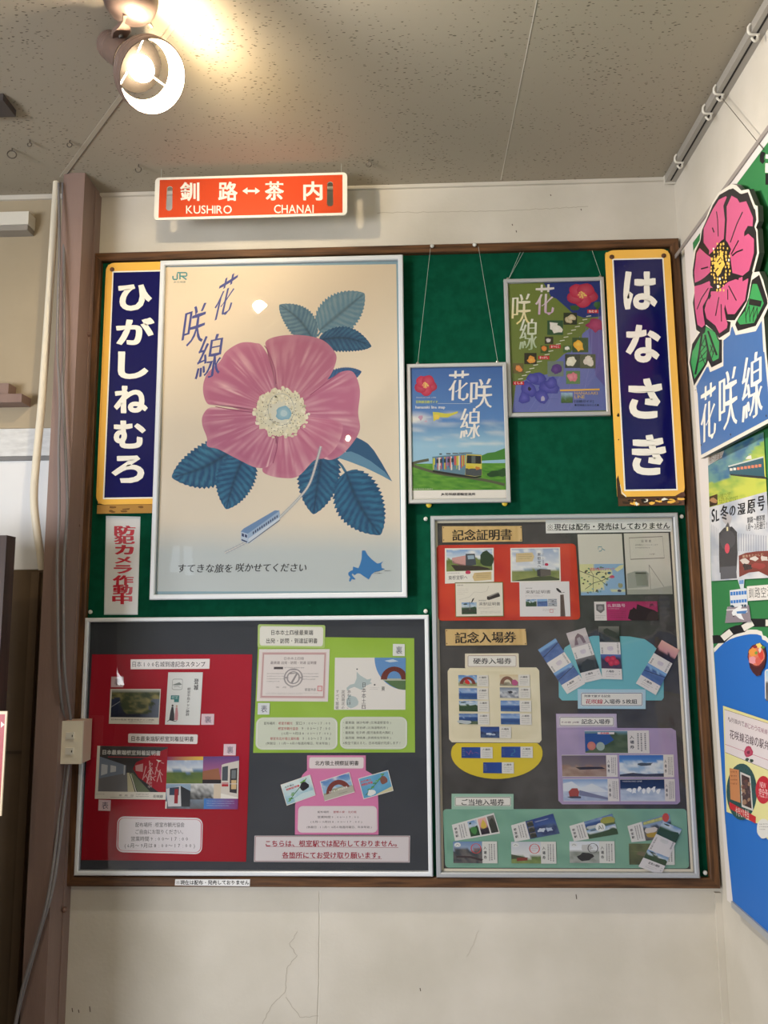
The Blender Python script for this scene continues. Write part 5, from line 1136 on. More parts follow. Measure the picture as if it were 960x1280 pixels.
tab_heading('cream tab slip with brush letters 硬券入場券 in a brown outline', V5, [(236, 62), (656, 66), (654, 162), (240, 152)], [('硬券入場券', (284, 86, 614, 138), INK)], [(214, 48), (674, 48), (678, 166), (214, 168)], c(222, 212, 190), c(140, 90, 60))
tick = [('arch', '夕焼', (156, 232, 414, 326), 'red-flowered dark arch', 'top of the left column'), ('sea', '', (160, 344, 414, 440), 'blue waves', 'second in the left column'), ('hill', '', (162, 452, 420, 544), 'green cape and cloud', 'third in the left column'), ('coast', '', (162, 562, 422, 654), 'bay seen from the air', 'bottom of the left column'),
        ('pale_arch', '', (510, 228, 768, 324), 'brown arch with a pink flower', 'top of the right column'), ('snow', '', (512, 338, 774, 428), 'snowy hut', 'second in the right column'), ('sea', '', (518, 450, 782, 544), 'calm blue sea', 'third in the right column'), ('sea', '', (520, 562, 784, 656), 'blue-grey shore', 'bottom of the right column'), ('night', '', (346, 674, 608, 770), 'blue hills', 'alone at the bottom centre')]
for i, (kd, _, (x0, y0, x1, y1), what, where) in enumerate(tick):
    def d(A, kd=kd, i=i):
        photo(A, 0, 0, .62, 1, kd, 30+i, 12, 8)
        if i == 0: A.blob(.30, .62, .09, .22, c(206, 50, 50), 10, .3, 1)
        white_part(A, .63, 0, 1, 1, i*3, 3, '入場券')
    card('ticket', 'small ticket with %s, %s, cream sheet' % (what, where), 'ticket', vw(V5, [(x0, y0), (x1, y0+1), (x1+2, y1+3), (x0+2, y1-2)]), LV[1], d, 'small hard tickets', c(216, 212, 206), thick=.0010)
YEL = c(212, 188, 56)
card('yellow_sheet', 'yellow half-oval backing sheet under the cream sheet', 'backing sheet', vw(V5, [(94, 800), (880, 800), (880, 1122), (94, 1122)]), LV[0]-.0006, lambda A: None, None, YEL,
     [(.06, .045), (.94, .045)]+[(.5+.5*math.cos(a), .32+.68*math.sin(a)) for a in [math.radians(d_) for d_ in range(-15, 196, 10)]], mat=M['card'])
for i, ((x0, y0, x1, y1), what, col) in enumerate((((184, 850, 450, 944), 'left of the yellow sheet, red line drawing', c(170, 90, 130)), ((526, 846, 794, 940), 'right of the yellow sheet, green line drawing', c(70, 150, 170)), ((370, 980, 632, 1074), 'bottom of the yellow sheet, plain blue picture', c(60, 80, 150)))):
    def d(A, i=i, col=col):
        photo(A, 0, 0, .61, 1, 'blue', 1, 2, 2); A.line([(.16, .4), (.24, .7), (.30, .3), (.36, .6), (.46, .45), (.56, .6)] if i == 0 else [(.3, .3), (.4, .2), (.44, .5), (.36, .6), (.30, .8), (.42, .85)] if i == 1 else [(.1, .2), (.06, .4), (.14, .4), (.10, .7)], .02, col)
        A.scribble(.03, .2, .12, .9, 4, c(150, 170, 206), i, .5, 2); white_part(A, .62, 0, 1, 1, 50+i, 3, '入場券')
    card('ticket', 'small dark blue ticket, %s' % what, 'ticket', vw(V5, [(x0, y0), (x1, y0), (x1+2, y1+2), (x0, y1-2)]), LV[1]-.0006, d, 'small hard tickets', c(214, 212, 208), thick=.0010)
# fan of tall tickets
V6 = (665, 775, 5.0526)
TEALS = c(112, 178, 190)
card('teal_sheet', 'light teal arched backing sheet behind the fanned tall tickets', 'backing sheet', vw(V6, [(166, 100), (830, 100), (832, 508), (170, 508)]), LV[0],
     lambda A: None, None, TEALS, [(.0, .62), (.01, .40), (.06, .18), (.18, .06), (.33, .0), (.5, 0), (.68, .01), (.82, .05), (.90, .14), (.97, .26), (1, .45), (1, .96), (.98, 1), (.03, 1), (0, .95)], mat=M['card'])
talls = [('bridge', 'bridge', [(38, 188), (148, 116), (336, 402), (222, 468)], 'leftmost of the fan', 'blue bridge and sea pictures', 0), ('house', 'dark_tree', [(216, 84), (336, 48), (446, 370), (326, 398)], 'second of the fan from the left', 'a pale house and dark leaves', 1),
         ('dark_tree', 'berry', [(420, 40), (550, 40), (570, 376), (444, 372)], 'upright one in the middle', 'red berries', 2), ('sunset', 'bridge', [(820, 126), (932, 190), (782, 474), (656, 400)], 'rightmost, leaning right', 'a pink sunset', 3)]
for k1, k2, q, where, what, i in talls:
    def d(A, k1=k1, k2=k2, i=i):
        photo(A, 0, 0, 1, .30, k1, 60+i, 8, 7); photo(A, 0, .53, 1, .80, k2, 70+i, 8, 7); A.blob(.5, .42, .16, .045, c(206, 196, 206), 12, .1, 3); A.scribble(.36, .385, .66, .455, 3, c(150, 140, 160), 4+i, .5, 8)
        A.text('花咲線入場券', .84, .31, .92, .52, LINK, vert=True); A.text('根室駅', .06, .40, .14, .52, LINK, vert=True, same=True); A.text('入場券', .22, .83, .62, .875, LINK, bold=.02); A.scribble(.2, .90, .75, .98, 2, c(120, 116, 120), 6, .5, 12); A.scribble(.86, .84, .94, .94, 2, c(110, 106, 110), 7, .6, 1)
    card('tall_ticket', 'tall ticket with %s, %s' % (what, where), 'ticket', vw(V6, q), LV[1]-.0008*i, d, 'fanned tall tickets', c(222, 216, 214))
tab_heading('pale blue slip reading 花咲線入場券５枚組 with its first letters red, below the teal sheet', V6, [(308, 458), (700, 460), (698, 544), (308, 546)], [('列車で旅する記念', (330, 472, 496, 488), INK), ('花咲線', (338, 500, 448, 530), c(176, 36, 56)), ('入場券５枚組', (452, 500, 664, 530), INK)], [(288, 436), (718, 438), (718, 562), (290, 560)], c(170, 200, 216), c(60, 90, 140))
# purple
V7 = (690, 880, 5.647)
PUR = c(164, 146, 182)
card('purple_sheet', 'pale purple backing sheet with a top tab under five wide tickets', 'backing sheet', vw(V7, [(28, 68), (872, 68), (906, 708), (46, 708)]), LV[0], lambda A: A.mosaic(.02, .18, .97, .97, 12, 10, lambda u, v: mixc(c(172, 152, 188), c(152, 138, 172), .5+fb(u, v, 4, 6))), None, PUR,
     [(.0, 0), (.505, 0), (.508, .158), (.96, .16), (.995, .19), (1, .97), (.975, 1), (.03, 1), (0, .96)], mat=M['card'])
tab_heading('lilac slip reading 記念入場券 at the top of the purple sheet', V7, [(52, 90), (438, 88), (438, 156), (54, 160)], [('その他ＪＲ東', (64, 122, 192, 138), c(110, 80, 100)), ('記念入場券', (208, 106, 412, 142), INK)], [(32, 72), (456, 70), (456, 164), (36, 168)], c(186, 172, 196), c(90, 80, 110))
wides = [('bay', (230, 188, 684, 348), .665, 'round insets on a green bay', 'alone at the top'), ('brown', (68, 360, 460, 514), .80, 'a brown steam train scene', 'left of the middle row'), ('ice', (474, 358, 858, 516), .81, 'drift ice on blue sea', 'right of the middle row'),
         ('winter_train', (76, 528, 470, 686), .80, 'a red train in snow', 'left of the bottom row'), ('cranes', (480, 530, 866, 686), .81, 'white cranes on dark blue', 'right of the bottom row')]
for i, (kd, (x0, y0, x1, y1), f_, what, where) in enumerate(wides):
    def d(A, kd=kd, f_=f_, i=i):
        photo(A, 0, .02, f_, .98, kd, 80+i, 18, 10)
        if i == 0: A.rect(.20, .07, .46, .16, c(216, 206, 206)); A.text('花咲線', .24, .075, .38, .155, c(190, 40, 60), bold=.04)
        if i == 4: A.text('HANASAKI LINE', .05, .07, .4, .13, c(206, 206, 214))
        white_vert(A, f_, 0, 1, 1, 10+i)
    card('wide_ticket', 'wide ticket with %s, %s, purple sheet' % (what, where), 'ticket', vw(V7, [(x0, y0), (x1, y0-1), (x1+5, y1+1), (x0+5, y1)]), LV[1], d, 'wide souvenir tickets', c(214, 208, 206))
# green strip
SG = c(122, 168, 148)
card('sea_green_sheet', 'long sea-green backing sheet along the bottom of the ticket frame', 'backing sheet', [(553.5, 1011.5), (858, 1011), (861.5, 1085.5), (556.5, 1084.5)], LV[0], lambda A: A.mosaic(.01, .03, .99, .97, 24, 6, lambda u, v: mixc(c(130, 174, 154), c(112, 156, 138), .5+fb(u*3, v, 4, 2))), None, SG, rr(0, 0, 1, 1, .015, .06), mat=M['card'])
V8 = (545, 985, 5.647)
tab_heading('green-edged slip reading ご当地入場券 above the sea-green sheet', V8, [(132, 62), (530, 64), (530, 128), (132, 128)], [('ご当地入場券', (180, 78, 482, 122), INK)], [(110, 40), (548, 42), (548, 152), (110, 150)], c(150, 186, 168), c(60, 84, 74))
V9 = (700, 1005, 5.647)
tilt = [(V8, [(112, 260), (408, 176), (452, 320), (134, 374)], 'three bright picture panels', 'first from the left', 0), (V8, [(530, 264), (826, 180), (874, 322), (556, 380)], 'a blue lake and cranes', 'second from the left', 1), (V9, [(66, 156), (368, 68), (412, 212), (98, 264)], 'a white round badge', 'third from the left', 2), (V9, [(476, 156), (772, 66), (800, 240), (505, 270)], 'houses under a red sun', 'fourth from the left', 3)]
for vw_, q, what, where, i in tilt:
    def d(A, i=i):
        white_vert(A, .0, 0, .34, 1, 20+i, '根室駅')
        if i == 0: photo(A, .36, .08, .57, .92, 'hill', 4, 6, 6); photo(A, .60, .08, .79, .92, 'sunset', 5, 6, 6); photo(A, .82, .08, .98, .92, 'dark_tree', 6, 6, 6); A.blob(.70, .42, .07, .22, c(206, 176, 80), 9, .3, 3); A.blob(.46, .65, .08, .2, c(70, 130, 70), 9, .3, 4)
        elif i == 1:
            photo(A, .34, 0, 1, 1, 'night', 7, 12, 8)
            for k in range(3): photo(A, .36, .06+k*.31, .50, .34+k*.31, 'dark_tree', k+3, 4, 4)
            A.text('HANASAKI', .55, .14, .85, .20, c(196, 206, 220))
        elif i == 2: photo(A, .34, 0, 1, .5, 'coast', 8, 12, 5); photo(A, .34, .5, 1, 1, 'hill', 9, 12, 5); A.blob(.85, .25, .14, .2, c(150, 150, 70), 9, .3, 2); A.blob(.66, .5, .11, .22, c(224, 226, 224), 16, 0, 3); A.text('A1', .60, .40, .72, .62, c(50, 70, 60))
        else: photo(A, .34, 0, 1, 1, 'village', 10, 12, 8); A.rect(.36, .04, .85, .2, c(150, 160, 110)); A.text('花咲線の旅', .37, .05, .82, .18, c(206, 200, 120), bold=.03); A.blob(.9, .12, .08, .18, c(196, 80, 70), 12, 0, 4); A.blob(.52, .5, .14, .14, c(206, 196, 190), 8, .3, 5); A.blob(.5, .75, .16, .12, c(170, 140, 60), 8, .3, 6)
    card('tilted_ticket', 'tilted ticket with %s, %s on the sea-green sheet' % (what, where), 'ticket', vw(vw_, q), LV[1], d, 'tilted local tickets', c(214, 212, 210))
low = [(V8, (120, 378, 430, 530), 'village', 'a village and red stamp', 'first from the left'), (V8, (530, 380, 846, 532), 'hill', 'a pale sky and red stamp', 'second from the left'), (V9, (66, 264, 384, 416), 'steam', 'a black and white train', 'third from the left'), (V9, (486, 280, 806, 428), 'hill', 'a dark field under a tall one', 'fourth from left')]
for i, (vw_, (x0, y0, x1, y1), kd, what, where) in enumerate(low):
    def d(A, kd=kd, i=i):
        if i == 3: A.mosaic(0, 0, .66, 1, 10, 7, lambda u, v: mixc(c(96, 104, 70), c(70, 76, 56), v+fb(u, v, 5, 9))); A.line([(.05, .35), (.6, .45)], .02, c(120, 120, 90)); A.blob(.28, .5, .10, .12, c(110, 100, 80), 8, .4, 2)
        elif i == 1: A.mosaic(0, 0, .66, 1, 10, 7, landf(.68, c(190, 196, 206), c(216, 216, 216), c(90, 110, 70), c(130, 146, 90), 4, .5)); A.poly([(0, .58), (.2, .66), (.4, .76), (0, .8)], c(76, 84, 66)); A.poly([(.12, .74), (.36, .72), (.36, .86), (.12, .90)], c(130, 64, 56))
        else: photo(A, 0, 0, .66, 1, kd, 40+i, 12, 8)
        if i != 3: A.line([(.52+.11*math.cos(a), .32+.22*math.sin(a)) for a in [k*.45 for k in range(14)]], .022, c(200, 66, 66) if i < 2 else c(90, 90, 94), closed=True); A.scribble(.45, .2, .6, .48, 3, c(196, 80, 80) if i < 2 else c(100, 100, 104), i, .6, 4); A.blob(.10, .15, .07, .11, c(214, 216, 216), 10, .1, 2); A.line([(.06, .18), (.10, .12), (.14, .18)], .015, c(60, 80, 70))
        white_vert(A, .66, 0, 1, 1, 30+i)
    card('local_ticket', 'straight ticket with %s, %s, sea-green sheet' % (what, where), 'ticket', vw(vw_, [(x0, y0), (x1, y0-1), (x1+4, y1+2), (x0+3, y1)]), LV[2], d, 'straight local tickets', c(212, 212, 208))
def d_t(A):
    photo(A, 0, 0, 1, .26, 'hill', 3, 8, 6); A.poly([(.0, .2), (.5, .16), (1, .24), (1, .30), (.0, .28)], c(50, 76, 60)); photo(A, 0, .62, 1, .80, 'hill', 6, 8, 5); A.line([(.1, .64), (.9, .78)], .015, c(60, 66, 56)); A.blob(.5, .36, .2, .04, c(206, 206, 206), 12, .1, 3); A.scribble(.3, .33, .7, .40, 3, c(150, 150, 156), 5, .5, 9)
    A.text('花咲線入場券', .06, .34, .14, .60, LINK, vert=True); A.text('根室駅', .86, .30, .94, .46, LINK, vert=True, same=True); A.text('記念入場券', .3, .83, .80, .88, LINK, bold=.02); A.scribble(.25, .91, .75, .98, 2, c(116, 112, 116), 6, .5, 12); A.scribble(.88, .86, .95, .97, 2, c(90, 88, 92), 7, .6, 1)
card('tall_ticket', 'tall ticket leaning over the right end of the sea-green sheet and the frame margin', 'ticket', vw(V9, [(728, 120), (860, 178), (714, 502), (554, 442)]), LV[3], d_t, 'fanned tall tickets', c(216, 212, 214))
# ------------------------------------------------------------------ right wall: route map board and what is fixed to it
XB = XW-.020          # face of the white board
MG, MB = c(52, 122, 72), c(40, 106, 190)
t = thing('route_map_board', 'large white board on the right wall with a green and blue route map', 'map board', (XW, -.9, .9))
zt = onX(857, 302, XB).z; pbl = onX(911, 1127, XB); yl = onX(866, 445, XB).y
ye = -1.75; zb_ = pbl.z
bm = boxm(XB, XW-.0003, ye, min(-.0315, onX(858, 350, XB).y), zb_, zt); obj('backing_board', bm, plain('white_painted_board', c(222, 216, 214), .5), t, bevel=.002)
# thin grey strip drawing the board's edge shadow along its top
A = artX(XB-.0006); A.px()
zg = onX(923, 229.5, XB).z; yg = onX(889, 760, XB).y
def P3(y, z): return Vector((XB-.0006, y, z))
A.at = lambda a, b_: P3(a, b_)      # a: depth along the wall, b_: height
ec = onX(892, 815, XB); zsea = ec.z
A.poly([(q.y, q.z) for q in (onX(866, 303.5, XB-.0006), onX(876, 450, XB-.0006), onX(885.5, 575, XB-.0006), onX(889, 726, XB-.0006), onX(892, 815, XB-.0006))]+[(yg, zb_+.2), (ye, zb_+.012), (ye, zg)], MG)
A.at = lambda px, py: onX(px, py, XB-.0006); A.px()
coast = [(892.5, 814), (898, 808), (904, 802.5), (912, 797.5), (920, 794.5), (930, 792), (938, 790.8), (946, 791), (952, 793), (953.5, 798), (957, 799), (962, 804)]
right = [onX(962, 804, XB)]
coastw = [onX(x, y, XB-.0006) for x, y in coast]
A.at = lambda a, b_: P3(a, b_)
sea = [(p.y, p.z) for p in coastw]+[(-.9, coastw[-1].z-.04), (-1.3, coastw[-1].z+.02), (ye, coastw[-1].z-.05), (ye, zb_+.012), (yg-.016, zb_+.012), (yg-.004, zb_+.14), (yg, zb_+.25)]
A.poly(sea, MB); A.line([(p.y, p.z+.002) for p in coastw]+[(-.9, coastw[-1].z-.04), (-1.3, coastw[-1].z+.02), (ye, coastw[-1].z-.05)], .011, WHITE)
A.poly([(yg+.002, zb_+.25), (yg+.002, zb_+.012), (yg-.016, zb_+.012), (yg-.004, zb_+.14)], c(222, 216, 214))
A.at = lambda px, py: onX(px, py, XB-.0006); A.px()
TRK = [(891, 797), (897, 799), (903, 799), (909, 793), (914, 789.5), (921, 787), (928.5, 785.5), (934, 780), (940, 778.5), (948, 778.5), (957, 778.5), (964, 779)]
A.line([(891, 799.5)]+TRK[1:], 10.5, BLACK)
for a, b_ in (((903, 798), (914, 789.5)), ((928.5, 785.5), (941, 778.5)), ((957, 778.5), (966, 779))): A.line([a, ((a[0]+b_[0])/2+.2, (a[1]+b_[1])/2-.2), b_], 8.0, WHITE)
for seg, col in (([(954.5, 190), (952.5, 195), (952.5, 201), (955, 203)], BLACK), ([(957, 195.5), (962, 196)], WHITE), ([(959.5, 204), (959.2, 216)], WHITE), ([(959.6, 217), (959.6, 231)], BLACK)): A.line(seg, 5.5, col)
A.build('map_print', M['paper'], t)
obj('lower_rail', boxm(XB-.006, XB-.0004, ye, yg-.018, zb_-.004, zb_+.012), M['silver2'], t, bevel=.001)
obj('edge_shadow_strip', boxm(XB-.004, XB-.0004, ye, -.032, zt-.012, zt), plain('grey_edge_shadow', c(150, 142, 138), .5), t, bevel=.001)  # grey strip standing for the board's edge shadow
fix(t)

# flower-shaped station cutout standing off the board
XF = XB-.030
V = (855, 220, 9.143)
def G(pts): return [(x, y) for x, y in pts]
A = artX(XF)
A.view(*V)
W2 = (855, 350, 9.143)
def lo(pts): return [(x, y+130*9.143) for x, y in pts]       # lower close-up in the upper one's units
white_out = [(540, 90), (600, 105), (655, 160), (740, 148), (815, 330), (840, 340), (848, 500), (826, 585), (840, 610), (858, 880), (800, 1100), (860, 1090), (905, 1190)] + lo([(905, 60), (960, 210), (965, 300), (905, 420), (935, 900), (985, 1660), (985, 1700), (720, 1890), (330, 2080), (118, 2215), (118, 2180)]) 
# text plate bottom edge read in the third close-up
def hi(pts): return [((860+x/8.533-855)*9.143, (440+y/8.533-220)*9.143) for x, y in pts]
white_out = [(540, 90), (600, 105), (655, 165), (740, 150), (812, 330), (842, 345), (850, 520), (822, 590), (840, 612), (858, 880), (800, 1100), (860, 1092), (905, 1190)] + lo([(960, 215), (968, 300), (912, 425)]) + hi([(835, 0), (870, 330), (930, 720), (135, 1138)]) + hi([(88, 400)]) + lo([(115, 1260), (45, 950), (80, 730), (150, 612), (130, 560), (95, 330), (90, 270), (105, 120)]) + [(82, 1140), (80, 1080), (112, 850), (180, 735), (190, 620), (320, 310), (395, 190)]
WOUT = white_out
PKF = c(200, 88, 132); GRF = c(56, 150, 84); BLF = c(66, 106, 164)
# blue plate
A.poly(hi([(375, -60), (500, -60), (815, 0), (846, 330), (880, 700), (140, 1098), (98, 385), (215, 150), (235, 215), (378, 150)]), BLF)
A.poly(lo([(540, 545), (555, 530), (590, 630), (820, 585), (890, 460), (925, 1200), (150, 1290), (140, 1215), (262, 990), (300, 1052), (450, 985), (450, 690), (525, 630)]), BLF)
# black silhouettes of flower and leaves
blk = [(530, 150), (560, 140), (640, 200), (660, 205), (730, 185), (800, 370), (815, 385), (828, 500), (805, 580), (826, 640), (835, 880), (780, 1090), (770, 1150)] + lo([(765, 0), (720, 240), (620, 400), (580, 460), (480, 460), (535, 480), (520, 590), (400, 665), (360, 600), (250, 510), (240, 560), (200, 610), (140, 570), (110, 330), (100, 260), (125, 120)]) + [(100, 1140), (100, 1080), (132, 860), (185, 745), (205, 620), (330, 330), (405, 215), (520, 150)]
A.poly(blk, BLACK)
leafR = lo([(775, 0), (860, -60), (950, 220), (955, 270), (820, 525), (615, 582), (585, 510), (600, 470), (700, 300), (740, 200)]); A.poly(leafR, BLACK)
A.poly(lo([(785, 45), (835, 45), (912, 265), (800, 490), (640, 510), (605, 465), (700, 350), (745, 210)]), GRF); A.poly(lo([(748, 212), (888, 240), (875, 308), (740, 280)]), BLACK)
for k, pts in enumerate(([(700, 340), (712, 490)], [(745, 290), (702, 430)], [(745, 290), (755, 480)], [(800, 300), (752, 430)], [(800, 300), (790, 480)], [(838, 310), (795, 430)], [(838, 310), (836, 420)])): A.line(lo(pts), 8, BLACK, same=k > 0)
A.poly(lo([(245, 520), (365, 600), (400, 680), (435, 680), (435, 940), (315, 1000), (275, 920), (262, 960), (115, 1210), (62, 940), (95, 730), (170, 615)]), BLACK)
A.poly(lo([(250, 525), (355, 600), (388, 685), (402, 700), (398, 895), (330, 930), (285, 800), (278, 870), (240, 960), (120, 1130), (78, 940), (100, 800), (190, 640), (240, 600)]), GRF)
for k, pts in enumerate(([(205, 625), (165, 900), (130, 1080)], [(240, 625), (275, 800), (262, 930)], [(275, 580), (375, 860)], [(175, 640), (95, 800)])): A.line(lo(pts), 22, BLACK, same=False)
for k, pts in enumerate(([(195, 760), (240, 660)], [(240, 770), (205, 740)], [(185, 830), (255, 740)], [(180, 900), (265, 800)], [(240, 960), (180, 820)], [(170, 940), (250, 890)], [(300, 740), (340, 850)], [(330, 740), (300, 830)], [(350, 780), (320, 890)])): A.line(lo(pts), 9, BLACK, same=k > 0)
# pink petals
petals = [[(545, 225), (610, 260), (635, 305), (712, 288), (780, 450), (790, 480), (785, 575), (730, 570), (690, 640), (690, 690), (735, 660), (800, 720), (800, 880), (745, 1080), (670, 1140), (555, 1110), (535, 960), (520, 890), (540, 840), (500, 760), (478, 735), (492, 500), (488, 350)],
          [(480, 230), (400, 270), (330, 380), (225, 600), (225, 760), (290, 850), (285, 900), (340, 850), (420, 745), (455, 720), (468, 500), (450, 340), (490, 240)],
          [(180, 825), (270, 905), (310, 930), (300, 1100), (235, 1160), (190, 1190), (125, 1220), (118, 1090), (145, 880)],
          [(120, 1260), (200, 1240), (290, 1200), (330, 1280)] + lo([(300, 90), (270, 200), (215, 300), (220, 380), (240, 510), (205, 545), (155, 510), (125, 320), (120, 130)]),
          lo([(310, 130), (380, 130), (460, 60), (510, 20), (735, -60), (735, 0), (700, 230), (580, 390), (500, 390), (470, 280), (460, 330), (480, 440), (500, 500), (490, 550), (405, 610), (360, 520), (260, 440), (235, 340), (260, 250), (300, 180)])]
for k, p_ in enumerate(petals): A.poly(p_, PKF)
for k, (pts, w_) in enumerate((([(372, 405), (385, 500), (392, 690)], 10), ([(325, 590), (345, 645)], 14), ([(670, 410), (600, 560), (530, 760)], 12), ([(625, 735), (540, 895)], 13), ([(675, 840), (600, 870), (550, 912)], 17), ([(195, 1062), (278, 1040)], 16))): A.line(pts, w_, BLACK, same=k > 0)
A.poly([(555, 1108), (635, 1130), (625, 1190), (545, 1165)], BLACK); A.poly([(670, 1145), (790, 1090), (770, 1150), (670, 1205)], BLACK)
for k, (pts, w_) in enumerate((([(280, 90), (200, 210), (150, 335)], 11), ([(400, 195), (362, 410)], 11), ([(425, 275), (430, 475)], 11), ([(500, 105), (502, 225)], 11), ([(510, 65), (600, 235)], 13))): A.line(lo(pts), w_, BLACK, same=k > 0)
A.poly(lo([(300, 140), (312, 180), (290, 225), (272, 185)]), BLACK)
# the heart of yellow flecks on black
A.poly([(430, 735), (470, 760), (515, 850), (535, 960), (525, 1100), (490, 1200), (455, 1260)] + lo([(440, 80), (385, 140), (300, 60)]) + [(300, 1100), (305, 960), (335, 870), (380, 790)], BLACK)
rnd = random.Random(12); YL = c(240, 196, 90); first = True
for ky in range(13):
    for kx in range(7):
        u = (kx+.5)/7+rnd.uniform(-.03, .03); v = (ky+.5)/13; hw = .5*math.sin(math.pi*min(.97, .10+v*.86))**.7
        if abs(u-.5) > hw*.95: continue
        x = 300+235*u; y = 760+560*v
        if abs(u-.47) < .2 and .22 < v < .72: continue
        x += rnd.uniform(-7, 7); y += rnd.uniform(-8, 8); e1, e2 = rnd.uniform(.5, 1.1), rnd.uniform(.5, 1.15)
        A.poly([(x-11*e1, y-14*e2), (x+9*e2, y-18*e1), (x+13*e1, y+12*e2), (x-7*e2, y+20*e1)], YL if rnd.random() < .85 else ENW, same=not first); first = False
A.poly([(420, 840), (455, 900), (450, 960), (470, 1010), (440, 1060), (420, 1110), (385, 1150), (355, 1080), (350, 1010), (375, 930)], YL, same=False)
for k, pts in enumerate(([(380, 985), (420, 930), (440, 965)], [(400, 1010), (425, 990)], [(360, 1090), (395, 1050)], [(450, 900), (462, 960)], [(410, 870), (400, 915)])): A.line(pts, 13, BLACK, same=k > 0)
# lettering and screws
W_ = (860, 440, 8.533)
A.view(*W_)
A.text('花', 135, 345, 300, 950, ENW, bold=-.020, xb=.046, res=3, slope=-110); A.text('咲', 330, 190, 530, 815, ENW, bold=-.020, xb=.046, res=3, slope=-110, same=True); A.text('線', 575, 20, 800, 715, ENW, bold=-.018, xb=.040, res=3, slope=-130, same=True)
for k, (x, y) in enumerate(((455, 880), (835, 680), (142, 992))): A.blob(x, y, 7, 12, c(40, 44, 60), 8, 0, 1, same=k > 0)
A.view(*V)
o = A.build('flower_cutout_sign', M['painted'], None, WOUT, .012, c(222, 216, 206), side=c(66, 64, 60))  # dark grey edge paints in the shade on the cutout's sides
tag(o, 'pink flower-shaped cutout sign with green leaves and blue plate reading 花咲線 on the right wall', 'sign')
for k, (x, y) in enumerate(((911, 290), (884, 405))):
    p = onX(x, y, XB); q_ = p.copy(); q_.x = XF+.0125
    obj('spacer', tubem([p-Vector((.0007, 0, 0)), q_], .008, 10), M['white_plastic'], o).matrix_parent_inverse = Matrix()

def wcard(name, label, cat, q, X, draw, base, outline=None, group=None, mat=None, thick=.0005): return card(name, label, cat, q, X, draw, group, base, outline, mat, thick, plane='X')
X1 = XB-.0030
V = (870, 540, 7.111)
def d_g(A):
    def f(u, v):
        n = fb(u*1.5, v*1.5, 4, 4); edge = .80-.42*u if u < .5 else .60
        edge = .62-.25*(u) + .12*math.sin(u*5)
        return mixc(c(66, 112, 150), c(110, 156, 150), .4+n*1.4) if v < edge-.1 else mixc(c(130, 170, 84), c(196, 204, 90), (v-edge)*1.6+.4+n)
    A.mosaic(0, 0, 1, 1, 20, 24, f); A.view(*V)
    A.poly([(285, 310), (600, 222), (610, 395), (300, 372)], c(50, 92, 108)); A.line([(288, 306), (600, 222)], 12, c(200, 208, 206)); rnd = random.Random(2)
    for k in range(9): x = 300+k*32; A.rect(x, 322-k*4.5, x+24, 344-k*4.0, c(216, 130, 100) if k > 1 else WHITE, same=k > 0)
    A.poly([(300, 372), (612, 395), (640, 420), (430, 400), (310, 385)], c(52, 56, 60)); A.poly([(440, 240), (460, 215), (490, 205), (495, 240)], WHITE)
    A.poly([(105, 215), (250, 165), (230, 225), (108, 300)], c(222, 216, 206)); A.text('１月～３月運行', 112, 200, 236, 258, c(150, 110, 90), slope=-40)
    A.poly([(118, 575), (190, 550), (192, 645), (122, 665)], c(60, 50, 44)); A.blob(155, 610, 28, 26, c(170, 130, 96), 8, .3, 2); A.text('くしろ湿原ノロッコ号で', 190, 545, 310, 585, c(96, 110, 40), slope=-30); A.text('大自然の旅へ出かけます', 205, 575, 372, 625, c(96, 110, 40), slope=-30, same=True)
wcard('train_poster', 'poster of a green observation train on a yellow-green slope, below the flower cutout', 'poster', vw(V, [(104, 215), (600, 0), (628, 530), (120, 668)]), X1, d_g, c(120, 160, 90), mat=M['laminate'])
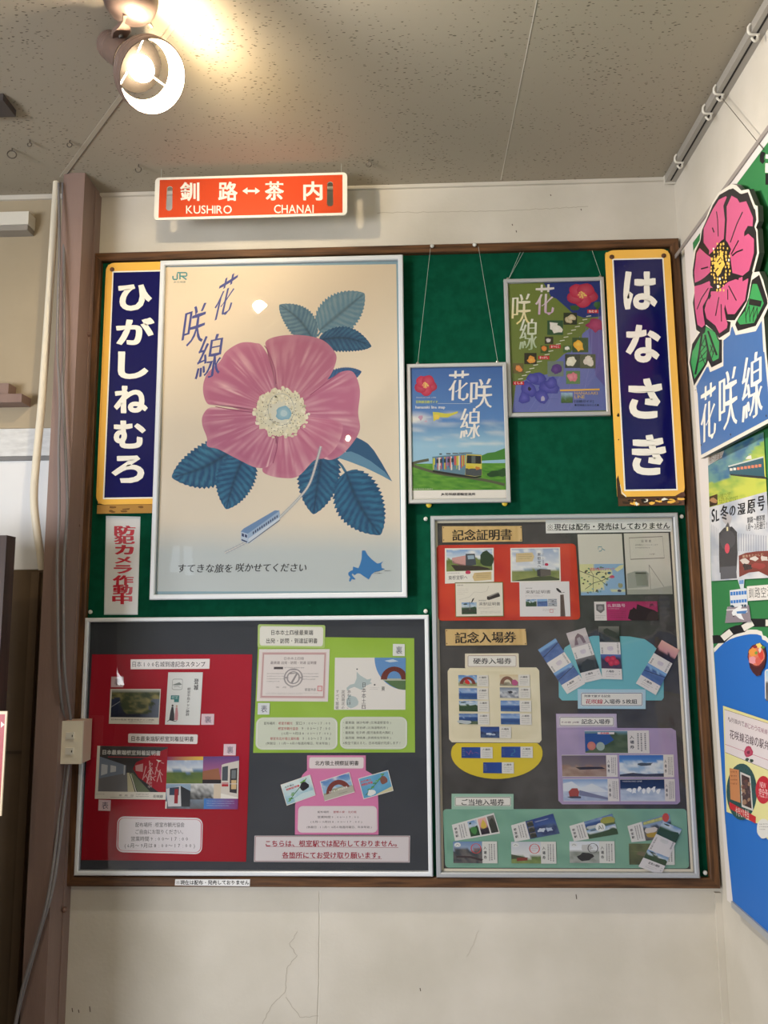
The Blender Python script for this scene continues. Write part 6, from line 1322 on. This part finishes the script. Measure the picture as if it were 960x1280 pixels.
def d_sl(A):
    A.mosaic(0, 0, 1, 1, 14, 18, lambda u, v: mixc(c(216, 216, 220), c(164, 172, 190), .35+fb(u, v, 3, 5)*1.2 + (.3 if .2 < v < .5 and u > .4 else 0))); A.view(*V)
    A.poly([(205, 900), (250, 850), (320, 840), (365, 890), (370, 1080), (360, 1240), (210, 1250), (205, 1100)], c(56, 54, 60)); A.blob(280, 960, 66, 90, c(72, 70, 76), 16, .06, 2); A.blob(277, 1035, 22, 45, c(206, 70, 90), 12, 0, 3); A.blob(280, 780, 44, 60, c(176, 172, 176), 11, .3, 4); A.poly([(262, 840), (285, 800), (300, 840), (300, 870), (262, 870)], c(80, 78, 82)); A.rect(272, 845, 286, 880, c(226, 214, 170))
    A.poly([(215, 1200), (355, 1190), (365, 1300), (220, 1310)], c(88, 88, 96)); 
    for k in range(12): A.line([(380+k*22, 900+k*2), (380+k*22, 1060)], 5, c(140, 144, 160), same=k > 0)
    for k in range(5): A.line([(140+k*14, 820+k*10), (138+k*14, 1100)], 4, c(170, 172, 180), same=k > 0)
    A.poly([(380, 1100), (440, 1075), (540, 1060), (650, 1055), (660, 1290), (560, 1240), (470, 1250), (385, 1290)], c(122, 54, 46)); A.blob(430, 1150, 40, 26, c(206, 196, 190), 9, .3, 6); A.blob(520, 1125, 44, 22, c(214, 206, 200), 9, .3, 7); A.blob(605, 1125, 36, 22, c(206, 196, 190), 9, .3, 8); A.blob(460, 1200, 50, 30, c(60, 44, 44), 9, .3, 9); A.blob(560, 1190, 60, 30, c(150, 60, 56), 9, .3, 10)
    A.text('景色をたのしむ', 412, 1085, 600, 1110, c(206, 176, 150), slope=-20)
    K = c(34, 32, 38); first = True
    for ch, b_ in (('S', (138, 684, 170, 800)), ('L', (176, 690, 208, 790)), ('冬', (216, 650, 290, 785)), ('の', (298, 655, 352, 745)), ('湿', (368, 630, 440, 735)), ('原', (455, 600, 528, 725)), ('号', (545, 568, 612, 700))): A.text(ch, *b_, K, bold=.016, xb=.02, res=3, slope=-14, same=not first); first = False
    A.text('釧路～標茶間', 456, 745, 612, 800, c(60, 60, 66), bold=.02, slope=-24); A.text('１月～３月運行！', 448, 800, 632, 870, c(60, 60, 66), bold=.02, slope=-28, same=True)
wcard('steam_train_poster', 'pale winter poster reading ＳＬ冬の湿原号 with a black steam locomotive', 'poster', vw(V, [(121, 670), (628, 530), (665, 1295), (138, 1325)]), X1-.0007, d_sl, c(214, 212, 214), mat=M['laminate'])
V = (870, 700, 7.111)
def d_air(A):
    A.view(*V); BLU = c(56, 120, 196)
    A.poly([(280, 415), (470, 400), (488, 548), (258, 560)], c(140, 130, 140)); A.poly([(270, 440), (440, 430), (440, 440), (270, 450)], c(214, 212, 214))
    A.poly([(300, 270), (450, 255), (455, 410), (310, 420)], c(214, 218, 224)); A.poly([(370, 168), (430, 160), (422, 240), (395, 245)], c(206, 214, 224), True)
    for k in range(6): A.rect(306+k*24.5, 283-k*2, 326+k*24.5, 316-k*2, BLU, same=k > 0); A.rect(308+k*24.5, 358-k*2, 328+k*24.5, 386-k*2, BLU, same=True)
    for k in range(3): A.rect(386+k*13, 180-k, 396+k*13, 214-k, BLU, same=k > 0)
    A.blob(322, 412, 16, 12, c(40, 70, 90), 8, .3, 2); A.blob(408, 405, 16, 12, c(40, 70, 90), 8, .3, 3); A.blob(436, 408, 14, 12, c(40, 70, 90), 8, .3, 4)
    A.poly([(318, 470), (330, 445), (370, 420), (400, 400), (410, 410), (400, 435), (455, 430), (458, 465), (400, 480), (420, 520), (430, 535), (385, 520), (350, 490), (330, 500)], c(226, 228, 232)); A.poly([(360, 458), (458, 448), (440, 476), (364, 476)], c(70, 120, 180)); A.blob(335, 500, 7, 7, c(60, 50, 54), 8, 0, 5)
wcard('airport_cutout', 'paper cutout of a blue and white terminal with a white aeroplane on grey', 'paper cutout', vw(V, [(258, 160), (488, 160), (488, 560), (258, 560)]), X1, d_air, c(206, 212, 220),
      outline=[(.48, .02), (.75, 0), (.72, .22), (.835, .235), (.87, .6), (.92, .6), (1, .97), (0, 1), (.09, .64), (.21, .63), (.18, .275), (.60, .24)])
def d_ap(A):
    A.view(*V); first = True
    for ch, b_ in (('釧', (470, 248, 512, 338)), ('路', (522, 242, 570, 336)), ('空', (578, 240, 624, 330)), ('港', (632, 236, 680, 326))): A.text(ch, *b_, c(40, 40, 44), bold=-.006, res=2, same=not first); first = False
wcard('place_label', 'white hand-lettered paper label reading 釧路空港 beside the airport cutout', 'label', vw(V, [(452, 234), (700, 214), (704, 348), (460, 364)]), X1-.0007, d_ap, c(222, 218, 214))
def d_bowl(A):
    A.view(*V); A.poly([(462, 860), (470, 900), (480, 960), (505, 1000), (535, 1030), (570, 1022), (578, 990), (606, 950), (618, 900), (618, 850)], c(70, 32, 36)); A.blob(540, 860, 78, 96, c(96, 40, 40), 22, 0, 1); A.blob(538, 850, 70, 88, c(214, 120, 96), 20, .04, 2)
    for x, y, rx, ry, col in ((505, 820, 34, 40, c(226, 150, 70)), (575, 840, 26, 46, c(206, 70, 60)), (500, 890, 30, 34, c(222, 150, 160)), (555, 900, 30, 34, c(206, 96, 84)), (560, 762, 26, 24, c(232, 206, 110)), (535, 825, 16, 14, c(120, 150, 70)), (595, 775, 18, 12, c(90, 140, 60)), (525, 770, 18, 14, c(140, 50, 54)), (570, 800, 14, 24, c(226, 200, 190))): A.blob(x, y, rx, ry, col, 10, .22, int(x))
wcard('rice_bowl_cutout', 'paper cutout of a dark bowl heaped with orange and pink seafood on the blue sea', 'paper cutout', vw(V, [(456, 738), (622, 738), (622, 1032), (456, 1032)]), X1, d_bowl, c(80, 40, 40),
      outline=[(.5, .02), (.62, 0), (.75, .04), (.92, .12), (1, .32), (.98, .55), (.90, .74), (.74, .86), (.70, .97), (.5, 1), (.3, .9), (.14, .75), (.08, .56), (.01, .42), (.06, .22), (.25, .08)])
def d_ph(A): A.view(*V); A.mosaic(620, 985, 760, 1250, 8, 12, landf(.4, c(150, 190, 214), c(206, 206, 206), c(70, 60, 56), c(110, 106, 104), 3, .9))
wcard('photo_print', 'white-bordered photograph with rounded corners at the picture edge, on the blue sea', 'photograph', vw(V, [(610, 978), (770, 930), (770, 1290), (614, 1240)]), X1, d_ph, c(224, 222, 220), rr(0, 0, 1, 1, .12, .07))
V = (890, 860, 6.4)
def d_ek(A):
    A.view(*V); A.poly([(100, 170), (520, 305), (530, 690), (108, 515)], c(222, 212, 214)); A.line([(100, 172), (520, 306)], 3, c(120, 90, 80)); A.line([(106, 450), (530, 608)], 3, c(176, 60, 90)); A.line([(108, 515), (530, 690)], 3, c(90, 70, 70))
    A.text('～列車内であじわう花咲線グルメ～', 128, 235, 520, 385, c(110, 70, 90), slope=0, bold=.005, fit=True) if False else None
    s = '～列車内であじわう花咲線グルメ'
    for k, ch in enumerate(s): x = 128+k*26.5; A.text(ch, x, 232+(x-128)*.335, x+23, 272+(x-128)*.335, c(130, 60, 90) if 'あじわう花咲線'.find(ch) >= 0 else c(90, 76, 84), res=2, slope=6, same=k > 0)
    s = '花咲線沿線の駅弁'
    for k, ch in enumerate(s): x = 142+k*39.5; A.text(ch, x, 335+(x-142)*.31, x+36, 408+(x-142)*.31, c(78, 60, 66), bold=.005, xb=.01, res=2, slope=12, same=k > 0)
    A.blob(292, 510, 34, 46, c(170, 50, 80), 12, .12, 2, c(200, 90, 110)); A.blob(292, 514, 14, 16, c(120, 40, 60), 8, .2, 3); A.blob(280, 575, 18, 14, c(50, 70, 50), 8, .3, 4); A.blob(318, 580, 14, 14, c(50, 70, 50), 8, .3, 5)
    A.blob(238, 830, 122, 226, c(30, 74, 72), 30, 0, 6)
    A.poly([(140, 640), (215, 655), (228, 920), (148, 890)], c(196, 130, 80)); A.scribble(150, 665, 205, 790, 4, c(110, 60, 40), 3, .7, 4); A.poly([(226, 670), (308, 705), (330, 985), (238, 950)], c(206, 200, 196)); A.poly([(236, 690), (300, 718), (318, 965), (246, 935)], c(66, 44, 40)); rnd = random.Random(4)
    for k in range(16): A.blob(rnd.uniform(245, 308), rnd.uniform(730, 930), 14, 16, rnd.choice([c(96, 60, 50), c(130, 86, 66), c(150, 120, 96), c(84, 60, 56)]), 7, .3, k)
    A.poly([(140, 910), (352, 1030), (350, 1085), (145, 965)], c(190, 34, 44)); A.text('やきとり弁当', 190, 960, 296, 1040, c(226, 190, 186), bold=.02, slope=36)
    A.blob(412, 815, 62, 112, c(190, 34, 44), 24, 0, 8); A.text('NEW', 384, 755, 432, 800, c(230, 180, 180), bold=.02, slope=14); A.text('完全予約', 376, 805, 470, 880, c(230, 180, 180), bold=.02, slope=18, same=True); A.blob(415, 1125, 56, 80, c(222, 220, 216), 20, .03, 9); A.scribble(380, 1085, 450, 1150, 3, c(90, 80, 84), 5, .5, 7)
wcard('lunch_leaflet', 'pale yellow leaflet of railway lunch boxes on the blue sea of the map', 'leaflet', vw(V, [(88, 142), (520, 285), (530, 1290), (116, 990)]), X1, d_ek, c(226, 220, 156), outline=[(0, 0), (1, 0), (1, 1.02), (.66, .955), (.66, .90), (0, 1)], mat=M['laminate'])

# picture rail under the ceiling of the right wall, its hooks and the string
RY0, RY1 = -.018, -1.6
XR = XW-.034
bm = bmesh.new(); box(bm, XR, XW-.0003, RY1, RY0, CEIL-.022, CEIL-.0003)
t = thing('picture_rail', 'grey picture-hanging rail along the top of the right wall', 'rail', (XW, -.8, CEIL-.02))
obj('rail_body', boxm(XR, XW-.0003, RY1, RY0, CEIL-.024, CEIL-.0003), plain('grey_rail_metal', c(168, 164, 158), .45, .2), t, bevel=.002)
obj('rail_slot', boxm(XR+.012, XR+.017, RY1+.01, RY0-.01, CEIL-.0248, CEIL-.0242), M['dark'], t)
obj('end_cap', boxm(XR-.002, XW-.0003, RY0+.0003, RY0+.006, CEIL-.027, CEIL-.0003), M['white_plastic'], t, bevel=.001)
fix(t)
for x, y, lb in ((852, 205, 'white hook on the picture rail nearest the corner'), (888, 145, 'second white hook on the picture rail from the corner'), (902, 120, 'white hook on the picture rail that carries the string'), (946, 46, 'white hook on the picture rail at the top right of the picture')):
    p = onX(x, y, XR+.014); yy = p.y
    bm = bmesh.new(); tube(bm, smooth_path([(XR+.020, yy, CEIL-.0255), (XR-.004, yy-.004, CEIL-.026), (XR-.007, yy-.006, CEIL-.012), (XR-.002, yy-.008, CEIL-.004)], 4), .003, 8)
    tube(bm, smooth_path([(XR+.016, yy, CEIL-.0255), (XR+.014, yy-.002, CEIL-.040), (XR+.006, yy-.004, CEIL-.046), (XR-.002, yy-.006, CEIL-.038)], 4), .0026, 8)
    tag(obj('rail_hook', bm, M['white_plastic'], None, True), lb, 'hook', 'hooks of the picture rail')
p = onX(902, 120, XR+.012); q_ = onX(955, 187, XB-.002)
tag(obj('hanging_string', tubem([(XR+.012, p.y-.004, CEIL-.044), (XB-.0025, q_.y, q_.z)], .0009, 6), plain('dark_string', c(96, 88, 80), .6)), 'thin dark string from the picture rail down to the route map board', 'string')
# ------------------------------------------------------------------ spot lamp on the ceiling
BUL = onY(177, 86, -.74)
toc = (CAM-BUL).normalized(); ri = CR*.65-CU*.76
AX = Vector((.62, -.37, -.69)).normalized()
# mouth of the shade seen around (187,100)
t = thing('spot_lamp', 'lit taupe spot lamp with a round open shade on the ceiling, upper left', 'lamp', (BUL.x, BUL.y, CEIL))
MO = BUL+AX*.056
obj('lamp_shade', lathe([(0, .0775), (.0006, .0795), (-.002, .0805), (-.016, .0803), (-.018, .0790), (-.020, .0803), (-.025, .080), (-.027, .0785), (-.029, .0796), (-.040, .0755), (-.047, .0700), (-.050, .0655), (-.0495, .0640)], MO, AX, 48), M['taupe'], t, True)
obj('shade_lining', lathe([(-.0004, .0774), (-.02, .0768), (-.036, .0735), (-.0455, .0680), (-.0485, .0642)], MO, AX, 48), M['lamp_white'], t, True)
obj('bulb', lathe([(-.0575-.031*math.cos(a), .0280*math.sin(a)) for a in [math.pi*k/12 for k in range(13)]][::-1], MO, AX, 24), M['bulb'], t, True)
u_ = AX.orthogonal().normalized(); v_ = AX.cross(u_)
for a in (.3, 2.4, 4.5):
    dr = u_*math.cos(a+.4)+v_*math.sin(a+.4)
    obj('spoke', tubem([MO-AX*.0750+dr*.0300, MO-AX*.0475+dr*.0655], .0015, 6), M['lamp_white'], t)
obj('baffle_disc', lathe([(-.0765, .014), (-.0760, .0580), (-.0775, .0585), (-.0780, .014)], MO, AX, 40), plain('black_baffle', c(14, 12, 11), .95, 0, .02), t, True)
obj('socket', lathe([(-.0785, .012), (-.0785, .0175), (-.0865, .0175), (-.098, .0200), (-.104, .0345), (-.107, .0345)], MO, AX, 40), M['lamp_white'], t, True)
obj('lamp_neck', lathe([(-.1075, .0330), (-.108, .0345), (-.150, .0345), (-.185, .0345), (-.188, .0330), (-.191, .0345), (-.196, .0345), (-.199, .0330), (-.202, .0345), (-.207, .0345), (-.210, .0328), (-.213, .0340), (-.222, .0320), (-.232, .022), (-.236, 0)], MO, AX, 40), M['taupe'], t, True)
bl = bpy.data.lights.new('spot_beam', 'SPOT'); bl.energy = BEAM_POWER; bl.color = (1.0, .93, .82); bl.spot_size = math.radians(172); bl.spot_blend = 1.0; bl.shadow_soft_size = .028
bo = bpy.data.objects.new('spot_beam', bl); COL.objects.link(bo); bo.location = MO+AX*.030; bo.rotation_euler = AX.to_track_quat('-Z', 'Y').to_euler(); bo.parent = t
NK = MO-AX*.165
CP = onZ(163, -6, CEIL)      # ceiling canopy
obj('ceiling_canopy', lathe([(0, .060), (.010, .060), (.026, .056), (.040, .046), (.049, .030), (.052, 0)], (CP.x, CP.y, CEIL-.0004), (0, 0, -1), 40), M['taupe_dark'], t, True)
sd = (Vector((CP.x, CP.y, CEIL-.05))-NK); 
bm = bmesh.new(); top = Vector((CP.x, CP.y, CEIL-.046)); bot = NK+(sd-AX*sd.dot(AX)).normalized()*.034
wv = AX.cross((top-bot)).normalized()
f_, bk_ = [], []
for s, wd in ((0, .017), (.25, .021), (.5, .013), (.75, .011), (1, .016)):
    p = bot.lerp(top, s); f_.append((p+wv*wd, p-wv*wd))
ol = [a for a, b_ in f_]+[b_ for a, b_ in f_[::-1]]; nn = (top-bot).cross(wv).normalized()*.004
prism(bm, [p+nn for p in ol], [p-nn for p in ol]); obj('bracket', bm, M['taupe'], t, bevel=.001)
pv = bot.lerp(top, .12); obj('pivot_screw', tubem([pv+nn*1.0, pv+nn*2.2], .005, 10), M['metal'], t)
cs = Vector((CP.x+.03, CP.y+.044, CEIL-.034)); obj('canopy_screw', tubem([cs, cs+Vector((.003, .007, -.004))], .004, 10), M['metal'], t)
fix(t)
# cable run along the ceiling from the pipe to the lamp, in a flat moulding
p0, p1 = onZ(77, 221, CEIL), onZ(242, -4, CEIL); d_ = (p1-p0).normalized(); nn = Vector((-d_.y, d_.x, 0))
bm = bmesh.new(); wq = .006
prism(bm, [p0+nn*wq-Vector((0, 0, .0035)), p1+nn*wq-Vector((0, 0, .0035)), p1-nn*wq-Vector((0, 0, .0035)), p0-nn*wq-Vector((0, 0, .0035))], [p0+nn*wq-Vector((0, 0, .0003)), p1+nn*wq-Vector((0, 0, .0003)), p1-nn*wq-Vector((0, 0, .0003)), p0-nn*wq-Vector((0, 0, .0003))])
t = tag(obj('cable_moulding', bm, plain('cream_moulding', c(172, 163, 147), .6), None), 'thin cream cable moulding running across the ceiling past the spot lamp', 'moulding')
bm = bmesh.new(); prism(bm, [p0+nn*(wq+.0024)-Vector((0, 0, .002)), p1+nn*(wq+.0024)-Vector((0, 0, .002)), p1+nn*(wq+.0002)-Vector((0, 0, .002)), p0+nn*(wq+.0002)-Vector((0, 0, .002))], [p0+nn*(wq+.0024)-Vector((0, 0, .0003)), p1+nn*(wq+.0024)-Vector((0, 0, .0003)), p1+nn*(wq+.0002)-Vector((0, 0, .0003)), p0+nn*(wq+.0002)-Vector((0, 0, .0003))])
obj('cable', bm, M['grey_cable'], t)
# screw hooks in the ceiling
M['hook_metal'] = plain('dull_hook_metal', c(104, 96, 86), .45, .3)
def hook(x, y, r, lab, full=.80, mat='metal', tilt=0):
    p = onZ(x, y, CEIL-.012); pts = [Vector((p.x, p.y, CEIL-.0003)), Vector((p.x, p.y, CEIL-.008))]
    for k in range(13):
        a = math.pi/2-2*math.pi*full*k/12; pts.append(Vector((p.x+r*math.cos(a), p.y+r*math.cos(a)*tilt, CEIL-.008-r+r*math.sin(a))))
    tag(obj('ceiling_hook', tubem(pts, .0018, 7), M['hook_metal'], None, True), lab, 'hook', 'screw hooks in the ceiling')
hook(461, 204, .008, 'open screw hook in the ceiling right of the orange plate'); hook(173, 210, .009, 'screw hook in the ceiling left of the orange plate'); hook(87, 180, .007, 'screw hook in the ceiling just left of the cable moulding', .9)
hook(37, 180, .006, 'small screw hook in the ceiling, between the ring hook and the moulding', .9); hook(15, 190, .012, 'ring-shaped screw hook in the ceiling nearest the left edge', 1.0, 'metal', .3)
# corner of a dark square fitting at the left edge
p = onZ(20, 142, CEIL-.01); q_ = onZ(4, 121, CEIL-.01)
bm = bmesh.new(); e = .03
lo_ = [(p.x-.16, p.y-.0, CEIL-.02), (p.x, p.y, CEIL-.02), (q_.x, q_.y, CEIL-.02), (q_.x-.16, q_.y, CEIL-.02)]
prism(bm, [Vector(v) for v in lo_], [Vector((v[0], v[1], CEIL-.0004)) for v in lo_])
t = tag(obj('ceiling_grille', bm, plain('dark_grey_metal', c(76, 70, 70), .5, .2), None, bevel=.002), 'corner of a dark grey ceiling fitting at the left edge of the picture', 'ceiling fitting')

# ------------------------------------------------------------------ left of the post
YP = -.075
pipe = smooth_path([onY(x, y, Y_) for x, y, Y_ in ((71.5, 221, YP), (69, 260, YP), (61, 380, YP), (52.5, 500, YP), (45.5, 575, YP), (42.5, 620, YP), (45, 655, YP), (50, 690, -.06), (53, 712, -.05))], 5)
pipe[0].z = CEIL-.0004
tag(obj('conduit_pipe', tubem(pipe, .0115, 14), M['cream_plastic'], None, True), 'cream conduit pipe running down the wall beside the mauve post', 'pipe')
YC = -.140
def cable(name, lb, pts, r):
    P = smooth_path([onY(x, y, Y_) for x, y, Y_ in pts], 6)
    return tag(obj(name, tubem(P, r, 10), M['grey_cable'], None, True), lb, 'cable', 'grey cables')
cable('electric_cable', 'grey cable in front of the mauve post, the right one, ending at the switch box', [(78.5, 229, -.10), (79.5, 280, -.110), (80, 320, -.126), (80, 390, YC), (80, 450, YC), (78.5, 480, YC), (81, 545, YC), (83.5, 600, YC), (84, 640, YC), (80, 700, YC), (79.5, 770, YC), (81, 840, YC), (88.5, 899.5, -.095)], .0042)
cable('electric_cable', 'grey cable in front of the mauve post, the left one, crossing behind the other', [(73.5, 229, -.140), (74.5, 300, -.150), (72.5, 380, -.156), (72, 440, -.159), (75, 500, -.159), (73.5, 560, -.159), (74, 640, -.160), (71.5, 700, -.162), (72, 760, -.162), (73, 820, -.162), (76, 870, -.135), (81, 899.5, -.078)], .0040)
cable('electric_cable', 'grey cable hanging from the underside of the switch box to the lower left', [(86, 956, -.08), (82, 990, -.09), (75, 1050, -.11), (66, 1110, -.14), (50, 1165, -.15), (36, 1215, -.15), (24, 1260, -.15), (14, 1310, -.15)], .0046)
cable('electric_cable', 'second grey cable below the switch box, close beside the longer one', [(81, 956, -.070), (76, 1000, -.085), (68, 1070, -.130), (58, 1130, -.155), (43, 1185, -.162), (28, 1235, -.162), (18, 1285, -.162), (12, 1320, -.162)], .0040)
# switch box
YS0, YS1 = -.046, -.103
a, b_ = onY(72.5, 901.5, YS1), onY(101.5, 955, YS1); xr = onY(111, 930, YS0).x
t = thing('switch_box', 'cream light switch box with two rocker switches on the left rail of the notice board', 'switch', ((a.x+b_.x)/2, YS0, b_.z))
x0 = a.x; x1 = b_.x
pw = x1-x0
obj('box_body', boxm(x0+.001, x1-.001, YS1+.008, YS0+.009, b_.z+.001, a.z-.001), M['beige_plastic'], t, bevel=.003)
obj('cover_plate', boxm(x0, x1, YS1, YS1+.0078, b_.z, a.z), M['cream_plastic'], t, bevel=.003)
for k in range(2):
    cx = x0+pw*.52; cz = a.z-(a.z-b_.z)*(.34+.36*k)
    s = obj('switch_rocker', boxm(cx-.0115, cx+.0115, YS1-.004, YS1-.0001, cz-.0095, cz+.0095), M['white_plastic'], t, bevel=.0015)
    d2 = obj('switch_mark', boxm(cx+.006, cx+.0085, YS1-.0046, YS1-.0041, cz-.003, cz+.003), M['dark'], s)
fix(t)
for s in [o for o in bpy.data.objects if o.name.startswith('switch_mark')]: s.matrix_parent_inverse = Matrix()
# bolts of the post
for x, y, lb in ((110, 418, 'round bolt head on the side of the mauve post, upper'), (96, 657, 'round bolt head on the side of the mauve post, middle'), (80, 1137, 'round bolt head low on the side of the mauve post')):
    p = onY(x+1, y, -.046); p.y = -.0452
    tag(obj('bolt_head', lathe([(0, .008), (.004, .008), (.008, .006), (.010, .003), (.0105, 0)], p, (0, -1, 0), 14), plain('painted_bolt', c(112, 84, 74), .4), None, True), lb, 'bolt', 'bolts of the post')
# wall panels left of the post: white upper sheet, and brown painting the shadow below
xl = XL+.02; xrp = pxl-.0006
def wz(y, Y=-.004): return onY(20, y, Y).z
struct(obj('trim_8', boxm(xl, xrp, -.004, -.0003, wz(570), wz(536)), mottled('white_crumpled_sheet', c(206, 208, 210), c(226, 228, 230), 20, .6, .6, 60, (1, 1, 3)), None))
struct(obj('trim_9', boxm(xl, xrp, -.010, -.0003, wz(575.5, -.010), wz(570.3, -.010)), plain('grey_trim', c(118, 118, 120), .5), None))
struct(obj('trim_10', boxm(xl, xrp, -.004, -.0003, wz(712), wz(576.2)), mottled('white_wall_panel', c(226, 228, 232), c(232, 234, 238), 3, .6), None))
struct(obj('trim_11', boxm(xl, xrp, -.008, -.0003, .0, wz(712.6)), mottled('brown_wall_shadow', c(92, 76, 58), c(104, 86, 66), 3, .65, .15, 40), None))  # lower wall in shadow, its shade painted as brown
px_ = onY(36, 830, -.02).x
struct(obj('trim_12', boxm(px_-.006, px_+.018, -.022, -.0085, 0, wz(716)), plain('brown_upright', c(112, 92, 70), .6), None, bevel=.003))
struct(obj('trim_13', boxm(xl, px_-.007, -.012, -.0085, wz(940)-.004, wz(938)), plain('brown_ledge_line', c(78, 62, 48), .6), None))
struct(obj('trim_14', boxm(xl, xrp, -.004, -.0003, wz(535.4), CEIL-.0165), mottled('beige_wall_panel', c(166, 152, 128), c(176, 162, 138), 2.5, .7, .15, 60), None))
# white box rail and mauve ledge high on the left wall
a, b_ = onY(36, 264, -.05), onY(36, 280, -.05)
t = thing('curtain_box', 'white box-shaped curtain rail high on the wall at the left edge', 'curtain rail', (a.x-.3, -.03, b_.z))
obj('rail_front', boxm(a.x-.6, a.x, -.05, -.0044, b_.z, a.z), M['white_plastic'], t, bevel=.003)
obj('rail_lip', boxm(a.x-.6, a.x-.003, -.046, -.0046, b_.z-.018, b_.z-.0006), plain('grey_rail_lip', c(150, 144, 136), .5), t, bevel=.002)
fix(t)
a, b_ = onY(14, 479, -.06), onY(28, 488, -.06)
t = thing('wall_ledge', 'mauve painted wooden ledge on the wall at the left edge', 'ledge', (a.x-.3, -.03, b_.z))
obj('ledge_top', boxm(a.x-.6, onY(10.5, 485, -.05).x, -.05, -.0044, onY(10, 492, -.05).z, onY(10, 479, -.05).z), M['pillar'], t, bevel=.002)
bm = bmesh.new(); z0_, z1_ = onY(10, 503, -.06).z, onY(10, 492.5, -.06).z; xx = b_.x
bm = boxm(a.x-.6, xx, -.062, -.0044, z0_, z1_); obj('ledge_moulding', bm, M['pillar'], t, bevel=.004)
fix(t)
# dark wooden stand and red plate at the left edge
Yw = -.42
a = onY(8.5, 669, Yw)
t = tag(obj('wooden_stand', boxm(a.x-.45, a.x, Yw, Yw+.045, .0004, a.z), M['darkwood'], None, bevel=.003), 'tall dark brown wooden board standing at the left edge of the picture', 'board')
pp = onY(8.5, 835, Yw-.001); obj('hook_nail', tubem(smooth_path([(a.x-.010, Yw-.0002, pp.z), (a.x-.009, Yw-.012, pp.z-.002), (a.x-.004, Yw-.014, pp.z+.004), (a.x+.004, Yw-.013, pp.z+.002)], 4), .0016, 7), M['metal'], t)
Yr = Yw-.03
a, b_ = onY(9, 889, Yr), onY(1.5, 1020, Yr)
A = artY(Yr); zz0, zz1 = b_.z, a.z; xr_ = (a.x+b_.x)/2
A.at = lambda u, v: Vector((xr_-.30*(1-u), Yr, zz1-(zz1-zz0)*v)); A.rect(.02, .03, .985, .97, c(176, 32, 48)); A.poly([(.955, .10), (.985, .13), (.955, .16)], WHITE)
t = tag(A.build('red_plate', M['painted'], None, UNIT, .004, c(226, 206, 176)), 'cream-edged red plate hung on the dark wooden board at the left edge', 'sign')
obj('hanging_clip', boxm(xr_-.16, xr_-.14, Yr+.0045, Yw-.0003, zz1-.03, zz1-.01), M['metal'], t)

# ------------------------------------------------------------------ other lamps of the room, behind the camera
def spare_spot(x, y, aim, lab):
    p = Vector((x, y, CEIL-.13)); ax = (Vector(aim)-p).normalized(); t = thing('spot_lamp', lab, 'lamp', (x, y, CEIL), 'further spot lamps of the room')
    obj('lamp_shade', lathe([(0, .0785), (-.030, .080), (-.075, .066), (-.100, .040), (-.11, .034), (-.21, .034), (-.22, .02), (-.225, 0)], p, ax, 32), M['taupe'], t, True)
    obj('shade_lining', lathe([(-.001, .0775), (-.04, .0745), (-.066, .046), (-.09, .03)], p, ax, 32), M['lamp_white'], t, True)
    obj('bulb', lathe([(-.045-.032*math.cos(a), .030*math.sin(a)) for a in [math.pi*k/10 for k in range(11)]][::-1], p, ax, 20), M['bulb'], t, True)
    obj('bracket', tubem([p-ax*.14, (x, y, CEIL-.0005)], .010, 10), M['taupe'], t); fix(t)
spare_spot(-.42, -2.95, (-.5, -1.5, .6), 'taupe spot lamp on the ceiling behind the photographer')
for o in list(bpy.data.objects):
    if '_f' in o: del o['_f']
bpy.data.objects.remove(_fo)
